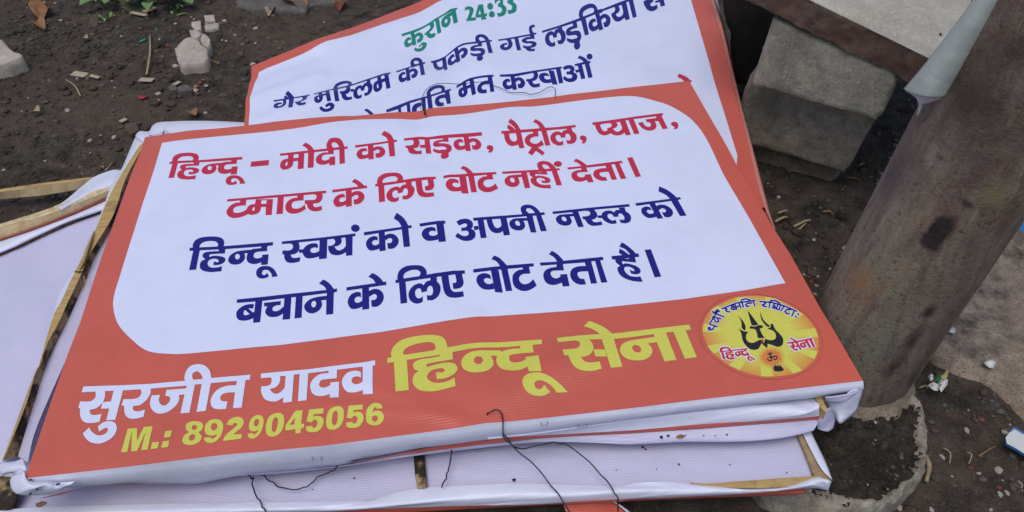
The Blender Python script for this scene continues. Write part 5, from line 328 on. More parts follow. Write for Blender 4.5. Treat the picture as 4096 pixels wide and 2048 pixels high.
def soil(name, base, scale=1.0, amt=1.0):
    k = NT(name)
    big = k.noise(3.2, 5, .6); mid = k.noise(30, 6, .68); fine = k.noise(260, 5, .75)
    c = k.ramp(mid, [(.36, tuple(x * .34 for x in base)), (.5, base), (.64, tuple(x * 1.7 for x in base))])
    c = k.mix(k.ramp(big, [(.42, (0, 0, 0)), (.62, (.6, .6, .6))]), c, tuple(x * y for x, y in zip(base, (1.9, 1.75, 1.55))))
    c = k.mix(k.ramp(fine, [(.57, (0, 0, 0)), (.68, (.7, .7, .7))]), c, (.26, .225, .19))
    c = k.mix(k.ramp(k.noise(420, 3, .7), [(.36, (.9, .9, .9)), (.46, (0, 0, 0))]), c, tuple(x * .35 for x in base))
    k.col(c); k.rough(.88, .28)
    b = k.bump(mid, 1.0 * amt, .016); b = k.bump(fine, 1.0 * amt, .006, b); k.bump(k.noise(900, 3, .7), .8 * amt, .002, b)
    return k.m
M['soil'] = soil('dark_damp_soil', (.082, .066, .053))
M['pavement'] = soil('worn_concrete_pavement', (.21, .175, .142), amt=.4)
def stone(name, base, var=.35, bumps=.6, big=6, stain=(.05, .04, .03), sa=.5):
    k = NT(name)
    n1 = k.noise(big, 7, .7); n2 = k.noise(big * 5, 8, .74); n3 = k.noise(big * 60, 4, .7)
    c = k.ramp(n2, [(.34, tuple(x * (1 - var) for x in base)), (.5, base), (.66, tuple(min(1, x * (1 + var)) for x in base))])
    c = k.mix(k.ramp(n1, [(.42, (0, 0, 0)), (.68, (sa, sa, sa))]), c, stain)
    c = k.mix(k.ramp(n3, [(.33, (.9, .9, .9)), (.42, (0, 0, 0))]), c, tuple(x * .35 for x in base))
    c = k.mix(k.ramp(k.noise(big * 40, 3, .6), [(.60, (0, 0, 0)), (.70, (.6, .6, .6))]), c, tuple(min(1, x * 1.7) for x in base))
    k.col(c); k.rough(.86, .3)
    b = k.bump(n2, bumps, .008); k.bump(n3, bumps, .003, b)
    return k.m
M['block_grey'] = stone('grey_concrete', (.44, .415, .335), .35, .9, 7, (.20, .185, .145), .9)
M['block_brown'] = stone('brown_rough_concrete', (.50, .42, .33), .38, 1.0, 9, (.20, .165, .125), .7)
M['block_dark'] = stone('dark_rough_concrete', (.42, .345, .26), .4, 1.0, 9, (.24, .19, .14), .7)
M['gap_shade'] = stone('painted_gap_shade', (.022, .019, .017), .4, .8, 9, (.012, .011, .010), .7)  # near-black base colour stands in for the shade in the gap under the slab
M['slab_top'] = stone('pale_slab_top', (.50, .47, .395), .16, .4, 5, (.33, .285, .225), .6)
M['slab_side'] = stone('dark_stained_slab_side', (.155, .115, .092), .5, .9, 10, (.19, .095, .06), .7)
M['collar'] = stone('mossy_black_concrete', (.095, .078, .058), .65, 1.4, 12, (.026, .022, .018), .9)
M['collar_rim'] = stone('pale_chipped_concrete', (.66, .59, .48), .4, 1.2, 16, (.20, .16, .115), .75)
M['rock_pale'] = stone('pale_stone', (.50, .445, .385), .15, .5, 14, (.32, .26, .21), .5)
M['rock_grey'] = stone('grey_stone', (.155, .145, .13), .3, .6, 20)
M['rock_brown'] = stone('brown_stone', (.12, .088, .066), .3, .6, 20)
M['rock_red'] = stone('brick_chip', (.24, .075, .045), .3, .5, 20)
M['rock_white'] = stone('whitish_chip', (.42, .39, .34), .15, .4, 20, (.3, .25, .2), .4)
def rusty():
    k = NT('rusty_grey_steel')
    st = k.map((5, 5, 1.6))
    n1 = k.noise(1.5, 6, .62, st, .5); n2 = k.noise(26, 6, .7); n3 = k.noise(200, 4, .75)
    c = k.ramp(n1, [(.36, (.16, .158, .118)), (.45, (.20, .172, .132)), (.51, (.130, .092, .076)), (.58, (.055, .038, .031))])
    c = k.mix(k.ramp(n2, [(.40, (0, 0, 0)), (.62, (.6, .6, .6))]), c, (.215, .185, .148))
    c = k.mix(k.ramp(k.noise(7, 5, .7, None, .4), [(.50, (0, 0, 0)), (.66, (.5, .5, .5))]), c, (.20, .125, .07))
    c = k.mix(k.ramp(k.noise(9, 4, .7, k.map((1, 1, 1), rot=(1, 2, 3)), .4), [(.52, (0, 0, 0)), (.66, (.6, .6, .6))]), c, (.120, .080, .066))
    c = k.mix(k.ramp(n3, [(.36, (.7, .7, .7)), (.44, (0, 0, 0))]), c, (.095, .055, .040))
    c = k.mix(k.ramp(k.noise(130, 4, .65), [(.61, (0, 0, 0)), (.66, (.8, .8, .8))]), c, (.075, .040, .028))
    c = k.mix(k.ramp(k.noise(1, 5, .6, k.map((70, 70, 7)), .3), [(.50, (0, 0, 0)), (.66, (.6, .6, .6))]), c, (.085, .060, .048))
    c = k.mix(k.ramp(k.noise(1, 5, .6, k.map((110, 110, 11)), .3), [(.58, (0, 0, 0)), (.68, (.4, .4, .4))]), c, (.30, .27, .23))
    edge = k.noise(70, 5, .75); soft = k.noise(18, 4, .6)
    for (cx, cy, cz, r0, r1, r2, quat, col_, wob, hard) in SMEARS:
        mp = k.n('ShaderNodeMapping', vector_type='TEXTURE'); mp.inputs['Location'].default_value = (cx, cy, cz); mp.inputs['Rotation'].default_value = quat; mp.inputs['Scale'].default_value = (r0, r1, r2)
        k.l(k.tc.outputs['Object'], mp.inputs[0])
        ln = k.n('ShaderNodeVectorMath', operation='LENGTH'); k.l(mp.outputs[0], ln.inputs[0])
        a = k.n('ShaderNodeMath', operation='MULTIPLY_ADD'); k.l(edge, a.inputs[0]); a.inputs[1].default_value = wob; k.l(ln.outputs['Value'], a.inputs[2])
        a2 = k.n('ShaderNodeMath', operation='MULTIPLY_ADD'); k.l(soft, a2.inputs[0]); a2.inputs[1].default_value = wob; k.l(a.outputs[0], a2.inputs[2])
        mr = k.n('ShaderNodeMapRange'); mr.inputs[1].default_value = 1 + wob * .95; mr.inputs[2].default_value = 1 + wob * .95 - hard; mr.inputs[3].default_value = 0; mr.inputs[4].default_value = .93
        k.l(a2.outputs[0], mr.inputs[0]); c = k.mix(mr.outputs[0], c, col_)
    k.col(c); k.b.inputs['Metallic'].default_value = .10; k.rough(.60, .4)
    b = k.bump(n2, .5, .004); k.bump(n3, .8, .002, b)
    return k.m
def plain(name, c, rough=.6, var=.25, sc_=40, bump=.3, spec=.4):
    k = NT(name); n = k.noise(sc_, 5, .65)
    k.col(k.ramp(n, [(.3, tuple(x * (1 - var) for x in c)), (.7, tuple(min(1, x * (1 + var)) for x in c))])); k.rough(rough, spec); k.bump(n, bump, .001)
    return k.m
M['tar'] = plain('black_tar', (.012, .009, .008), .6)
M['streak'] = plain('dark_brown_stain', (.032, .020, .015), .6)
M['paper'] = vinyl('pale_green_sheet', (.40, .45, .43), .5, .4, .7, .12)
M['paper_in'] = plain('lilac_paper', (.55, .50, .58), .6, .08, 30)
M['paper_dark'] = plain('dark_violet_print', (.035, .03, .06), .5)
M['wire'] = plain('black_wire', (.010, .010, .016), .4, .2)
M['staple'] = plain('steel_staple', (.35, .35, .38), .3, .1); M['staple'].node_tree.nodes['Principled BSDF'].inputs['Metallic'].default_value = .8
M['leaf_brown'] = plain('dry_brown_leaf', (.24, .115, .045), .55, .4, 60)
M['leaf_tan'] = plain('dry_tan_leaf', (.30, .23, .14), .6, .3, 60)
M['leaf_green'] = plain('green_leaf', (.065, .13, .035), .45, .35, 60)
M['leaf_pale'] = plain('bright_green_leaf', (.13, .24, .07), .45, .3, 60)
M['leaf_dark'] = plain('dull_olive_leaf', (.065, .075, .035), .5, .35, 60)
M['straw'] = plain('straw', (.36, .29, .17), .6, .25, 80)
M['chip'] = plain('pale_wood_chip', (.36, .31, .22), .7, .2, 90)
M['redbit'] = plain('crimson_scrap', (.35, .02, .03), .5)
M['teal'] = plain('turquoise_scrap', (.03, .34, .27), .5)
M['blue'] = plain('blue_card_edge', (.04, .16, .42), .5)
M['card'] = plain('greyish_white_card', (.58, .62, .60), .5, .06, 20)
M['foil_green'] = plain('green_wrapper', (.01, .26, .09), .4)
M['wax'] = plain('crumpled_white_wrapper', (.68, .69, .64), .45, .15, 60)
M['wax_y'] = plain('yellow_wrapper', (.60, .55, .25), .45, .2, 60)
M['film'] = plain('clear_plastic_scrap', (.36, .38, .42), .18, .2, 60, .8, .8)

# ---------------------------------------------------------------- flat print on the boards
def ring_pts(s):
    q = []
    for t in s.split(','):
        a, b = t.split(); q.append((float(a) / 1000, float(b.rstrip('*')) / 1000, b.endswith('*')))
    k = len(q); P_ = np.array([(a, b) for a, b, _ in q]); sm = [c for *_, c in q]
    out = []
    for i in range(k):
        j = (i + 1) % k; p, r = P_[i], P_[j]; out.append(p)
        L = np.linalg.norm(r - p)
        if L < 1e-6: continue
        if not (sm[i] or sm[j]):
            kk = int(L / .006)
            out += [p + (r - p) * (u / (kk + 1)) for u in range(1, kk + 1)]
            continue
        def tan(a):
            d = P_[(a + 1) % k] - P_[a - 1]; nn = np.linalg.norm(d); return d / nn * L if nn > 1e-9 else (r - p)
        t0 = tan(i) if sm[i] else (r - p); t1 = tan(j) if sm[j] else (r - p)
        for u in np.arange(1, max(4, int(L / .006) + 1)) / max(4, int(L / .006) + 1):
            out.append((2 * u ** 3 - 3 * u * u + 1) * p + (u ** 3 - 2 * u * u + u) * t0 + (-2 * u ** 3 + 3 * u * u) * r + (u ** 3 - u * u) * t1)
    return np.array(out)
def inside(pts, ring):
    x, y = pts[:, 0], pts[:, 1]; r = np.zeros(len(pts), bool)
    x0, y0 = ring[:, 0], ring[:, 1]; x1, y1 = np.roll(x0, -1), np.roll(y0, -1)
    for a, b, c, d in zip(x0, y0, x1, y1):
        if b == d: continue
        m_ = ((b > y) != (d > y)); r ^= m_ & (x < (c - a) * (y - b) / (d - b) + a)
    return r
def flat(shapes, step, hfun, lift, cut=None):
    "triangulates the union of outlines (with holes) and lays it over the surface hfun"
    S = [[ring_pts(r) for r in s.split('|')] for s in shapes]
    vs = []; ed = []
    for s in S:
        for r in s:
            b = len(vs); vs += [tuple(p) for p in r]; ed += [(b + i, b + (i + 1) % len(r)) for i in range(len(r))]
    allp = np.array(vs); lo = allp.min(0); hi = allp.max(0)
    gx, gy = np.meshgrid(np.arange(np.floor(lo[0] / step) * step + step / 2, hi[0], step), np.arange(np.floor(lo[1] / step) * step + step / 2, hi[1], step))
    g = np.c_[gx.ravel(), gy.ravel()]
    def isin(p):
        m_ = np.zeros(len(p), bool)
        for s in S:
            k_ = inside(p, s[0])
            for h in s[1:]: k_ &= ~inside(p, h)
            m_ |= k_
        return m_
    if len(g): g = g[isin(g)]
    vs += [tuple(p) for p in g]
    ov, oe, of, *_ = geometry.delaunay_2d_cdt([Vector(v) for v in vs], ed, [], 0, 1e-6)
    ov = np.array([tuple(v) for v in ov]); of = np.array([tuple(f) for f in of if len(f) == 3])
    cen = ov[of].mean(1); of = of[isin(cen)]
    e1 = ov[of[:, 1]] - ov[of[:, 0]]; e2 = ov[of[:, 2]] - ov[of[:, 0]]
    fl = (e1[:, 0] * e2[:, 1] - e1[:, 1] * e2[:, 0]) < 0
    of[fl] = of[fl][:, ::-1]
    used = np.unique(of); rem = -np.ones(len(ov), int); rem[used] = np.arange(len(used)); ov = ov[used]; of = rem[of]
    h = hfun(ov[:, 0], ov[:, 1]); e = 2e-4
    nx = -(hfun(ov[:, 0] + e, ov[:, 1]) - hfun(ov[:, 0] - e, ov[:, 1])) / (2 * e); ny = -(hfun(ov[:, 0], ov[:, 1] + e) - hfun(ov[:, 0], ov[:, 1] - e)) / (2 * e)
    n = np.c_[nx, ny, np.ones(len(ov))]; n /= np.linalg.norm(n, axis=1)[:, None]
    return np.c_[ov, h + lift], of, n
def print_mesh(name, shapes, step, hfun, lift, mat, parent):
    v, f, n = flat(shapes, step, hfun, lift)
    o = mesh(name, v, f, mat, parent, True, world=False)
    try: o.data.normals_split_custom_set_from_vertices([tuple(x) for x in n])
    except Exception: pass
    return o
def seg_d(x, y, s):
    (x0, y0, x1, y1) = s; dx, dy = x1 - x0, y1 - y0; L2 = dx * dx + dy * dy
    t = np.clip(((x - x0) * dx + (y - y0) * dy) / L2, 0, 1)
    px, py = x0 + t * dx, y0 + t * dy
    return np.hypot(x - px, y - py), t
def ridges(lst):
    def f(x, y):
        h = 0 * x
        for (x0, y0, x1, y1, w, a) in lst:
            d, t = seg_d(x, y, (x0, y0, x1, y1)); h = h + a * np.exp(-(d / w) ** 2)
        return h
    return f
rA = ridges([(-.025, .32, .0, .17, .020, -.0030), (.0, .17, .05, -.16, .030, -.0016), (.05, -.16, .055, -.32, .016, .0020), (.04, -.315, -.09, -.235, .012, .0014),
             (.02, -.30, -.13, -.26, .008, .0010), (.08, -.270, .17, -.235, .030, .0050), (-.12, .318, -.02, .30, .02, -.0025), (-.06, .24, .0, .255, .014, .0018),
             (.06, .30, .2, .31, .03, -.002), (.02, .21, .03, .12, .008, .0012), (-.40, .30, -.38, .1, .03, .001), (.44, -.2, .33, .1, .03, .001)])
rB = ridges([(-.02, .80, .03, .50, .045, -.0085), (.03, .50, .085, .30, .035, -.006), (-.33, .40, -.20, .48, .018, .0055), (-.28, .345, -.08, .45, .022, .0055),
             (-.33, .50, -.22, .56, .022, -.0060), (-.20, .60, -.05, .66, .03, .003), (.10, .45, .35, .36, .06, .004), (.30, .62, .5, .3, .07, -.0015), (-.12, .50, -.02, .62, .03, -.003)])
def hA(x, y): return rA(x, y) + .0016 * fbm(x * 5 + 3, y * 5, 3, 11) + .0009 * fbm(x * 18, y * 14 + 5, 2, 15)
def hB(x, y):
    d_ = (x - (-.026)) * .95 + (y - .739) * .30   # the cloth drops away to the left of the long crease
    return rB(x, y) - .009 / (1 + np.exp(np.clip((d_ + .02) / .020, -30, 30))) * np.clip((y - .28) / .25, 0, 1) * np.clip((x + .30) / .15, 0, 1) + .0085 * fbm(x * 5 + 3, y * 5, 3, 21) + .001 * fbm(x * 18, y * 14, 2, 25)
def board_frame(p):
    mm = Matrix.Identity(4)
    for r in range(3): mm[r][0] = BX_[r]; mm[r][1] = BY_[r]; mm[r][2] = NA_[r]; mm[r][3] = p[r]
    return mm
boardA = empty('banner_board', mat=board_frame(PA_))
tag(boardA, 'topmost orange bordered banner board with four lines of red and navy writing', 'banner', 'printed banner boards in the pile')
boardB = empty('banner_board', mat=board_frame(PA_ - NA_ * .012))
tag(boardB, 'banner board with green and navy writing, tucked under the top board', 'banner', 'printed banner boards in the pile')
PINV[boardA.name] = boardA.matrix_world.inverted(); PINV[boardB.name] = boardB.matrix_world.inverted()
def poly_c(lst): return ring_pts(lst[0].split('|')[0])
disc = [p for p in PRINT if p[1] == 'logo_disc'][0]; dc = ring_pts(disc[3][0]).mean(0); DISC_C = (dc[0], dc[1], 0.0)
M['disc'] = disc_mat(); M['orange2'] = M['orange']
print_mesh('printed_sheet', [A_OUT], .006, hA, 0, M['orange'], boardA)
print_mesh('white_panel', [A_WHITE], .006, hA, .00022, M['white'], boardA)
print_mesh('printed_sheet', [B_OUT], .007, hB, 0, M['orange'], boardB)
print_mesh('white_panel', [B_WHITE], .007, hB, .00025, M['white'], boardB)
LIFT = dict(logo_disc=.0003, logo_ray=.0004, logo_ring=.0003, logo_sun=.0006, logo_trident=.0007, logo_drop=.0008, logo_om=.0008, logo_motto_outline=.0005, logo_name_outline=.0005, logo_motto=.0007, logo_name=.0007)
for (bd, nm, colr, shp) in PRINT:
    mat = M['orange_sun'] if colr == 'orange' else M[colr]
    print_mesh(nm, shp, .006 if bd == 'A' else .007, hA if bd == 'A' else hB, LIFT.get(nm, .0005), mat, boardA if bd == 'A' else boardB)

# ---------------------------------------------------------------- sides and timber of the top board
LA = lambda o: lay(o)
edge_bot = "98.7 1913,500 1868,900 1819,1286.6 1784,1700 1730,1948 1698,2100 1681.5,2600 1624,2996 1576,3452 1523.6"
def side_plane(off=0.0):
    a_ = at(98.7, 1913, LA(0)); b_ = at(3452, 1523.6, LA(0)); e = b_ - a_; e /= np.linalg.norm(e); n = np.cross(e, NA_); 
    if n[1] > 0: n = -n
    return (a_ + n * off, n)
SP = side_plane(.001)
low_bot = "105 1956,263 1950,500 1937,790 1934,1000 1894,1133 1882,1352 1863,1459 1833,1692 1791,2100 1740,2489 1682.6,3032 1617,3380 1577,3443 1567"
def on_sheet(p, hf, base): 
    d = p - base; return p + NA_ * (float(hf(np.array([d @ BX_]), np.array([d @ BY_]))[0]) + .0001)
top = [on_sheet(p, hA, PA_) for p in resample([at(x, y, LA(0)) for x, y in P(edge_bot)], 110)]
def skirt(name, ring, hf, depth, mat, parent, k0=.9993):
    r = ring_pts(ring); c_ = r.mean(0); n = len(r); r2 = c_ + (r - c_) * k0; h = hf(r[:, 0], r[:, 1])
    vs = list(np.c_[r, h - .00005]) + list(np.c_[r2, h - .0015]) + list(np.c_[r2, h - depth])
    return mesh(name, vs, [(j * n + i, j * n + (i + 1) % n, (j + 1) * n + (i + 1) % n, (j + 1) * n + i) for j in range(2) for i in range(n)], mat, parent, True, world=False)
skirt('turned_edge', A_OUT, hA, .012, M['orange'], boardA); skirt('turned_edge', B_OUT, hB, .012, M['orange'], boardB)
bot = [at(x, y, SP) for x, y in P(low_bot)]
# keep the fold near the board's own side: rows between bulge a little outwards
def fold(name, top, bot, out, mat, parent, n=110, bul=.004, noise=.0015, seed=1, curl=.006):
    T_ = resample(top, n); B_ = resample(bot, n)
    rows = []
    for t in np.linspace(0, 1, 7):
        rows.append(T_ * (1 - t) + B_ * t + out * bul * math.sin(math.pi * min(1, t * 1.15)) )
    rows.append(B_ - out * curl + NA_ * -.001)
    vs = np.array(rows); k = len(rows)
    U, W_ = np.meshgrid(np.linspace(0, 1, n) * np.linalg.norm(T_[-1] - T_[0]), np.linspace(0, 1, k))
    h = (fbm(U * 22, W_ * 1.6 + seed, 3, seed) * noise * 1.6) * np.sin(np.pi * np.clip(W_ * 1.05, 0, 1)) ** .7
    vs = vs + h[..., None] * out
    f = [(i * n + j, i * n + j + 1, (i + 1) * n + j + 1, (i + 1) * n + j) for i in range(k - 1) for j in range(n - 1)]
    return mesh(name, vs.reshape(-1, 3), f, mat, parent)
fold('folded_edge', top, bot, SP[1], M['edge_white'], boardA)
def box_between(name, p, q, w, h, mat, parent, up=NA_, bev=.0015):
    "a timber lath from p to q (its top face), w wide towards the side vector, h deep"
    p = V(*p); q = V(*q); d = q - p; L = np.linalg.norm(d); d /= L; s = np.cross(up, d); s /= np.linalg.norm(s)
    c = []
    for e in (p, q):
        for a_, b_ in ((-.5, 0), (.5, 0), (.5, -1), (-.5, -1)): c.append(e + s * w * a_ + up * h * b_)
    f = [(0, 1, 2, 3), (7, 6, 5, 4), (0, 4, 5, 1), (1, 5, 6, 2), (2, 6, 7, 3), (3, 7, 4, 0)]
    inv = parent.matrix_world.inverted() if parent else Matrix.Identity(4)
    mid = (p + q) / 2
    mm = Matrix.Identity(4)
    for r in range(3): mm[r][0] = d[r]; mm[r][1] = s[r]; mm[r][2] = up[r]; mm[r][3] = mid[r]
    mi = mm.inverted(); me = bpy.data.meshes.new(name)
    me.from_pydata([tuple(mi @ Vector(v)) for v in c], [], f); me.update(); me.materials.append(mat)
    bm = bmesh.new(); bm.from_mesh(me); bmesh.ops.recalc_face_normals(bm, faces=bm.faces); bm.to_mesh(me); bm.free()
    o = bpy.data.objects.new(name, me); COL.objects.link(o)
    if parent: o.parent = parent; o.matrix_parent_inverse = Matrix.Identity(4); o.matrix_local = inv @ mm
    else: o.matrix_world = mm
    bevel(o, bev)
    return o
AL = lambda x, y, z=0: PA_ + BX_ * x + BY_ * y + NA_ * z
# hidden laths of the top board, kept inside its outline
box_between('frame_lath', AL(-.44, .225, -.006), AL(.36, .290, -.006), .03, .014, M['pine'], boardA)
box_between('frame_lath', AL(.35, .29, -.006), AL(.43, -.22, -.006), .03, .014, M['pine'], boardA)
# ---------------------------------------------------------------- right side of the second board
rid = [(2792, -140), (2843, 0), (2908, 234), (2970, 480), (3022, 700), (3060, 830), (3096, 915)]
outr = [(2810, -140), (2862, 0), (2900, 120), (2951, 353), (2990, 520), (3041, 700), (3075, 830), (3101, 925)]
pb = lay(-.012)
r0 = [at(x, y, pb) for x, y in rid]; r1 = [at(x, y, lay(-.020)) for x, y in outr]
loft('folded_edge', [r0, [(a_ * .6 + b_ * .4) + BX_ * .002 for a_, b_ in zip(resample(r0, 20), resample(r1, 20))], r1, [p - BX_ * .008 - NA_ * .001 for p in resample(r1, 20)]], M['pinkedge'], boardB, 60, .0008, seed=3)
outw = [(2822, -140), (2868, 0), (2882, 60), (2898, 110)]
r2 = [at(x, y, lay(-.033)) for x, y in outw]
loft('loose_margin', [[at(x, y, lay(-.030)) for x, y in [(2800, -140), (2852, 0), (2868, 60), (2890, 115)]], r2], M['edge_white'], boardB, 20, thick=.0008)
BLc = lambda x, y, z=0: PA_ - NA_ * .012 + BX_ * x + BY_ * y + NA_ * z
# ---------------------------------------------------------------- third board, face down
def face_down(name_lbl, cat='banner', grp='banner boards lying face down in the pile'):
    o = empty('banner_board', mat=board_frame(PA_ - NA_ * .03)); PINV[o.name] = o.matrix_world.inverted()
    return tag(o, name_lbl, cat, grp)
bC = face_down('face down board whose muddy left lath shows beside the top board')
pt = lay(-.020)
Lyl = "571 572,546 600,451 757,380 920,304 1078,247 1200,210 1272,158 1450,145 1478,105 1582,66 1687,6 1845"
Lrd = "588 566,565 600,503 714,462 839,429 904,359 1018,321 1105,273 1206,230 1299,191 1371,161 1457,141 1497,112 1595,72 1700,13 1842"
Lbr = "592 570,576 604,522 709,478 817,446 904,380 1029,348 1111,306 1206,263 1299,197 1430,151 1569,125 1648,72 1825"
Lsh = "600 574,584 610,535 712,492 820,460 906,398 1030,362 1115,322 1210,282 1300,222 1432,180 1572,156 1650,100 1822"
rowsL = px_rows([(Lyl, pt), (Lrd, lay(-.0205))])
rowsM = px_rows([(Lrd, lay(-.0205)), (Lbr, lay(-.034))])
loft('frame_lath', rowsL, M['pine'], bC, 120, .0014, 4, seed=5)
loft('muddy_lath_side', rowsM, M['pine_dirty'], bC, 120, .002, 5, seed=6)
# torn splinter and notches on the lath
tube('splinter', [at(376, 925, lay(-.017)), at(352, 990, lay(-.016)), at(330, 1052, lay(-.017)), at(318, 1080, lay(-.019))], .0022, M['pine'], bC, 12, 5, lambda t: .3 + 1.2 * math.sin(math.pi * t))
tube('splinter', [at(335, 1105, lay(-.019)), at(340, 1130, lay(-.017)), at(332, 1172, lay(-.016))], .0012, M['pine_dull'], bC, 10, 5, lambda t: 1 - .8 * t)
tube('knot_crack', [at(300, 1085, lay(-.0185)), at(315, 1088, lay(-.018)), at(328, 1086, lay(-.0185))], .0011, M['pine_dirty'], bC, 8, 5)
OutC = "543 545,533 571,486 676,451 725,402 872,375 937,300 1075,239 1176,217 1240,151 1450,86 1660,39 1760,-12 1850"
loft('wrapped_margin', px_rows([(OutC, lay(-.055)), (OutC.replace('543 545', '549 545'), lay(-.036)), (Lyl, lay(-.022)), (Lyl, lay(-.026))]), M['edge_white'], bC, 120, .0022, 3, seed=7)
OutT = "543 545,552 533,565 526,598 527,614 505,641 492,700 488,761 486,850 486,935 489,1010 492"
InT = "575 572,582 566,600 560,640 556,660 548,690 540,720 535,780 527,850 520,950 512,1040 505"
loft('wrapped_margin', px_rows([(OutT, lay(-.050)), (OutT, lay(-.026)), (InT, lay(-.018)), (InT.replace('575 572', '590 590'), lay(-.024))]), M['edge_white'], bC, 90, .003, 3, seed=9)
loft('crumpled_corner', px_rows([("640 556,650 535,658 517,665 522,680 534", lay(-.012)), ("598 540,625 536,650 530,668 530,684 538", lay(-.014)), ("585 556,610 552,640 548,665 544,690 541", lay(-.018))]), M['lilac'], bC, 24, .004, 3, seed=12)
# back of its cloth between lath and top board
bk = px_rows([(Lbr, lay(-.034)), ("600 620,570 700,480 900,440 980,375 1130,330 1262,280 1400,150 1700,110 1850", lay(-.033))])
loft('cloth_back', bk, M['lilac'], bC, 90, .001, 4, seed=13)
# its front edge, right of the middle
Cup = "1950 1756,2200 1728,2489 1686,2700 1660,2951 1632,3060 1631,3160 1640,3223 1650,3250 1640,3277 1626"
Clo = "1950 1758,2022 1750,2300 1734,2543 1720,2815 1696,3000 1686,3196 1672,3277 1664"
Cor = "1389 1850,1505 1838,1692 1808,2000 1770,2217 1748,2543 1731,2924 1704,3280 1677"
Cin = "1950 1735,2489 1660,2951 1602,3160 1596,3277 1590"
loft('wrapped_margin', px_rows([(Cin, lay(-.030)), (Cup, lay(-.024)), (Clo, lay(-.038))]), M['edge_white'], bC, 110, .0025, 5, seed=21)
loft('orange_edge_or_shade', px_rows([('1389 1846,1505 1834,1692 1795,2022 1746,2300 1732,2543 1720,2815 1696,3000 1686,3196 1672,3277 1664', lay(-.0385)), (Cor, lay(-.044)), (Cor, lay(-.047))]), M['orange'], bC, 90, .0006, 2, seed=22)
# red underside strip seen at the left corner
loft('orange_edge_or_shade', px_rows([("170 1990,263 1966,400 1951,640 1940", lay(-.034)), ("150 1996,250 1978,330 1958,560 1946", lay(-.040))]), M['orange'], bC, 30)
# hidden laths
box_between('frame_lath', AL(.36, .27, -.024), AL(.43, -.21, -.024), .02, .016, M['pine'], bC)
cbat = "1389 1838,1505 1833,1692 1805,2100 1758"
# loose lilac skirt under it
Sup = "900 1900,1133 1884,1352 1864,1505 1840,1692 1806,2000 1772,2217 1750,2543 1733,2924 1706,3280 1678"
Slo = "900 1907,1133 1892,1352 1868,1505 1846,1664 1823,1808 1805,2000 1783,2217 1765,2350 1768,2489 1776,2706 1767,2924 1765,3087 1753,3200 1733,3255 1720"
bE2 = face_down('face down board with a sagging lilac skirt and a brown stain under the third board')
loft('wrapped_margin', px_rows([(Sup, lay(-.046)), (Slo, lay(-.053)), (Slo, lay(-.056))]), M['lilac'], bE2, 110, .003, 4, seed=23)
box_between('frame_lath', AL(-.30, -.24, -.046), AL(.36, -.20, -.046), .018, .006, M['pine'], bE2)
def spot(name, x, y, r, off, mat, parent, el=1.0):
    c = at(x, y, lay(off)); vs = [c + NA_ * .0012]; k = 9
    for i in range(k):
        t = 2 * math.pi * i / k; q = random.uniform(.75, 1.15); vs.append(c + BX_ * r * el * q * math.cos(t) + BY_ * r * q * math.sin(t))
    return mesh(name, vs, [(0, 1 + i, 1 + (i + 1) % k) for i in range(k)], mat, parent)
spot('brown_stain', 2721, 1745, .0026, -.0475, M['leaf_brown'], bE2, 2.2)
for x, y, r in ((2645, 1748, .0022), (2673, 1743, .0018), (2742, 1741, .001), (2815, 1742, .0008), (2862, 1742, .0008), (2908, 1738, .0012)): spot('ink_speck', x, y, r, -.0475, M['wire'], bE2)
# loose tails at its right end
def cloth(name, grid, mat, parent, noise=.002, seed=0, thick=.0007):
    rows = [[at(x, y, lay(o)) for x, y, o in r] for r in grid]
    return loft(name, rows, mat, parent, 14, noise, 5, seed, True, thick)
cloth('loose_tail', [[(3304, 1592, -.02), (3340, 1590, -.018), (3380, 1580, -.012), (3397, 1566, -.008)], [(3320, 1635, -.04), (3352, 1628, -.034), (3390, 1612, -.026), (3449, 1556, -.012)], [(3346, 1680, -.055), (3362, 1694, -.05), (3395, 1672, -.05), (3423, 1648, -.046)]], M['edge_white'], boardA, .004, 31)
cloth('loose_flap', [[(3300, 1588, -.012), (3340, 1584, -.010), (3400, 1574, -.008), (3440, 1566, -.006)], [(3307, 1606, -.022), (3340, 1610, -.021), (3385, 1600, -.016), (3425, 1574, -.012)]], M['lilac'], boardA, .001, 32)
cloth('loose_tail', [[(3286, 1631, -.03), (3300, 1640, -.026), (3315, 1632, -.022), (3322, 1630, -.02)], [(3268, 1690, -.05), (3292, 1692, -.045), (3318, 1680, -.044), (3339, 1672, -.044)], [(3272, 1716, -.06), (3290, 1722, -.058), (3312, 1726, -.058), (3333, 1712, -.058)]], M['lilac'], bC, .004, 33)
mm_ = [at(x, y, lay(-.024)) for x, y in ((3262, 1590), (3286, 1586), (3308, 1637), (3304, 1650), (3281, 1627))]
ml_ = [p - NA_ * .014 for p in mm_]
o = mesh('lath_end', mm_ + ml_, [(0, 1, 2, 3, 4), (5, 6, 7, 8, 9), (0, 5, 6, 1), (1, 6, 7, 2), (2, 7, 8, 3), (3, 8, 9, 4), (4, 9, 5, 0)], M['pine'], bC, False)

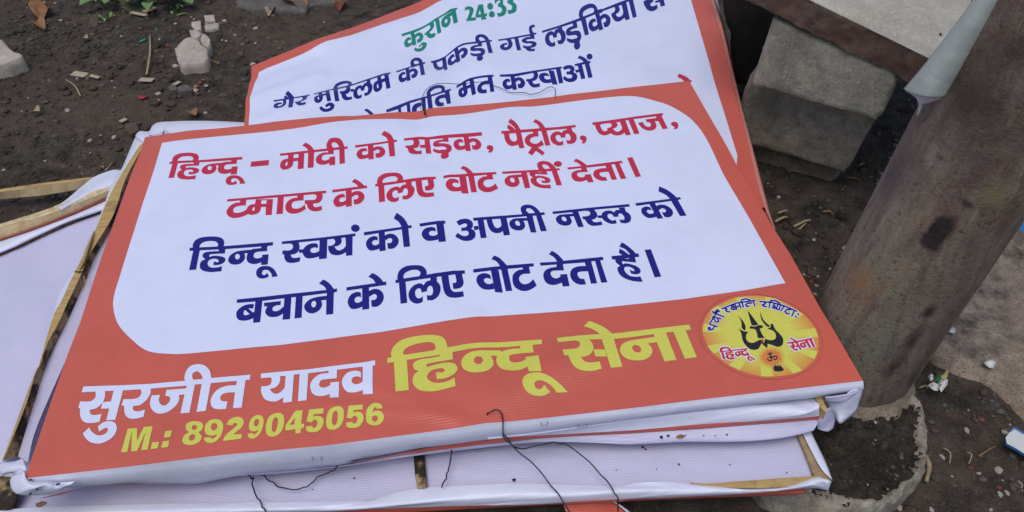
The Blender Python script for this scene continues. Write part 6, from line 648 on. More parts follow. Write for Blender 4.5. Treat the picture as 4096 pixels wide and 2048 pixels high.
# ---------------------------------------------------------------- fourth board, face down, large lilac back
bD = face_down('lowest large face down board with lilac back, muddy middle batten and open timber corner')
pd = lay(-.072)
Dbk_top = "-200 1880,66 1860,600 1800,1000 1760,1700 1700,2300 1690,2900 1680,3200 1700"
Dbk_bot = "-200 2110,30 2040,900 2018,1100 2012,1478 2004,1762 1953,2100 1938,2462 1946,2679 1932,2831 1938,2951 1945,3250 1910"
loft('cloth_back', px_rows([(Dbk_top, pd), (Dbk_bot, pd)]), M['lilac'], bD, 120, .0016, 16, seed=41)
Dup = "-150 2070,60 2035,500 2018,900 2012,1063 2005,1100 2010,1478 1998,1560 1976,1668 1954,1762 1947,2000 1935,2100 1934,2300 1940,2462 1943,2570 1930,2679 1927,2772 1935,2860 1952,3000 1957,3130 1950,3220 1920,3277 1908,3318 1935"
Dmid = "-150 2110,60 2075,500 2055,900 2045,1200 2038,1478 2030,1700 2008,2000 1985,2300 1978,2570 1965,2800 1962,3000 1966,3130 1960,3223 1942,3290 1925,3326 1925"
Dlo = "-150 2140,60 2112,500 2085,900 2066,1319 2047,1459 2038,1800 2025,2100 2017,2489 1998,2924 1979,3223 1954,3300 1958,3315 1959"
Dor = "-150 2160,60 2130,500 2105,900 2085,1319 2066,1459 2058,1800 2040,2000 2030,2543 2003,3141 1979,3223 1960"
loft('wrapped_margin', px_rows([(Dup, lay(-.066)), (Dmid, lay(-.063)), (Dlo, lay(-.078)), (Dlo, lay(-.081))]), M['edge_white'], bD, 150, .004, 4, seed=42)
loft('orange_edge_or_shade', px_rows([(Dlo.rsplit(',', 2)[0], lay(-.0775)), (Dor, lay(-.086)), (Dor, lay(-.089))]), M['orange'], bD, 110, .0006, 2, seed=43)
# right lath, its white flap and the front lath corner
loft('frame_lath', px_rows([("3182 1728,3255 1905", lay(-.0705)), ("3185 1728,3258 1907", lay(-.066)), ("3206 1728,3277 1862,3323 1916", lay(-.066)), ("3209 1728,3280 1864,3326 1918", lay(-.082))]), M['pine_dull'], bD, 40, .0008, 2, seed=44, sm=False)
loft('frame_lath', px_rows([("2760 1930,2831 1934,3000 1922,3250 1905,3320 1917", lay(-.0655)), ("2760 1950,2951 1953,3100 1952,3277 1935,3322 1926", lay(-.066)), ("2760 1955,2951 1958,3100 1957,3277 1938,3324 1930", lay(-.080))]), M['pine'], bD, 50, .0006, 3, seed=45)
loft('wrapped_margin', px_rows([("3206 1726,3277 1862,3323 1916", lay(-.064)), ("3224 1726,3300 1870,3326 1918", lay(-.0645)), ("3242 1726,3300 1848,3330 1922", lay(-.068)), ("3244 1727,3304 1850,3332 1925", lay(-.084))]), M['edge_white'], bD, 40, .001, 3, seed=46)
loft('muddy_batten', px_rows([("1656 1800,1658 1850,1662 1900,1670 1954", lay(-.071)), ("1657 1800,1659 1850,1664 1900,1672 1954", lay(-.064)), ("1694 1800,1697 1850,1702 1900,1707 1951", lay(-.064)), ("1695 1800,1699 1850,1704 1900,1709 1951", lay(-.071))]), M['pine_dirty'], bD, 40, .0016, 3, seed=47)
for x, y, r in ((1416, 1912, .0013), (2057, 1919, .0022), (2571, 1789, .0016), (2582, 1797, .0014), (2716, 1857, .0014), (2465, 1880, .0008), (2626, 1877, .0008), (2919, 1858, .0009), (3148, 1890, .0008), (3262, 1817, .0008), (1250, 1958, .0007)): spot('ink_speck', x, y, r, -.0705, M['wire'], bD)
spot('brown_stain', 160, 2016, .0032, -.0702, M['leaf_brown'], bD, 1.8)
# ---------------------------------------------------------------- crumpled corner of the top board and timber stub below it
cloth('crumpled_corner', [[(92, 1832, -.004), (60, 1845, -.008), (20, 1850, -.014), (0, 1856, -.02)], [(104, 1870, .0), (70, 1862, .0), (30, 1866, -.006), (-4, 1880, -.016)], [(105, 1890, -.004), (84, 1880, -.003), (40, 1886, -.006), (2, 1896, -.016)], [(96, 1912, -.006), (70, 1906, -.01), (44, 1890, -.018), (8, 1905, -.024)]], M['edge_white'], boardA, .004, 51)
cloth('crumpled_corner', [[(96, 1880, .001), (78, 1895, -.002), (50, 1905, -.008), (40, 1925, -.014)], [(110, 1920, .002), (96, 1930, .003), (72, 1945, -.004), (50, 1962, -.014)], [(150, 1926, -.002), (140, 1945, .003), (110, 1962, -.002), (80, 1978, -.014)], [(200, 1925, -.003), (190, 1936, .002), (170, 1955, -.004), (140, 1980, -.016)], [(232, 1930, -.006), (226, 1950, -.004), (224, 1965, -.010), (215, 1972, -.018)], [(300, 1926, -.006), (280, 1940, -.008), (262, 1946, -.012), (258, 1952, -.018)]], M['edge_white'], boardA, .005, 52)
for x, y in ((122, 1920), (122, 1975), (228, 1938), (235, 1936), (148, 1958)): spot('dirt_speck', x, y, .0016, .001, M['wire'], boardA)
stub = empty('timber_stub', mat=board_frame(at(20, 1950, lay(-.075)))); PINV[stub.name] = stub.matrix_world.inverted()
tag(stub, 'short brown lath end sticking out at the bottom left corner of the pile', 'lath')
loft('weathered_lath', px_rows([("-40 1905,66 1915,78 1940", lay(-.056)), ("-40 2000,50 2010,66 1985", lay(-.057)), ("-40 2060,30 2060,60 2000", lay(-.080))]), M['pine_dirty'], stub, 20, .001, 3, seed=53, thick=.004)

# ---------------------------------------------------------------- far left face down board and the one below it
bE = empty('banner_board', mat=board_frame(at(200, 1100, gz(.06)))); PINV[bE.name] = bE.matrix_world.inverted()
tag(bE, 'pale lilac face down board at the left edge with rough pine lath on top', 'banner', 'banner boards lying face down in the pile')
ez = lambda d: lay(-.058 + d)
loft('cloth_back', px_rows([("-260 1110,0 1024,136 965,272 905,413 850,500 812,640 760", ez(-.006)), ("-260 2100,0 1960,136 1900,272 1800,500 1600,640 1500,760 1400", ez(-.006))]), M['lilac'], bE, 60, .006, 22, seed=61)
loft('wrapped_margin', px_rows([("-260 1040,0 958,163 904,326 839,429 793,520 752", ez(.0)), ("-260 1070,0 985,140 928,300 868,420 820,520 775", ez(.006)), ("-260 1096,0 1010,136 949,272 888,413 839,520 795", ez(.002)), ("-260 1100,0 1013,136 952,272 891,413 842,520 798", ez(-.005))]), M['edge_white'], bE, 80, .004, 4, seed=62)
loft('orange_edge_or_shade', px_rows([("-260 1034,0 954,163 900,326 835,429 789,520 748", ez(.004)), ("-260 1042,0 960,163 906,326 841,429 795,520 754", ez(.0055))]), M['orange'], bE, 50)
loft('orange_edge_or_shade', px_rows([("-260 1096,0 1010,136 949,272 888,413 839,520 795", ez(.0012)), ("-260 1103,0 1017,136 956,272 893,413 843,520 798", ez(-.004))]), M['brown'], bE, 50)  # maroon strip paints the shadow line below the folded margin
Et = "-260 980,0 896,98 866,245 817,375 766,451 742,540 700"
Er = "-260 994,0 910,163 868,326 808,448 756,540 714"
Eb = "-260 1036,0 956,163 902,326 837,432 788,540 742"
Er2 = "-260 995,0 911,163 869,326 809,448 757,540 715"
loft('frame_lath', px_rows([(Et, ez(.016)), (Er, ez(.016))]), M['pine_pale'], bE, 90, .0020, 2, seed=63)
loft('rough_lath_side', px_rows([(Er2, ez(.016)), (Eb, ez(.005)), (Eb, ez(-.004))]), M['pine_side'], bE, 90, .0010, 3, seed=64)
bG = empty('banner_board', mat=board_frame(at(200, 790, gz(.03)))); PINV[bG.name] = bG.matrix_world.inverted()
tag(bG, 'lowest board at the left, its bare tan lath on the soil', 'banner', 'banner boards lying face down in the pile')
loft('frame_lath', px_rows([("-260 800,0 757,163 733,386 706,470 698", gz(.030)), ("-260 812,0 769,163 745,375 713,470 706", gz(.030))]), M['pine'], bG, 60, .0010, 2, seed=65)
loft('rough_lath_side', px_rows([("-260 812,0 769,163 745,375 713,470 706", gz(.030)), ("-260 838,0 798,163 782,315 757,470 725", gz(.016))]), M['pine_side'], bG, 60, .0012, 4, seed=66)
loft('wrapped_margin', px_rows([("520 660,484 679,451 680,380 706,326 747,255 806,215 826", gz(.044)), ("540 690,500 705,455 720,400 745,340 775,280 812,240 835", gz(.060)), ("560 720,520 730,470 750,420 775,360 800,300 825,250 850", gz(.050))]), M['edge_white'], bG, 60, .006, 6, seed=67)
# ---------------------------------------------------------------- orange board on the ground under the pile
bF = empty('banner_board', mat=board_frame(at(2400, 2040, gz(.02)))); PINV[bF.name] = bF.matrix_world.inverted()
tag(bF, 'orange board corner poking out of the bottom edge of the photo under the pile', 'banner', 'printed banner boards in the pile')
loft('printed_sheet', px_rows([("2245 1990,2400 1985,2450 1992", gz(.030)), ("2270 2060,2400 2030,2450 2010", gz(.026)), ("2330 2160,2480 2130,2560 2100", gz(.026))]), M['orange'], bF, 20, .001, 4, seed=71)
loft('folded_edge', px_rows([("2385 2015,2450 2008,2560 2100", gz(.025)), ("2372 2028,2430 2030,2500 2100", gz(.012))]), M['orange'], bF, 16)
loft('wrapped_margin', px_rows([("2395 2010,2455 2008,2580 2110", gz(.027)), ("2410 2004,2462 2006,2600 2110", gz(.024))]), M['edge_white'], bF, 16, thick=.001)
bH = empty('banner_board', mat=board_frame(at(60, 2040, gz(.02)))); PINV[bH.name] = bH.matrix_world.inverted()

# ---------------------------------------------------------------- tying wires and staples
def wire(label, pts, grp='black tying wires on the boards', r=.0008):
    p = [at(x, y, lay(o)) for x, y, o in pts]
    p = cr(p, 26); p = p + np.array([[fbm(np.array([i * .9]), np.array([k_ + r * 9e4]), 2, 17)[0] * .0035 for k_ in range(3)] for i in range(len(p))]) * (np.arange(len(p)) > 0)[:, None]
    o = tube('tying_wire', p, r, M['wire'], None, 90, 6)
    return tag(o, label, 'wire', grp)
wire('thin dark wire curling over the navy writing of the second board', [(1680, 434, .003), (1693, 382, -.008), (1713, 352, -.007), (1763, 332, -.004), (1822, 334, -.006), (1872, 334, -.004), (1932, 329, -.006), (1974, 342, -.006), (2010, 358, -.006), (2046, 369, -.007), (2097, 370, -.006), (2121, 376, -.005), (2154, 371, -.004), (2185, 358, -.004), (2208, 345, -.002), (2221, 359, -.006), (2224, 376, -.004), (2225, 388, .002)], r=.0006)
wire('black wire hooked from the top board down over the front margins', [(1948, 1666, .001), (1953, 1649, .006), (1975, 1643, .009), (2001, 1643, .009), (2012, 1668, .006), (2015, 1693, .005), (2013, 1735, -.012), (2020, 1752, -.02), (2037, 1770, -.030), (2054, 1786, -.042), (2136, 1862, -.050), (2206, 1943, -.056), (2255, 2009, -.058), (2290, 2062, -.066)])
wire('black wire arching from the twisted knot to the bottom edge', [(2014, 1738, -.012), (2030, 1752, -.02), (2040, 1768, -.026), (2052, 1782, -.034), (2081, 1795, -.044), (2136, 1789, -.044), (2206, 1770, -.043), (2245, 1774, -.042), (2283, 1785, -.042), (2353, 1846, -.052), (2400, 1892, -.056), (2435, 1938, -.056), (2465, 1981, -.058), (2472, 2010, -.066), (2470, 2062, -.075)])
wire('black wire drooping in a shallow loop on the lilac back at left', [(1354, 1860, -.046), (1335, 1880, -.055), (1314, 1893, -.062), (1277, 1907, -.064), (1245, 1935, -.064), (1198, 1955, -.064), (1137, 1953, -.064), (1086, 1928, -.062), (1055, 1903, -.06), (1033, 1884, -.050)])
wire('black kinked wire running down off the bottom edge at left', [(986, 1892, -.048), (1000, 1902, -.055), (1008, 1916, -.058), (1016, 1914, -.058), (1011, 1930, -.060), (1014, 1950, -.060), (1035, 2000, -.058), (1055, 2035, -.058), (1078, 2062, -.062)])
wire('short black wire beside the muddy middle batten', [(1807, 1800, -.048), (1806, 1830, -.058), (1799, 1866, -.062), (1785, 1905, -.060), (1766, 1946, -.058)])
wire('short black tie over the top border of the uppermost board', [(1694, 430, -.004), (1697, 441, .0035), (1700, 450, .0035), (1701, 460, .002)], r=.0012)
def staple(x0, y0, x1, y1, n_=0):
    a_ = at(x0, y0, SP) + SP[1] * .006; b_ = at(x1, y1, SP) + SP[1] * .006; u = np.array([0, 0, .006])
    o = tube('staple', [a_ + u, a_, (a_ + b_) / 2, b_, b_ + u], .00045, M['staple'], boardA, 20, 5); return o
staple(1254, 1821, 1289, 1819); staple(2310, 1691, 2343, 1688); staple(2162, 1683, 2186, 1680)

# ---------------------------------------------------------------- ground
x_, y_ = np.meshgrid(np.arange(-1.75, 2.2, .0085), np.arange(-.75, 2.1, .0085))
def ground_h(x, y):
    h = .022 * fbm(x * 2.2 + 9, y * 2.2 + 4, 3, 3) + .010 * fbm(x * 11, y * 11, 3, 5) + .007 * np.clip(fbm(x * 34, y * 34, 3, 6) + .06, 0, 1) + .004 * fbm(x * 80, y * 80, 2, 8)
    w = np.exp(-(((x - .02) / .75) ** 4 + ((y - .02) / .55) ** 4))        # flatter under the pile
    return h * (1 - .85 * w) - .006 * w - .004
gh = ground_h(x_, y_)
ny, nx = x_.shape
idx = np.arange(ny * nx).reshape(ny, nx)
F_ = np.stack([idx[:-1, :-1], idx[:-1, 1:], idx[1:, 1:], idx[1:, :-1]], -1).reshape(-1, 4)
me = bpy.data.meshes.new('ground'); me.vertices.add(ny * nx); me.vertices.foreach_set('co', np.c_[x_.ravel(), y_.ravel(), gh.ravel()].ravel())
me.loops.add(F_.size); me.loops.foreach_set('vertex_index', F_.ravel()); me.polygons.add(len(F_)); me.polygons.foreach_set('loop_start', np.arange(0, F_.size, 4)); me.polygons.foreach_set('loop_total', np.full(len(F_), 4))
me.polygons.foreach_set('use_smooth', np.ones(len(F_), bool)); me.update(); me.materials.append(M['soil'])
tag(bpy.data.objects.new('ground', me), kind='structure'); COL.objects.link(bpy.data.objects['ground'])
q = 40; e0, e1, f0, f1 = -1.75, 1.75 + .45, -.75, 2.1
e1 = x_.max(); f1 = y_.max()
o = mesh('surrounding_ground', [(e0, f0, -.012), (e1, f0, -.012), (e1, f1, -.012), (e0, f1, -.012), (-q, -q, -.012), (q, -q, -.012), (q, q, -.012), (-q, q, -.012)], [(0, 4, 5, 1), (1, 5, 6, 2), (2, 6, 7, 3), (3, 7, 4, 0)], M['soil'], None, False); tag(o, kind='structure')
def G(x, y):
    p = at(x, y, gz(0)); p[2] = float(ground_h(p[0], p[1])); return p
# paved patch at the right
pav = cr([at(x, y, gz(.004)) for x, y in P("3560 1480,3640 1370,3760 1440,3860 1500,3980 1540,4080 1640,4300 1800,4700 1700,4700 700,4150 700,3980 900,3800 1000,3600 1180,3500 1350,3560 1480")], 160)
cen = pav.mean(0); rings = [pav] + [cen + (pav - cen) * s for s in np.linspace(.97, .04, 34)]
vs = np.array(rings).reshape(-1, 3); k = len(pav)
jit = fbm(vs[:, 0] * 26, vs[:, 1] * 26, 4, 31)
vs[:k, :2] += np.c_[fbm(vs[:k, 0] * 30, vs[:k, 1] * 30, 3, 41), fbm(vs[:k, 0] * 30 + 9, vs[:k, 1] * 30, 3, 42)] * .05
ri = np.repeat(np.arange(len(rings)), k); vs[:, 2] = -.006 + .015 * np.clip(ri / 5, 0, 1) + jit * (.006 + .012 * np.exp(-ri / 3.)); vs[:k, 2] = -.014
f = [(i * k + j, i * k + (j + 1) % k, (i + 1) * k + (j + 1) % k, (i + 1) * k + j) for i in range(len(rings) - 1) for j in range(k)]
f.append(tuple((len(rings) - 1) * k + j for j in range(k)))
tag(mesh('pavement', vs, f, M['pavement'], None), kind='structure')

# ---------------------------------------------------------------- slab bench on concrete blocks
bd = at(3381, 696, gz(.10)) - at(3011, 587, gz(.10)); bd[2] = 0; bd /= np.linalg.norm(bd)
bn = np.array([bd[1], -bd[0], 0]); bn = bn if bn[1] < 0 else -bn
g0 = at(3295, 779, gz(0)); FP = (g0, bn)
def hull_block(name, quad, plane_off, depth, mat, parent, rough=.004, seed=0, res=.008):
    "block from the four corners of its front face (tl, tr, br, bl), with worn corners and chipped surface"
    pl = (g0 + bn * plane_off, bn)
    c = [at(x, y, pl) for x, y in quad]
    tl, tr, br, bl = c; W = np.linalg.norm(tr - tl); Hh = np.linalg.norm(bl - tl)
    nu, nv, nw = max(4, int(W / res)), max(3, int(Hh / res)), max(3, int(depth / (res * 2)))
    bm = bmesh.new(); grid = {}
    def pt_(u, v, w):
        p = (tl * (1 - u) + tr * u) * (1 - v) + (bl * (1 - u) + br * u) * v - bn * depth * w
        cenp = (tl + tr + br + bl) / 4 - bn * depth / 2
        du = min(u, 1 - u) * W; dv = min(v, 1 - v) * Hh; dw = min(w, 1 - w) * depth
        s_ = sorted((du, dv, dw)); r_ = .007
        e = max(0, 1 - s_[1] / r_)
        k_ = fbm(np.array([p[0] * 70 + p[2] * 37]), np.array([p[1] * 70 + p[2] * 53]), 4, seed, .65)[0]
        d = cenp - p; d /= np.linalg.norm(d)
        g_ = max(0, fbm(np.array([p[0] * 24 + p[2] * 31]), np.array([p[1] * 24 + p[2] * 17]), 3, seed + 9)[0] - .08)
        return p + d * (e * e * .004 * (1 + 2.0 * k_) + e * g_ * .03 + k_ * rough * .5 * (1 + e))
    def gv(i, j, l):
        key = (i, j, l)
        if key not in grid: grid[key] = bm.verts.new(pt_(i / nu, j / nv, l / nw))
        return grid[key]
    for i in range(nu):
        for j in range(nv):
            for l in (0, nw): bm.faces.new([gv(i, j, l), gv(i + 1, j, l), gv(i + 1, j + 1, l), gv(i, j + 1, l)])
    for i in range(nu):
        for l in range(nw):
            for j in (0, nv): bm.faces.new([gv(i, j, l), gv(i + 1, j, l), gv(i + 1, j, l + 1), gv(i, j, l + 1)])
    for j in range(nv):
        for l in range(nw):
            for i in (0, nu): bm.faces.new([gv(i, j, l), gv(i, j + 1, l), gv(i, j + 1, l + 1), gv(i, j, l + 1)])
    bmesh.ops.recalc_face_normals(bm, faces=bm.faces)
    me = bpy.data.meshes.new(name); bm.to_mesh(me); bm.free(); me.materials.append(mat)
    me.polygons.foreach_set('use_smooth', [True] * len(me.polygons))
    o = bpy.data.objects.new(name, me); COL.objects.link(o)
    return o
b1 = hull_block('concrete_block', [(3086, 70), (3606, 300), (3513, 494), (2996, 345)], .032, .20, M['block_grey'], None, .003, 3)
tag(b1, 'smooth grey concrete block directly under the slab', 'concrete block', 'concrete blocks holding the slab')
b2 = hull_block('concrete_block', [(2995, 300), (3520, 445), (3381, 700), (2905, 562)], -.018, .20, M['block_brown'], None, .004, 5)
tag(b2, 'rough brownish block, middle one of the stack', 'concrete block', 'concrete blocks holding the slab')
b3 = hull_block('concrete_block', [(2900, 545), (3372, 680), (3292, 800), (2830, 690)], -.050, .20, M['block_dark'], None, .005, 7)
tag(b3, 'dark bottom block of the stack, half sunk in the soil', 'concrete block', 'concrete blocks holding the slab')
# slab: front face then top
so_ = .035
pl = (g0 + bn * so_, bn)
s_tl, s_tr = at(3239, 0, pl), at(3730, 240, pl); sdv = s_tr - s_tl; sdv /= np.linalg.norm(sdv)
lo_l, lo_r = at(2992, 0, pl), at(3650, 340, pl)
th = .5 * (s_tr[2] - lo_r[2] + (s_tr - lo_r)[2])
A0 = s_tr + sdv * .10; A1 = s_tr - sdv * .31
dn = -Z * th * 1.0
slab = empty('stone_slab', loc=tuple(A0)); tag(slab, 'pale stone slab with dark stained edge resting on the concrete blocks', 'slab')
bpy.context.view_layer.update(); PINV[slab.name] = slab.matrix_world.inverted()
def grid_face(name, o_, u_, v_, nu, nv, mat, parent, nrm, amp, sc_, seed, chip=False):
    vs = []
    for j in range(nv + 1):
        for i in range(nu + 1):
            p = o_ + u_ * (i / nu) + v_ * (j / nv)
            a_ = fbm(np.array([p[0] * sc_ + p[2] * 20]), np.array([p[1] * sc_ + p[2] * 31]), 4, seed)[0] * amp
            p = p + nrm * a_ * (j > 0)
            if chip and j == nv: p = p + v_ / np.linalg.norm(v_) * fbm(np.array([i * .19]), np.array([1.]), 4, seed + 1)[0] * .006
            vs.append(p)
    f = [(j * (nu + 1) + i, j * (nu + 1) + i + 1, (j + 1) * (nu + 1) + i + 1, (j + 1) * (nu + 1) + i) for j in range(nv) for i in range(nu)]
    return mesh(name, vs, f, mat, parent)
back = -bn * .62
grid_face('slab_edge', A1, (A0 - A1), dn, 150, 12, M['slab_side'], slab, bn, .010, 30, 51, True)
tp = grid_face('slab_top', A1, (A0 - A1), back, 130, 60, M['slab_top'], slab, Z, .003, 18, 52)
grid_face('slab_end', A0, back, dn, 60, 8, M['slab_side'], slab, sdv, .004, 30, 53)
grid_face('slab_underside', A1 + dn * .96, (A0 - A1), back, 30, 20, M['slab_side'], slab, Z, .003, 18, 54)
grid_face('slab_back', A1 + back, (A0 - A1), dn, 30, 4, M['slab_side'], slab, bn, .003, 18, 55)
# worn hollow with rough filling on the slab top
pst = (s_tr, Z)
def blob(name, pts, z0, h, mat, parent, plane, seed=0, n=36, rings=6, amp=.3):
    b_ = cr([at(x, y, plane) for x, y in pts] + [at(*pts[0], plane)], n + 1)[:-1]; c_ = b_.mean(0); vs = []
    for k_ in range(rings):
        s = 1 - k_ / rings
        for i in range(n):
            p = c_ + (b_[i] - c_) * s
            p = p + Z * (z0 + h * (1 - s ** 3) * (1 + amp * 2 * fbm(np.array([p[0] * 90]), np.array([p[1] * 90]), 3, seed)[0])) if k_ else p + Z * (z0 - .004)
            vs.append(p)
    vs.append(c_ + Z * (z0 + h))
    f = [(k_ * n + i, k_ * n + (i + 1) % n, (k_ + 1) * n + (i + 1) % n, (k_ + 1) * n + i) for k_ in range(rings - 1) for i in range(n)] + [((rings - 1) * n + i, (rings - 1) * n + (i + 1) % n, rings * n) for i in range(n)]
    return mesh(name, vs, f, mat, parent)
blob('rough_patch', [(3474, 4), (3520, -12), (3560, 6), (3573, 36), (3540, 46), (3500, 34), (3482, 18)], .001, .003, M['rock_grey'], slab, pst, 3)
blob('iron_spot', [(3694, 98), (3704, 96), (3710, 103), (3698, 107)], .002, .002, M['tar'], slab, pst, 4, 10, 3)
blob('iron_spot', [(3754, 140), (3762, 139), (3767, 144), (3757, 147)], .002, .002, M['rock_brown'], slab, pst, 4, 10, 3)
# added near-black block; its colour paints the deep shade below the slab
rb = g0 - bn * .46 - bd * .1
o = hull_block('added_gap_block', [(2868, -120), (3240, 0), (3130, 420), (2935, 330)], -.22, .10, M['gap_shade'], None, .004, 9, .02)
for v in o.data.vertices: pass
tag(o, 'added black block painting the shade under the slab, left of the grey blocks', 'concrete block', 'concrete blocks holding the slab')

# ---------------------------------------------------------------- leaning steel pole
def rayd(x, y):
    r = RW @ V(x - 2048, y - 1024, 3000.0); return r / np.linalg.norm(r)
n1 = np.cross(rayd(3580, 600), rayd(3268, 1203)); n1 /= np.linalg.norm(n1); n2 = np.cross(rayd(4096, 882), rayd(3542, 1701)); n2 /= np.linalg.norm(n2)
PX = np.cross(n1, n2); PX /= np.linalg.norm(PX); PX *= np.sign(PX[2])
gq = at(3300, 1500, gz(.04)); n1 *= np.sign(n1 @ (gq - C0)); n2 *= np.sign(n2 @ (gq - C0))
RP = .0715
Q = np.linalg.solve(np.array([n1, n2, Z]), np.array([RP + n1 @ C0, RP + n2 @ C0, -.02]))
pa = np.cross(PX, Z); pa /= np.linalg.norm(pa); pbv = np.cross(PX, pa)
pole = empty('steel_pole', loc=tuple(Q)); tag(pole, 'thick rusty grey steel pole leaning up out of a concrete footing', 'pole')
bpy.context.view_layer.update(); PINV[pole.name] = pole.matrix_world.inverted()
def pole_pt(t, h, r=RP): return Q + PX * h + (pa * math.cos(t) + pbv * math.sin(t)) * r
def pole_hit(x, y, r=RP):
    d = rayd(x, y); w = C0 - Q; dd = d - PX * (d @ PX); ww = w - PX * (w @ PX)
    a_ = dd @ dd; b_ = 2 * dd @ ww; c_ = ww @ ww - r * r; di = max(0, b_ * b_ - 4 * a_ * c_)
    return C0 + d * ((-b_ - math.sqrt(di)) / (2 * a_))
SMEARS = []
def smear(a, b, wid, col_, wob, hard):
    p = pole_hit(*a); q = pole_hit(*b); c = (p + q) / 2 - Q; ax_ = q - p; L = np.linalg.norm(ax_)
    e = Vector(ax_).to_track_quat('Z', 'Y').to_euler()
    SMEARS.append((c[0], c[1], c[2], wid, wid, L / 2, tuple(e), col_, wob, hard))
TAR = (.016, .013, .012); STK = (.045, .026, .020)
smear((3805, 845), (3735, 985), .014, TAR, .8, .35); smear((3755, 915), (3695, 1010), .015, TAR, .8, .35); smear((3760, 925), (3712, 915), .010, TAR, .8, .35)
smear((3885, 800), (3850, 830), .011, (.03, .025, .024), 1.1, .7)
smear((3745, 1205), (3690, 1290), .010, (.03, .022, .018), 1.2, .7); smear((3710, 1280), (3590, 1440), .013, STK, .9, .7); smear((3640, 1380), (3515, 1560), .012, STK, 1.0, .9)
smear((3700, 780), (3560, 560), .050, (.085, .062, .055), 1.2, 1.1); smear((3960, 100), (3800, 620), .075, (.048, .034, .028), 1.0, .9); smear((4080, 80), (3980, 330), .06, (.048, .036, .030), 1.1, 1.1); smear((3620, 620), (3500, 800), .035, (.075, .058, .060), 1.1, 1.1)
smear((3480, 1040), (3410, 1220), .034, (.24, .14, .07), 1.1, 1.1); smear((3330, 1060), (3290, 1250), .012, (.23, .15, .10), 1.1, 1.1); smear((4000, 700), (3950, 850), .022, (.20, .17, .085), 1.1, 1.1)
M['pole'] = rusty()
nS, nH = 96, 160
vs = []
for j in range(nH + 1):
    h = 2.6 * (j / nH) ** 1.3
    for i in range(nS):
        t = 2 * math.pi * i / nS; dr = .0012 * fbm(np.array([math.cos(t) * 3 + h * 4]), np.array([math.sin(t) * 3 + h * 3]), 3, 61)[0]
        vs.append(pole_pt(t, h, RP + dr))
f = [(j * nS + i, j * nS + (i + 1) % nS, (j + 1) * nS + (i + 1) % nS, (j + 1) * nS + i) for j in range(nH) for i in range(nS)]
f.append(tuple(nH * nS + i for i in range(nS)))
mesh('pole_shaft', vs, f, M['pole'], pole)
def pole_hit(x, y, r=RP):
    d = rayd(x, y); w = C0 - Q; dd = d - PX * (d @ PX); ww = w - PX * (w @ PX)
    a_ = dd @ dd; b_ = 2 * dd @ ww; c_ = ww @ ww - r * r; di = max(0, b_ * b_ - 4 * a_ * c_)
    return C0 + d * ((-b_ - math.sqrt(di)) / (2 * a_))
# concrete footing
Co = [(3395, 1545), (3480, 1540), (3560, 1545), (3626, 1560), (3681, 1602), (3702, 1660), (3706, 1740), (3703, 1830), (3685, 1890), (3635, 1948), (3577, 1998), (3490, 2040), (3374, 2040), (3257, 2008), (3180, 1975), (3080, 1930), (3050, 1800), (3150, 1650), (3280, 1580)]
zc = .034
rim = cr([at(x, y, gz(zc)) for x, y in Co] + [at(*Co[0], gz(zc))], 321)[:-1]; cc = rim.mean(0)
foot = empty('concrete_footing', loc=tuple(cc)); tag(foot, 'rounded blackened concrete footing with pale chipped rim around the pole', 'footing')
bpy.context.view_layer.update(); PINV[foot.name] = foot.matrix_world.inverted()
def ringset(name, sc_z, mat, amp, seed):
    k = len(rim); vs = []
    for s, z in sc_z:
        for i in range(k):
            wob_ = fbm(np.array([rim[i][0] * 22]), np.array([rim[i][1] * 22]), 3, 99)[0]; p = cc + (rim[i] - cc) * (s + (.16 * wob_ if s < .97 and name == 'pale_rim' else 0)); d = (rim[i] - cc); d[2] = 0; d /= np.linalg.norm(d)
            a_ = fbm(np.array([p[0] * 45 + z * 99]), np.array([p[1] * 45]), 4, seed)[0]
            b_ = fbm(np.array([p[0] * 75]), np.array([p[1] * 75 + z * 50]), 4, seed + 5, .62)[0]
            vs.append(V(p[0], p[1], z + b_ * amp) + d * a_ * amp * .9)
    f = [(j * k + i, j * k + (i + 1) % k, (j + 1) * k + (i + 1) % k, (j + 1) * k + i) for j in range(len(sc_z) - 1) for i in range(k)]
    return mesh(name, vs, f, mat, foot)
ringset('pale_rim', [(1.06, -.02), (1.055, 0), (1.04, .012), (1.02, .024), (1.0, .031), (.97, .0350), (.93, .037), (.88, .036), (.84, .034), (.80, .027)], M['collar_rim'], .013, 71)
ringset('dark_top', [(.95, .024), (.925, .0335), (.90, .0355)] + [(s, .036 - .002 * s) for s in np.linspace(.88, .02, 40)], M['collar'], .019, 74)
# mortar cuff round the pole foot
vs = []; k = 64
for j, (rr, z) in enumerate([(RP - .001, .052), (RP + .002, .046), (RP + .005, .040), (RP + .009, .034), (RP + .014, .026)]):
    for i in range(k):
        t = 2 * math.pi * i / k; a_ = fbm(np.array([math.cos(t) * 5 + j]), np.array([math.sin(t) * 5]), 3, 77)[0]
        b0 = Q + PX * ((z - Q[2]) / PX[2]); p = b0 + (pa * math.cos(t) + pbv * math.sin(t)) * (rr + a_ * .004 * (j > 0)); p[2] = z + a_ * .012; vs.append(p)
mesh('mortar_cuff', vs, [(j * k + i, j * k + (i + 1) % k, (j + 1) * k + (i + 1) % k, (j + 1) * k + i) for j in range(4) for i in range(k)], M['block_dark'], foot)
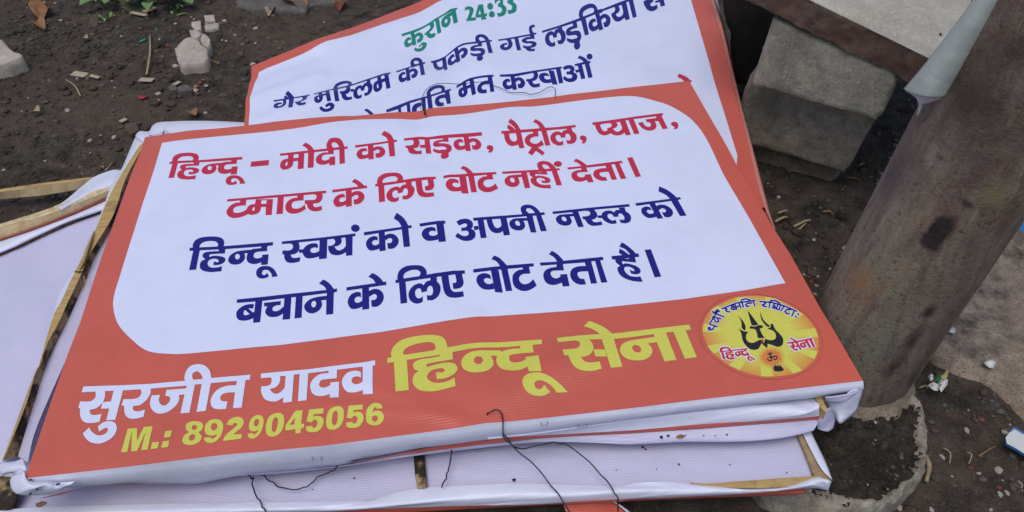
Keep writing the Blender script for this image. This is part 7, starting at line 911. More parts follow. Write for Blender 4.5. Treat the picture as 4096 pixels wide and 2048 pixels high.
# ---------------------------------------------------------------- curled sheet hanging on the pole
sheet = empty('curled_sheet', loc=tuple(pole_hit(3700, 200))); tag(sheet, 'pale green curled paper sheet hanging against the pole', 'paper sheet')
bpy.context.view_layer.update(); PINV[sheet.name] = sheet.matrix_world.inverted()
def sheet_rows(L, R_, bulge, cols=18):
    rows = []
    for (lx, ly), (rx, ry) in zip(L, R_):
        a_ = pole_plane_pt(lx, ly); b_ = pole_plane_pt(rx, ry)
        row = []
        toc = C0 - (a_ + b_) / 2; toc -= PX * (toc @ PX); toc /= np.linalg.norm(toc); w = np.linalg.norm(b_ - a_)
        for s in np.linspace(0, 1, cols): row.append(a_ * (1 - s) + b_ * s + toc * bulge * w * math.sin(math.pi * s) ** .8)
        rows.append(row)
    return rows
pq = pole_hit(3720, 300); ppn = C0 - pq; ppn -= PX * (ppn @ PX); ppn /= np.linalg.norm(ppn)
PPL = (pq + ppn * .045, ppn)
def pole_plane_pt(x, y): return at(x, y, PPL)
Ls = [(4010, -200), (3892, 0), (3800, 126), (3740, 205), (3680, 280), (3640, 327), (3616, 356)]
Rs = [(4110, -200), (4000, 0), (3925, 140), (3882, 215), (3840, 290), (3806, 345), (3780, 388)]
rows = sheet_rows(Ls, Rs, .34)
o = loft('outer_curl', rows, M['paper'], sheet, 30, .0012, 5, seed=81, thick=.0008)
inn = sheet_rows([(3622, 362), (3662, 388), (3676, 418)], [(3776, 392), (3740, 404), (3700, 414)], .15)
loft('inner_curl', inn, M['paper_in'], sheet, 16, .0010, 3, seed=82, thick=.0006)
loft('sticky_tail', sheet_rows([(3676, 414), (3672, 440), (3666, 462)], [(3694, 412), (3684, 436), (3670, 462)], .1, 6), M['paper'], sheet, 8, 0, 3, thick=.0005)
loft('inner_fold', sheet_rows([(3905, -60), (3880, 20), (3862, 52)], [(3935, -60), (3898, 8), (3866, 50)], .1, 6), M['paper_dark'], sheet, 8, 0, 3, thick=.0005)
loft('printed_mark', sheet_rows([(3681, 384), (3677, 396)], [(3692, 388), (3687, 400)], .22, 6), M['paper_dark'], sheet, 8, 0, 3)

# ---------------------------------------------------------------- things lying on the soil
ICO = None
def rock_mesh(seed, ang=.35, flat_=.6):
    bm = bmesh.new(); bmesh.ops.create_icosphere(bm, subdivisions=2, radius=1)
    r_ = np.random.default_rng(seed); pn = [(r_.normal(size=3), r_.uniform(.55, .85)) for _ in range(7)]
    for v in bm.verts:
        p = np.array(v.co)
        for n_, d_ in pn:
            n_ = n_ / np.linalg.norm(n_); t = p @ n_
            if t > d_: p = p - n_ * (t - d_)
        p *= 1 + .12 * (r_.random() - .5); p[2] *= flat_; v.co = p
    me = bpy.data.meshes.new('pebble'); bm.to_mesh(me); bm.free()
    return me
ROCKS = [rock_mesh(i, .3, random.uniform(.45, .8)) for i in range(8)]
RM = {}
def rock_of(i, mat):
    if (i, mat) not in RM:
        me = ROCKS[i].copy(); me.materials.append(M[mat]); RM[(i, mat)] = me
    return RM[(i, mat)]
def rock(name, x, y, wpx, hpx, mat, label=None, grp=None, i=None, rot=None, cat='stone', sink=.25):
    p = G(x, y); a_ = at(x - wpx / 2, y, gz(p[2])); b_ = at(x + wpx / 2, y, gz(p[2])); W = np.linalg.norm(b_ - a_) / 2
    o = bpy.data.objects.new(name, rock_of(random.randrange(8) if i is None else i, mat)); COL.objects.link(o)
    asp = max(.5, min(1.6, hpx / wpx * 1.5)); o.scale = (W, W * asp, W * .75)
    o.location = (p[0], p[1], p[2] + W * .3 * (1 - sink)); o.rotation_euler = (random.uniform(-.2, .2), random.uniform(-.2, .2), rot if rot is not None else 0)
    return tag(o, label, cat, grp)
def slabstone(name, pts, h, mat, label, cat='stone', grp=None, seed=1, parent=None, n=40, z=None):
    zz = float(np.mean([G(x, y)[2] for x, y in pts])) + .001 if z is None else z
    top_ = [at(x, y, gz(zz + h)) for x, y in pts]
    b_ = resample(np.array(top_ + [top_[0]]), n + 1)[:-1]; c_ = b_.mean(0); vs = []
    prof = [(1.05, -h - .004), (1.04, -h * .5), (1.01, -.0015), (.97, 0)] + [(s, .0) for s in (.8, .6, .4, .2)]
    for s, dz in prof:
        for i in range(n):
            p = c_ + (b_[i] - c_) * s; a_ = fbm(np.array([p[0] * 80]), np.array([p[1] * 80 + dz * 300]), 3, seed)[0]
            vs.append(V(p[0], p[1], p[2] + dz + a_ * h * .35) + (b_[i] - c_) * a_ * .10)
    vs.append(c_)
    f = [(j * n + i, j * n + (i + 1) % n, (j + 1) * n + (i + 1) % n, (j + 1) * n + i) for j in range(len(prof) - 1) for i in range(n)] + [((len(prof) - 1) * n + i, (len(prof) - 1) * n + (i + 1) % n, len(prof) * n) for i in range(n)]
    o = mesh(name, vs, f, mat, parent)
    return tag(o, label, cat, grp) if parent is None else o
s1 = 1 / 1.84
def Zm(pts): return [(x * s1, y * s1) for x, y in P(pts)]
slabstone('stone', Zm("-80 280,10 290,60 345,120 385,165 410,150 425,100 440,60 460,0 475,-80 480"), .030, M['rock_pale'], 'pale stone cut by the left edge of the photo', seed=91)
cr_ = empty('cracked_stone', loc=tuple(G(770, 190))); bpy.context.view_layer.update(); PINV[cr_.name] = cr_.matrix_world.inverted()
tag(cr_, 'pale concrete lump cracked into three pieces on the soil', 'stone')
slabstone('main_piece', Zm("1290 355,1340 300,1390 278,1455 285,1475 330,1528 352,1524 400,1530 425,1500 455,1450 462,1340 475,1310 440,1300 400"), .024, M['rock_pale'], None, seed=92, parent=cr_, n=60)
slabstone('upper_piece', Zm("1395 225,1440 218,1488 240,1470 262,1420 278,1405 262"), .026, M['rock_pale'], None, seed=93, parent=cr_)
slabstone('right_piece', Zm("1490 255,1512 252,1545 285,1542 335,1520 345,1482 318,1478 290"), .024, M['rock_pale'], None, seed=94, parent=cr_)
slabstone('stone', Zm("1500 112,1575 106,1582 150,1510 152"), .006, M['rock_pale'], 'flat pale chip lying highest of three near the cracked stone', grp='flat pale chips by the cracked stone', seed=95)
slabstone('stone', Zm("1408 160,1475 150,1480 212,1440 215,1408 185"), .005, M['rock_pale'], 'flat pale chip leftmost of three above the cracked stone', grp='flat pale chips by the cracked stone', seed=96)
slabstone('stone', Zm("1505 180,1612 168,1608 200,1560 215,1508 214"), .006, M['rock_white'], 'flat pale chip with bright edge just above the cracked stone', grp='flat pale chips by the cracked stone', seed=97)
slabstone('cement_patch', Zm("1740 -120,1750 20,1850 60,1980 72,2120 68,2240 78,2262 40,2400 20,2560 -10,2560 -120"), .010, M['rock_grey'], 'rough grey cement patch at the top edge of the photo', 'cement patch', seed=98, n=70)
slabstone('stone', Zm("655 115,700 100,730 130,720 180,680 190,660 165"), .005, M['rock_brown'], 'dull brown flat stone near the small weed', seed=99)
slabstone('stone', Zm("920 905,1010 898,1020 960,960 990,918 950"), .008, M['rock_brown'], 'brown flat stone just left of the wrapped corner', seed=100)
slabstone('stone', Zm("1300 640,1360 615,1415 640,1405 665,1330 672,1302 662"), .012, M['rock_grey'], 'bluish grey stone beside the orange scrapings', seed=101)
slabstone('stone', Zm("1240 640,1280 618,1300 640,1300 660,1250 660"), .010, M['rock_grey'], 'small grey stone left of the bluish stone', seed=111)
lst = [(1640, 690, 60, 40, 'rock_grey'), (1700, 660, 50, 40, 'rock_brown'), (1165, 690, 60, 30, 'rock_pale'), (1510, 820, 34, 26, 'rock_pale'), (1325, 830, 28, 22, 'rock_grey'), (340, 750, 56, 44, 'rock_grey'), (498, 818, 44, 34, 'rock_pale'), (405, 1015, 52, 40, 'rock_grey'), (838, 1010, 40, 30, 'rock_pale'), (745, 1222, 48, 26, 'rock_pale'), (885, 935, 44, 24, 'rock_grey'), (1165, 740, 24, 26, 'rock_pale'), (820, 590, 18, 12, 'rock_white'), (1880, 190, 40, 40, 'rock_pale'), (1875, 295, 28, 26, 'rock_pale'), (1725, 238, 26, 16, 'rock_white'), (1170, 285, 20, 14, 'rock_white'), (890, 258, 26, 18, 'rock_white'), (1230, 325, 46, 30, 'rock_red'), (108, 268, 20, 16, 'rock_pale'), (1080, 935, 70, 50, 'rock_brown'), (1250, 770, 90, 50, 'rock_brown'), (650, 985, 30, 20, 'rock_brown'), (740, 998, 24, 16, 'rock_pale'), (160, 820, 16, 12, 'rock_pale'), (210, 728, 16, 12, 'rock_pale'), (330, 1185, 24, 18, 'rock_pale'), (645, 1265, 36, 24, 'rock_grey'), (180, 1215, 22, 16, 'rock_grey'), (2000, 95, 40, 22, 'rock_pale'), (900, 68, 18, 12, 'rock_white'), (950, 66, 20, 12, 'rock_white'), (1800, 580, 60, 26, 'rock_grey'), (690, 560, 0, 0, None), (1450, 230, 0, 0, None), (1560, 770, 30, 22, 'rock_red'), (1480, 740, 40, 26, 'rock_grey'), (1320, 705, 40, 30, 'rock_grey'), (1100, 770, 30, 18, 'rock_brown'), (560, 1100, 24, 16, 'rock_grey'), (60, 1010, 30, 18, 'rock_brown'), (1665, 580, 22, 14, 'rock_brown')]
gname = 'loose stones scattered on the soil'
nm = {'rock_pale': 'pale', 'rock_grey': 'grey', 'rock_brown': 'brown', 'rock_white': 'whitish', 'rock_red': 'reddish'}
LM = [(770, 190, 'the cracked stone'), (40, 210, 'the stone cut by the left edge'), (620, 220, 'the long pale stalk'), (580, 400, 'the crimson scrap'), (320, 308, 'the long wood chip'), (180, 60, 'the pair of brown leaves'), (560, 40, 'the toothed leaf'), (1090, 20, 'the grey cement patch'), (730, 345, 'the bluish grey stone'), (620, 505, 'the wrapped top left corner'), (200, 720, 'the bare tan lath'), (990, 330, 'the left side of the second board'), (550, 315, 'the pale sliver'), (800, 345, 'the orange scrapings'),
      (3750, 1540, 'the crumpled wrapper'), (4050, 1760, 'the white card'), (3890, 1857, 'the red fragment'), (3935, 1485, 'the whitish cap'), (3700, 1800, 'the rim of the footing'), (3450, 1800, 'the foot of the pole'), (3795, 1345, 'the clear plastic scrap'), (3720, 1900, 'the root like strip'),
      (3230, 875, 'the longest straw'), (3300, 790, 'the bottom block'), (3150, 980, 'the right border of the top board'), (3400, 900, 'the pole above the boards'), (3260, 1150, 'the emblem corner of the top board'), (4080, 920, 'the beige tile')]
USED = set()
def where(x, y, adj, col_):
    c_ = sorted(LM, key=lambda l: math.hypot(l[0] - x, (l[1] - y) * 1.2))
    size = 'tiny' if adj < 14 else 'small' if adj < 24 else 'fist shaped'
    for l in c_[:4]:
        dx, dy = x - l[0], y - l[1]
        d = ('just above', 'just below')[dy > 0] if abs(dy) > abs(dx) else ('left of', 'right of')[dx > 0]
        if math.hypot(dx, dy) > 160: d = 'well ' + d.replace('just ', '')
        t = '%s %s stone %s %s' % (size, col_, d, l[2])
        if t not in USED: USED.add(t); return t
    t = '%s %s stone between %s and %s' % (size, col_, c_[0][2], c_[1][2]); USED.add(t); return t
for x, y, w, h, mt in lst:
    if mt: rock('small_stone', x * s1, y * s1, w * s1, h * s1, mt, where(x * s1, y * s1, w * s1, nm[mt]), gname + ' at left')
s6 = 1 / 1.722
lst6 = [(1520, 705, 34, 38, 'rock_pale'), (1740, 980, 60, 40, 'rock_pale'), (1795, 1135, 34, 34, 'rock_pale'), (1345, 888, 40, 34, 'rock_pale'), (910, 1120, 34, 36, 'rock_grey'), (1745, 1145, 40, 34, 'rock_pale'), (1840, 1095, 60, 50, 'rock_grey'), (1830, 1050, 40, 34, 'rock_grey'), (1270, 1250, 40, 40, 'rock_pale'), (1885, 1080, 40, 60, 'rock_white'), (1500, 130, 60, 26, 'rock_grey'), (1435, 80, 30, 20, 'rock_brown'), (1390, 600, 34, 18, 'rock_red'), (1790, 550, 50, 40, 'rock_brown'), (1700, 540, 60, 34, 'rock_grey'), (1780, 600, 30, 26, 'rock_grey'), (1020, 545, 16, 14, 'rock_white'), (1150, 830, 30, 26, 'rock_pale'), (810, 825, 20, 16, 'rock_pale'), (635, 815, 26, 20, 'rock_red'), (1690, 1010, 30, 24, 'rock_brown'), (1600, 1000, 34, 20, 'rock_pale'), (1415, 1020, 24, 18, 'rock_pale'), (1480, 1195, 30, 20, 'rock_brown'), (1740, 1100, 50, 26, 'rock_red'), (1380, 185, 26, 18, 'rock_brown'), (1850, 760, 26, 18, 'rock_pale'), (1710, 740, 30, 30, 'rock_brown'), (565, 1165, 16, 14, 'rock_white')]
for x, y, w, h, mt in lst6: rock('small_stone', x * s6 + 2996, y * s6 + 1300, w * s6, h * s6, mt, where(x * s6 + 2996, y * s6 + 1300, w * s6, nm[mt]), gname + ' at right')
tag(rock('brick_fragment', 1540 * s6 + 2996, 960 * s6 + 1300, 22, 18, 'rock_red', None), 'bright red brick fragment right of the footing', 'brick fragment')
s5 = 1 / 1.84
lst5 = [(430, 815, 50, 36, 'rock_grey'), (510, 900, 34, 40, 'rock_pale'), (410, 895, 30, 24, 'rock_pale'), (620, 800, 26, 24, 'rock_grey'), (225, 490, 36, 30, 'rock_grey'), (440, 640, 26, 24, 'rock_grey'), (505, 975, 34, 26, 'rock_pale'), (240, 435, 20, 16, 'rock_white'), (500, 590, 14, 12, 'rock_white'), (605, 850, 22, 16, 'rock_pale'), (460, 845, 40, 26, 'rock_red'), (985, 155, 34, 28, 'rock_white'), (540, 1000, 34, 24, 'rock_grey'), (1800, 885, 34, 26, 'rock_grey')]
for x, y, w, h, mt in lst5: rock('small_stone', x * s5 + 2996, y * s5 + 600, w * s5, h * s5, mt, where(x * s5 + 2996, y * s5 + 600, w * s5, nm[mt]), gname + ' by the blocks')

# gravel and crumbs: nobody could count them
def gravel(name, n, region, rmin, rmax, mats, seed, dens=None):
    r_ = np.random.default_rng(seed); base = []
    for i in range(5):
        me_ = rock_mesh(100 + i, .3, .65); v = np.array([tuple(a_.co) for a_ in me_.vertices])
        bm = bmesh.new(); bmesh.ops.create_icosphere(bm, subdivisions=1, radius=1)
        vv = np.array([tuple(a_.co) for a_ in bm.verts]); ff = np.array([[w_.index for w_ in f_.verts] for f_ in bm.faces]); bm.free()
        vv *= (1 + .45 * (r_.random((len(vv), 1)) - .5)); base.append((vv, ff))
    VV = []; FF = []; MI = []; off = 0; c = 0
    while c < n:
        x, y = r_.uniform(region[0], region[1]), r_.uniform(region[2], region[3])
        if dens is not None and r_.random() > dens(x, y): c += .25; continue
        vv, ff = base[r_.integers(5)]; s = rmin * (rmax / rmin) ** (r_.random() ** 2.2)
        a_ = r_.uniform(0, 6.28); R2 = np.array([[math.cos(a_), -math.sin(a_), 0], [math.sin(a_), math.cos(a_), 0], [0, 0, 1]])
        q_ = (vv * np.array([s * r_.uniform(.8, 1.4), s, s * r_.uniform(.4, .8)])) @ R2.T
        q_ += [x, y, float(ground_h(x, y)) + s * .22]
        VV.append(q_); FF.append(ff + off); MI.append(np.full(len(ff), r_.choice(len(mats), p=[m_[1] for m_ in mats]))); off += len(vv); c += 1
    VV = np.vstack(VV); FF = np.vstack(FF); MI = np.concatenate(MI)
    me = bpy.data.meshes.new(name); me.vertices.add(len(VV)); me.vertices.foreach_set('co', VV.ravel()); me.loops.add(FF.size); me.loops.foreach_set('vertex_index', FF.ravel())
    me.polygons.add(len(FF)); me.polygons.foreach_set('loop_start', np.arange(0, FF.size, 3)); me.polygons.foreach_set('loop_total', np.full(len(FF), 3)); me.update()
    for m_, _ in mats: me.materials.append(M[m_])
    me.polygons.foreach_set('material_index', MI.astype(np.int32)); me.update()
    o = bpy.data.objects.new(name, me); COL.objects.link(o); return tag(o, kind='stuff')
gm = [('rock_grey', .31), ('rock_brown', .57), ('rock_pale', .07), ('rock_white', .02), ('rock_red', .03)]
tag(gravel('soil_crumbs', 22000, (-1.35, 0.4, -.30, 1.7), .0009, .0050, [('soil', .60), ('rock_brown', .27), ('rock_grey', .118), ('rock_pale', .012)], 5, lambda x, y: .35 + .65 * (vnoise(x * 4, y * 4, 9) > .45)), 'dark crumbs of soil and grit covering the ground at left', 'grit')
tag(gravel('gravel', 1500, (-1.3, .1, .25, .95), .0016, .008, gm, 6, lambda x, y: .12 + .88 * (vnoise(x * 5 + 3, y * 5, 19) > .55)), 'grey and brown gravel behind the boards', 'gravel')
tag(gravel('gravel', 9000, (.42, 1.4, -.45, .75), .0010, .0060, gm, 7, lambda x, y: .3 + .7 * (vnoise(x * 6, y * 6, 29) > .4)), 'fine gravel round the pole and in front of the blocks', 'gravel')

tag(gravel('soil_clods', 1500, (.42, 1.3, -.45, .75), .003, .012, [('soil', .85), ('rock_brown', .15)], 8, lambda x, y: .15 + .85 * (vnoise(x * 7, y * 7, 39) > .5)), 'dark clods of soil round the pole and the blocks', 'soil')
tag(gravel('soil_clods', 1700, (-1.3, .2, .1, 1.5), .003, .011, [('soil', .8), ('rock_brown', .2)], 9, lambda x, y: .12 + .88 * (vnoise(x * 6, y * 6, 49) > .55)), 'dark clods of soil behind and left of the boards', 'soil')
_gh = ground_h
def ground_h(x, y): return .0345
fc = Q.copy(); 
def on_foot(x, y):
    v_ = np.array([x, y]) - cc[:2]; return float(inside(np.array([[x, y]]), cc[:2] + (rim[:, :2] - cc[:2]) * .93)[0])
tag(gravel('footing_grit', 1500, (.38, .72, -.42, -.02), .0008, .0034, [('collar', .72), ('rock_brown', .16), ('rock_grey', .09), ('rock_pale', .03)], 10, on_foot), 'black grit caked on the concrete footing', 'grit')
ground_h = _gh
# leaves, sticks and scraps
def leaf(name, pts_axis, width, mat, label, grp=None, curl=.3, cat='leaf', off=.006, serr=0, parent=None):
    A_ = [G(x, y) + Z * off * (1 + .8 * math.sin(i * 2.1)) for i, (x, y) in enumerate(pts_axis)]
    c = cr(A_, 22); n = len(c); vs = []
    for i in range(n):
        d = c[min(i + 1, n - 1)] - c[max(i - 1, 0)]; d /= np.linalg.norm(d); s = np.cross(d, Z); s /= np.linalg.norm(s)
        t = i / (n - 1); w = width * (math.sin(math.pi * min(1, t * .97 + .03)) ** .75) * (1 + (serr * (1 if i % 2 else -1)))
        for k_ in (-1, -.5, 0, .5, 1): vs.append(c[i] + s * w * k_ * .5 + Z * (abs(k_) ** 1.5 * curl * w))
    f = [(i * 5 + k_, i * 5 + k_ + 1, (i + 1) * 5 + k_ + 1, (i + 1) * 5 + k_) for i in range(n - 1) for k_ in range(4)]
    o = solidify(mesh(name, vs, f, M[mat], parent), .0005)
    return tag(o, label, cat, grp) if parent is None else o
def zp(*p): return [(x * s1, y * s1) for x, y in p]
leaf('dry_leaf', zp((372, 82), (330, 100), (312, 150)), .050, 'leaf_brown', 'curled orange brown leaf, upper of the pair at top left', 'dry leaves on the soil', .45)
leaf('dry_leaf', zp((262, 180), (295, 190), (328, 212)), .030, 'leaf_brown', 'small brown leaf, lower of the pair at top left', 'dry leaves on the soil', .4)
leaf('dry_leaf', zp((2090, -5), (2150, 25), (2215, 38), (2240, 85)), .045, 'leaf_brown', 'twisted ochre leaf on the grey cement patch', 'dry leaves on the soil', .5)
leaf('dry_leaf', zp((2495, 75), (2510, 40), (2500, 15)), .028, 'rock_red', 'dark reddish curled leaf near the top edge', 'dry leaves on the soil', .5)
leaf('dry_leaf', zp((610, 296), (655, 302)), .018, 'leaf_tan', 'small yellowish leaf scrap on bare soil', 'dry leaves on the soil', .4)
leaf('dry_leaf', zp((1975, 110), (1995, 85), (2000, 50)), .022, 'leaf_tan', 'tan crumpled leaf just below the cement patch', 'dry leaves on the soil', .5)
leaf('dry_leaf', zp((1405, 820), (1445, 865)), .020, 'leaf_brown', 'small brown leaf left of the second board', 'dry leaves on the soil', .4)
leaf('dry_leaf', zp((1490, 450), (1495, 520)), .014, 'leaf_brown', 'thin brown leaf at the foot of the cracked stone', 'dry leaves on the soil', .4)
leaf('dry_leaf', zp((250, 850), (310, 855)), .022, 'leaf_tan', 'pale torn leaf at far left', 'dry leaves on the soil', .4)
leaf('dry_leaf', zp((75, 455), (105, 460)), .010, 'chip', 'pale leaf sliver under the left stone', 'dry leaves on the soil', .3)
leaf('serrated_leaf', zp((960, -60), (1000, 30), (1035, 75), (1062, 115)), .072, 'leaf_dark', 'large dull green toothed leaf at the top of the weeds', None, .15, serr=.12)
def scrap(name, a_, b_, w, mat, label, cat, grp=None, h=.007):
    p = G(*a_); q_ = G(*b_); p[2] += h; q_[2] += h
    o = box_between(name, p, q_, w, .0022, M[mat], None, Z, .0005); return tag(o, label, cat, grp)
scrap('wood_chip', *zp((540, 552), (642, 570)), .018, 'chip', 'flat pale wood chip, longer left one', 'wood chip')
scrap('wood_chip', *zp((662, 566), (735, 582)), .009, 'chip', 'thin broken wood chip right of the longer chip', 'wood chip')
scrap('wood_chip', *zp((1026, 585), (1130, 594)), .014, 'chip', 'pale flat sliver below the upright stalk', 'wood chip')
scrap('wood_chip', *zp((1276, 632), (1325, 606)), .010, 'chip', 'short yellowish chip above the bluish stone', 'wood chip')
scrap('wood_chip', *zp((892, 912), (935, 888)), .010, 'chip', 'small pale sliver left of the wrapped corner', 'wood chip')
scrap('wood_chip', *zp((965, 106), (1085, 122)), .011, 'chip', 'pale sliver under the toothed leaf', 'wood chip')
scrap('wood_chip', *zp((1065, 100), (1145, 64)), .016, 'leaf_tan', 'pale dry strip right of the toothed leaf', 'wood chip')
scrap('wood_chip', *zp((295, 28), (335, 22)), .009, 'chip', 'tiny pale strip at the top left edge', 'wood chip')
def stalk(a_, b_, r, label, mid=None, mat='straw', h=.006):
    p = G(*a_) + Z * h; q_ = G(*b_) + Z * h; m_ = (p + q_) / 2 + V(.004, .002, .003)
    o = tube('straw_stalk', [p, m_, q_], r, M[mat], None, 14, 6, lambda t: 1 - .4 * t); return tag(o, label, 'stalk', 'dry stalks on the soil')
stalk(*zp((1080, 548), (1108, 272)), .0026, 'long pale upright looking stalk left of the cracked stone')
stalk(*zp((598, 716), (492, 602)), .0016, 'thin pale stalk slanting on bare soil at left')
stalk(*zp((1505, 455), (1600, 462)), .0016, 'thin reddish twig touching the cracked stone', mat='leaf_brown')
stalk(*zp((775, 1262), (825, 1200)), .0010, 'thin pale fibre just above the left pile')
stalk(*zp((1305, 124), (1385, 112)), .0022, 'short green stalk below the small seedling', mat='leaf_pale')
def P5(*p): return [(x * s5 + 2996, y * s5 + 600) for x, y in p]
stalk(*P5((192, 525), (282, 492)), .0026, 'pale straw nearest the orange border beside the blocks')
stalk(*P5((330, 562), (455, 512)), .0026, 'longest pale straw beside the bottom block')
stalk(*P5((362, 585), (420, 535)), .0016, 'thin straw crossing the longest straw')
stalk(*P5((215, 465), (285, 452)), .0018, 'short straw just below the bottom block')
stalk(*P5((540, 455), (618, 478)), .0018, 'reddish straw between block and pole', mat='leaf_brown')
stalk(*P5((715, 212), (830, 250)), .0018, 'dark twig against the bottom block', mat='leaf_brown')
def P6(*p): return [(x * s6 + 2996, y * s6 + 1300) for x, y in p]
stalk(*P6((1345, 845), (1385, 950)), .0010, 'bent pale fibre right of the footing')
stalk(*P6((1508, 870), (1518, 950)), .0009, 'thin upright fibre by the red fragment')
stalk(*P6((1585, 900), (1700, 835)), .0011, 'brown fibre pointing at the white card', mat='leaf_brown')
stalk(*P6((1215, 900), (1225, 1075)), .0040, 'pale root like strip against the footing rim', mat='leaf_tan')
stalk(*P6((1175, 425), (1235, 432)), .0012, 'short straw left of the white wrapper')
def scraptri(name, pts, mat, label, cat, h=.004, seed=1, grp=None, lift=.010):
    b_ = [G(x, y) + Z * (h + lift * fbm(np.array([i * 1.7]), np.array([seed * 1.]), 2, seed)[0]) for i, (x, y) in enumerate(pts)]
    c_ = np.mean(b_, 0) + Z * lift * .5; k = len(b_)
    o = mesh(name, b_ + [c_], [(i, (i + 1) % k, k) for i in range(k)], M[mat], None); solidify(o, .0006); return tag(o, label, cat, grp)
scraptri('paper_scrap', Zm("1022 728,1060 715,1102 716,1090 732,1050 745,1025 742"), 'redbit', 'bright crimson scrap on dark soil', 'scrap', seed=3, lift=.003)
scraptri('paper_scrap', Zm("1022 318,1050 292,1080 278,1072 298,1045 315"), 'teal', 'turquoise thread like scrap above the stalk', 'scrap', seed=4, lift=.003)
scraptri('paper_scrap', Zm("1140 225,1160 210,1158 222"), 'teal', 'tiny turquoise scrap farther from the stalk', 'scrap', seed=5, lift=.002)
for i, (x, y, w) in enumerate(((1440, 640, 26), (1475, 615, 22), (1435, 662, 30), (1500, 600, 16), (1455, 690, 20), (1520, 640, 20))):
    r_ = 1; scraptri('orange_scraping', Zm("%d %d,%d %d,%d %d,%d %d" % (x - w, y, x, y - w * .5, x + w, y - 4, x + 4, y + w * .5)), ('leaf_brown', 'rock_red', 'rock_pale')[i % 3], ('largest', 'upper right', 'lower left', 'farthest right', 'lowest', 'right hand')[i] + ' of the orange and yellow scrapings by the second board', 'scrap', seed=20 + i, grp='orange scrapings in a small heap', lift=.004)
# weeds at the top edge
def weed(x, y, label, n_leaf, spread, lw, mat, seed, hgt=.03):
    r_ = random.Random(seed); b_ = G(x, y); w_ = empty('weed', loc=tuple(b_)); tag(w_, label, 'weed', 'small green weeds at the top edge'); bpy.context.view_layer.update(); PINV[w_.name] = w_.matrix_world.inverted()
    for i in range(n_leaf):
        a_ = 2 * math.pi * i / n_leaf + r_.uniform(-.4, .4); L = spread * r_.uniform(.5, 1.1); e = b_ + V(math.cos(a_) * L, math.sin(a_) * L, hgt * r_.uniform(.4, 1))
        tube('stem', [b_, (b_ + e) / 2 + Z * .006, e], .0009, M['leaf_green'], w_, 8, 4)
        d = (e - b_); d[2] *= .3; d /= np.linalg.norm(d); s = np.cross(d, Z); s /= np.linalg.norm(s); lw_ = lw * r_.uniform(.7, 1.15); vs = []
        for j in range(9):
            t = j / 8; c_ = e + d * lw_ * 1.7 * t + Z * (.006 * math.sin(t * 3)); ww = lw_ * math.sin(math.pi * min(1, t * .95 + .04)) ** .6
            vs += [c_ - s * ww * .5 + Z * ww * .18, c_, c_ + s * ww * .5 + Z * ww * .18]
        mesh('leaf', vs, [(3 * j + k_, 3 * j + k_ + 1, 3 * j + k_ + 4, 3 * j + k_ + 3) for j in range(8) for k_ in range(2)], M[mat if i % 3 else 'leaf_pale'], w_)
weed(775 * s1, 55 * s1, 'small round leaved weed left of the toothed leaf', 5, .020, .014, 'leaf_pale', 1)
weed(870 * s1, 5 * s1, 'low weed left of the toothed leaf at the top edge', 9, .045, .030, 'leaf_pale', 2)
weed(940 * s1, 20 * s1, 'green weed touching the toothed leaf', 6, .03, .018, 'leaf_pale', 3)
weed(1150 * s1, 20 * s1, 'bright green weed right of the toothed leaf', 11, .046, .034, 'leaf_pale', 4)
weed(1340 * s1, 22 * s1, 'small bright seedling farthest right at the top edge', 7, .030, .027, 'leaf_pale', 5)
weed(795 * s1, 150 * s1, 'tiny pale green sprout on bare soil', 4, .010, .009, 'leaf_pale', 6, .01)
weed(1305 * s1, 92 * s1, 'tiny seedling below the bright seedling', 4, .014, .010, 'leaf_green', 7, .012)
weed(1060 * s1, -30 * s1, 'dark weed tuft behind the toothed leaf', 9, .05, .026, 'leaf_green', 8, .05)
# wrapper, card and film at the right
wr = empty('crumpled_wrapper', loc=tuple(G(3748, 1540))); bpy.context.view_layer.update(); PINV[wr.name] = wr.matrix_world.inverted()
tag(wr, 'crumpled white, yellow and green snack wrapper on the ground', 'wrapper')
def crump(name, pts, mat, seed, h=.02):
    cc_ = [at(x, y, gz(.012)) for x, y in pts]; c_ = np.mean(cc_, 0); k = len(cc_); vs = []
    for s in (1, .66, .33):
        for i in range(k):
            a_ = fbm(np.array([i * 1.3 + s * 7]), np.array([seed * 3.1]), 2, seed)[0]; vs.append(c_ + (cc_[i] - c_) * s + Z * (h * (1 - s * .6) + a_ * h * 1.3))
    vs.append(c_ + Z * h)
    f = [(j * k + i, j * k + (i + 1) % k, (j + 1) * k + (i + 1) % k, (j + 1) * k + i) for j in range(2) for i in range(k)] + [(2 * k + i, 2 * k + (i + 1) % k, 3 * k) for i in range(k)]
    return solidify(mesh(name, vs, f, M[mat], wr, False), .0006)
crump('white_fold', P6((1300, 400), (1330, 352), (1340, 385), (1360, 390), (1350, 440), (1318, 472), (1300, 460), (1295, 430)), 'wax', 1, .012)
crump('dark_fold', P6((1232, 418), (1262, 400), (1298, 420), (1300, 455), (1270, 460), (1240, 445)), 'wax', 2, .006)
crump('green_print', P6((1255, 395), (1275, 380), (1300, 390), (1296, 408), (1265, 415)), 'foil_green', 3, .014)
crump('yellow_fold', P6((1305, 388), (1325, 358), (1338, 365), (1345, 390), (1320, 395)), 'wax_y', 4, .018)
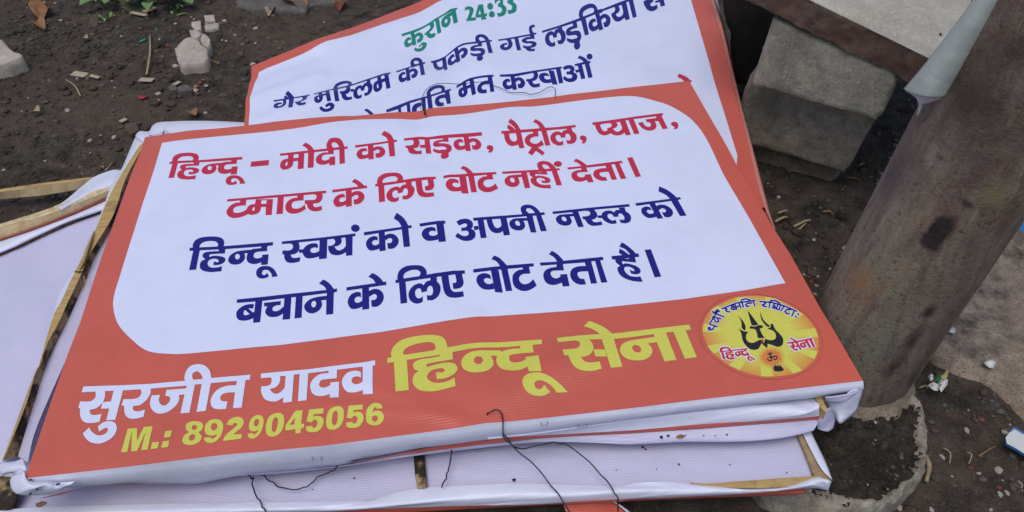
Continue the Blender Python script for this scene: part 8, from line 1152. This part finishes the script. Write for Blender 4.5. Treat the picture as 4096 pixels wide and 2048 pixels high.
crump('torn_tail', P6((1232, 360), (1245, 350), (1258, 370), (1262, 392), (1246, 390)), 'wax', 5, .008)
cd = empty('card_piece', loc=tuple(G(4060, 1760))); bpy.context.view_layer.update(); PINV[cd.name] = cd.matrix_world.inverted()
tag(cd, 'pale grey card with blue edge cut by the right side of the photo', 'card')
cp = [(1768, 775), (1800, 730), (1822, 704), (1894, 742), (2000, 790), (2000, 950), (1894, 884), (1840, 850), (1775, 815)]
t_ = [at(*p, gz(.014)) for p in P6(*cp)]; b_ = [p - Z * .004 for p in t_]; k = len(t_)
mesh('card_face', t_, [tuple(range(k))], M['card'], cd, False)
mesh('card_side', t_ + b_, [(i, (i + 1) % k, k + (i + 1) % k, k + i) for i in range(k)], M['blue'], cd, False)
loft('blue_edge', [[at(x, y, gz(.0155)) for x, y in P6((1800, 728), (1822, 702), (1894, 740), (2000, 788))], [at(x, y, gz(.015)) for x, y in P6((1808, 736), (1826, 714), (1894, 752), (2000, 800))]], M['blue'], cd, 14, sm=False)
scraptri('bottle_cap', P6((1580, 318), (1600, 292), (1640, 290), (1662, 318), (1650, 345), (1615, 345)), 'wax', 'flattened whitish cap on the paved patch', 'cap', .022, seed=7, lift=.006)
scraptri('plastic_scrap', P6((1330, 70), (1365, 52), (1400, 75), (1385, 108), (1345, 100)), 'film', 'clear crumpled plastic scrap beside the pole', 'scrap', .022, seed=8, lift=.008)
br_ = empty('tile_piece', loc=tuple(G(4090, 930))); bpy.context.view_layer.update(); PINV[br_.name] = br_.matrix_world.inverted()
tag(br_, 'beige tile piece with blue top cut by the right edge', 'tile')
tt = [at(x, y, gz(.030)) for x, y in ((4068, 905), (4092, 892), (4200, 900), (4200, 940), (4110, 945))]; bb = [p - Z * .022 for p in tt]
mesh('tile_top', tt, [(0, 1, 2, 3, 4)], M['blue'], br_, False); mesh('tile_side', tt + bb, [(i, (i + 1) % 5, 5 + (i + 1) % 5, 5 + i) for i in range(5)], M['rock_pale'], br_, False)
bpy.data.objects.remove(bH)
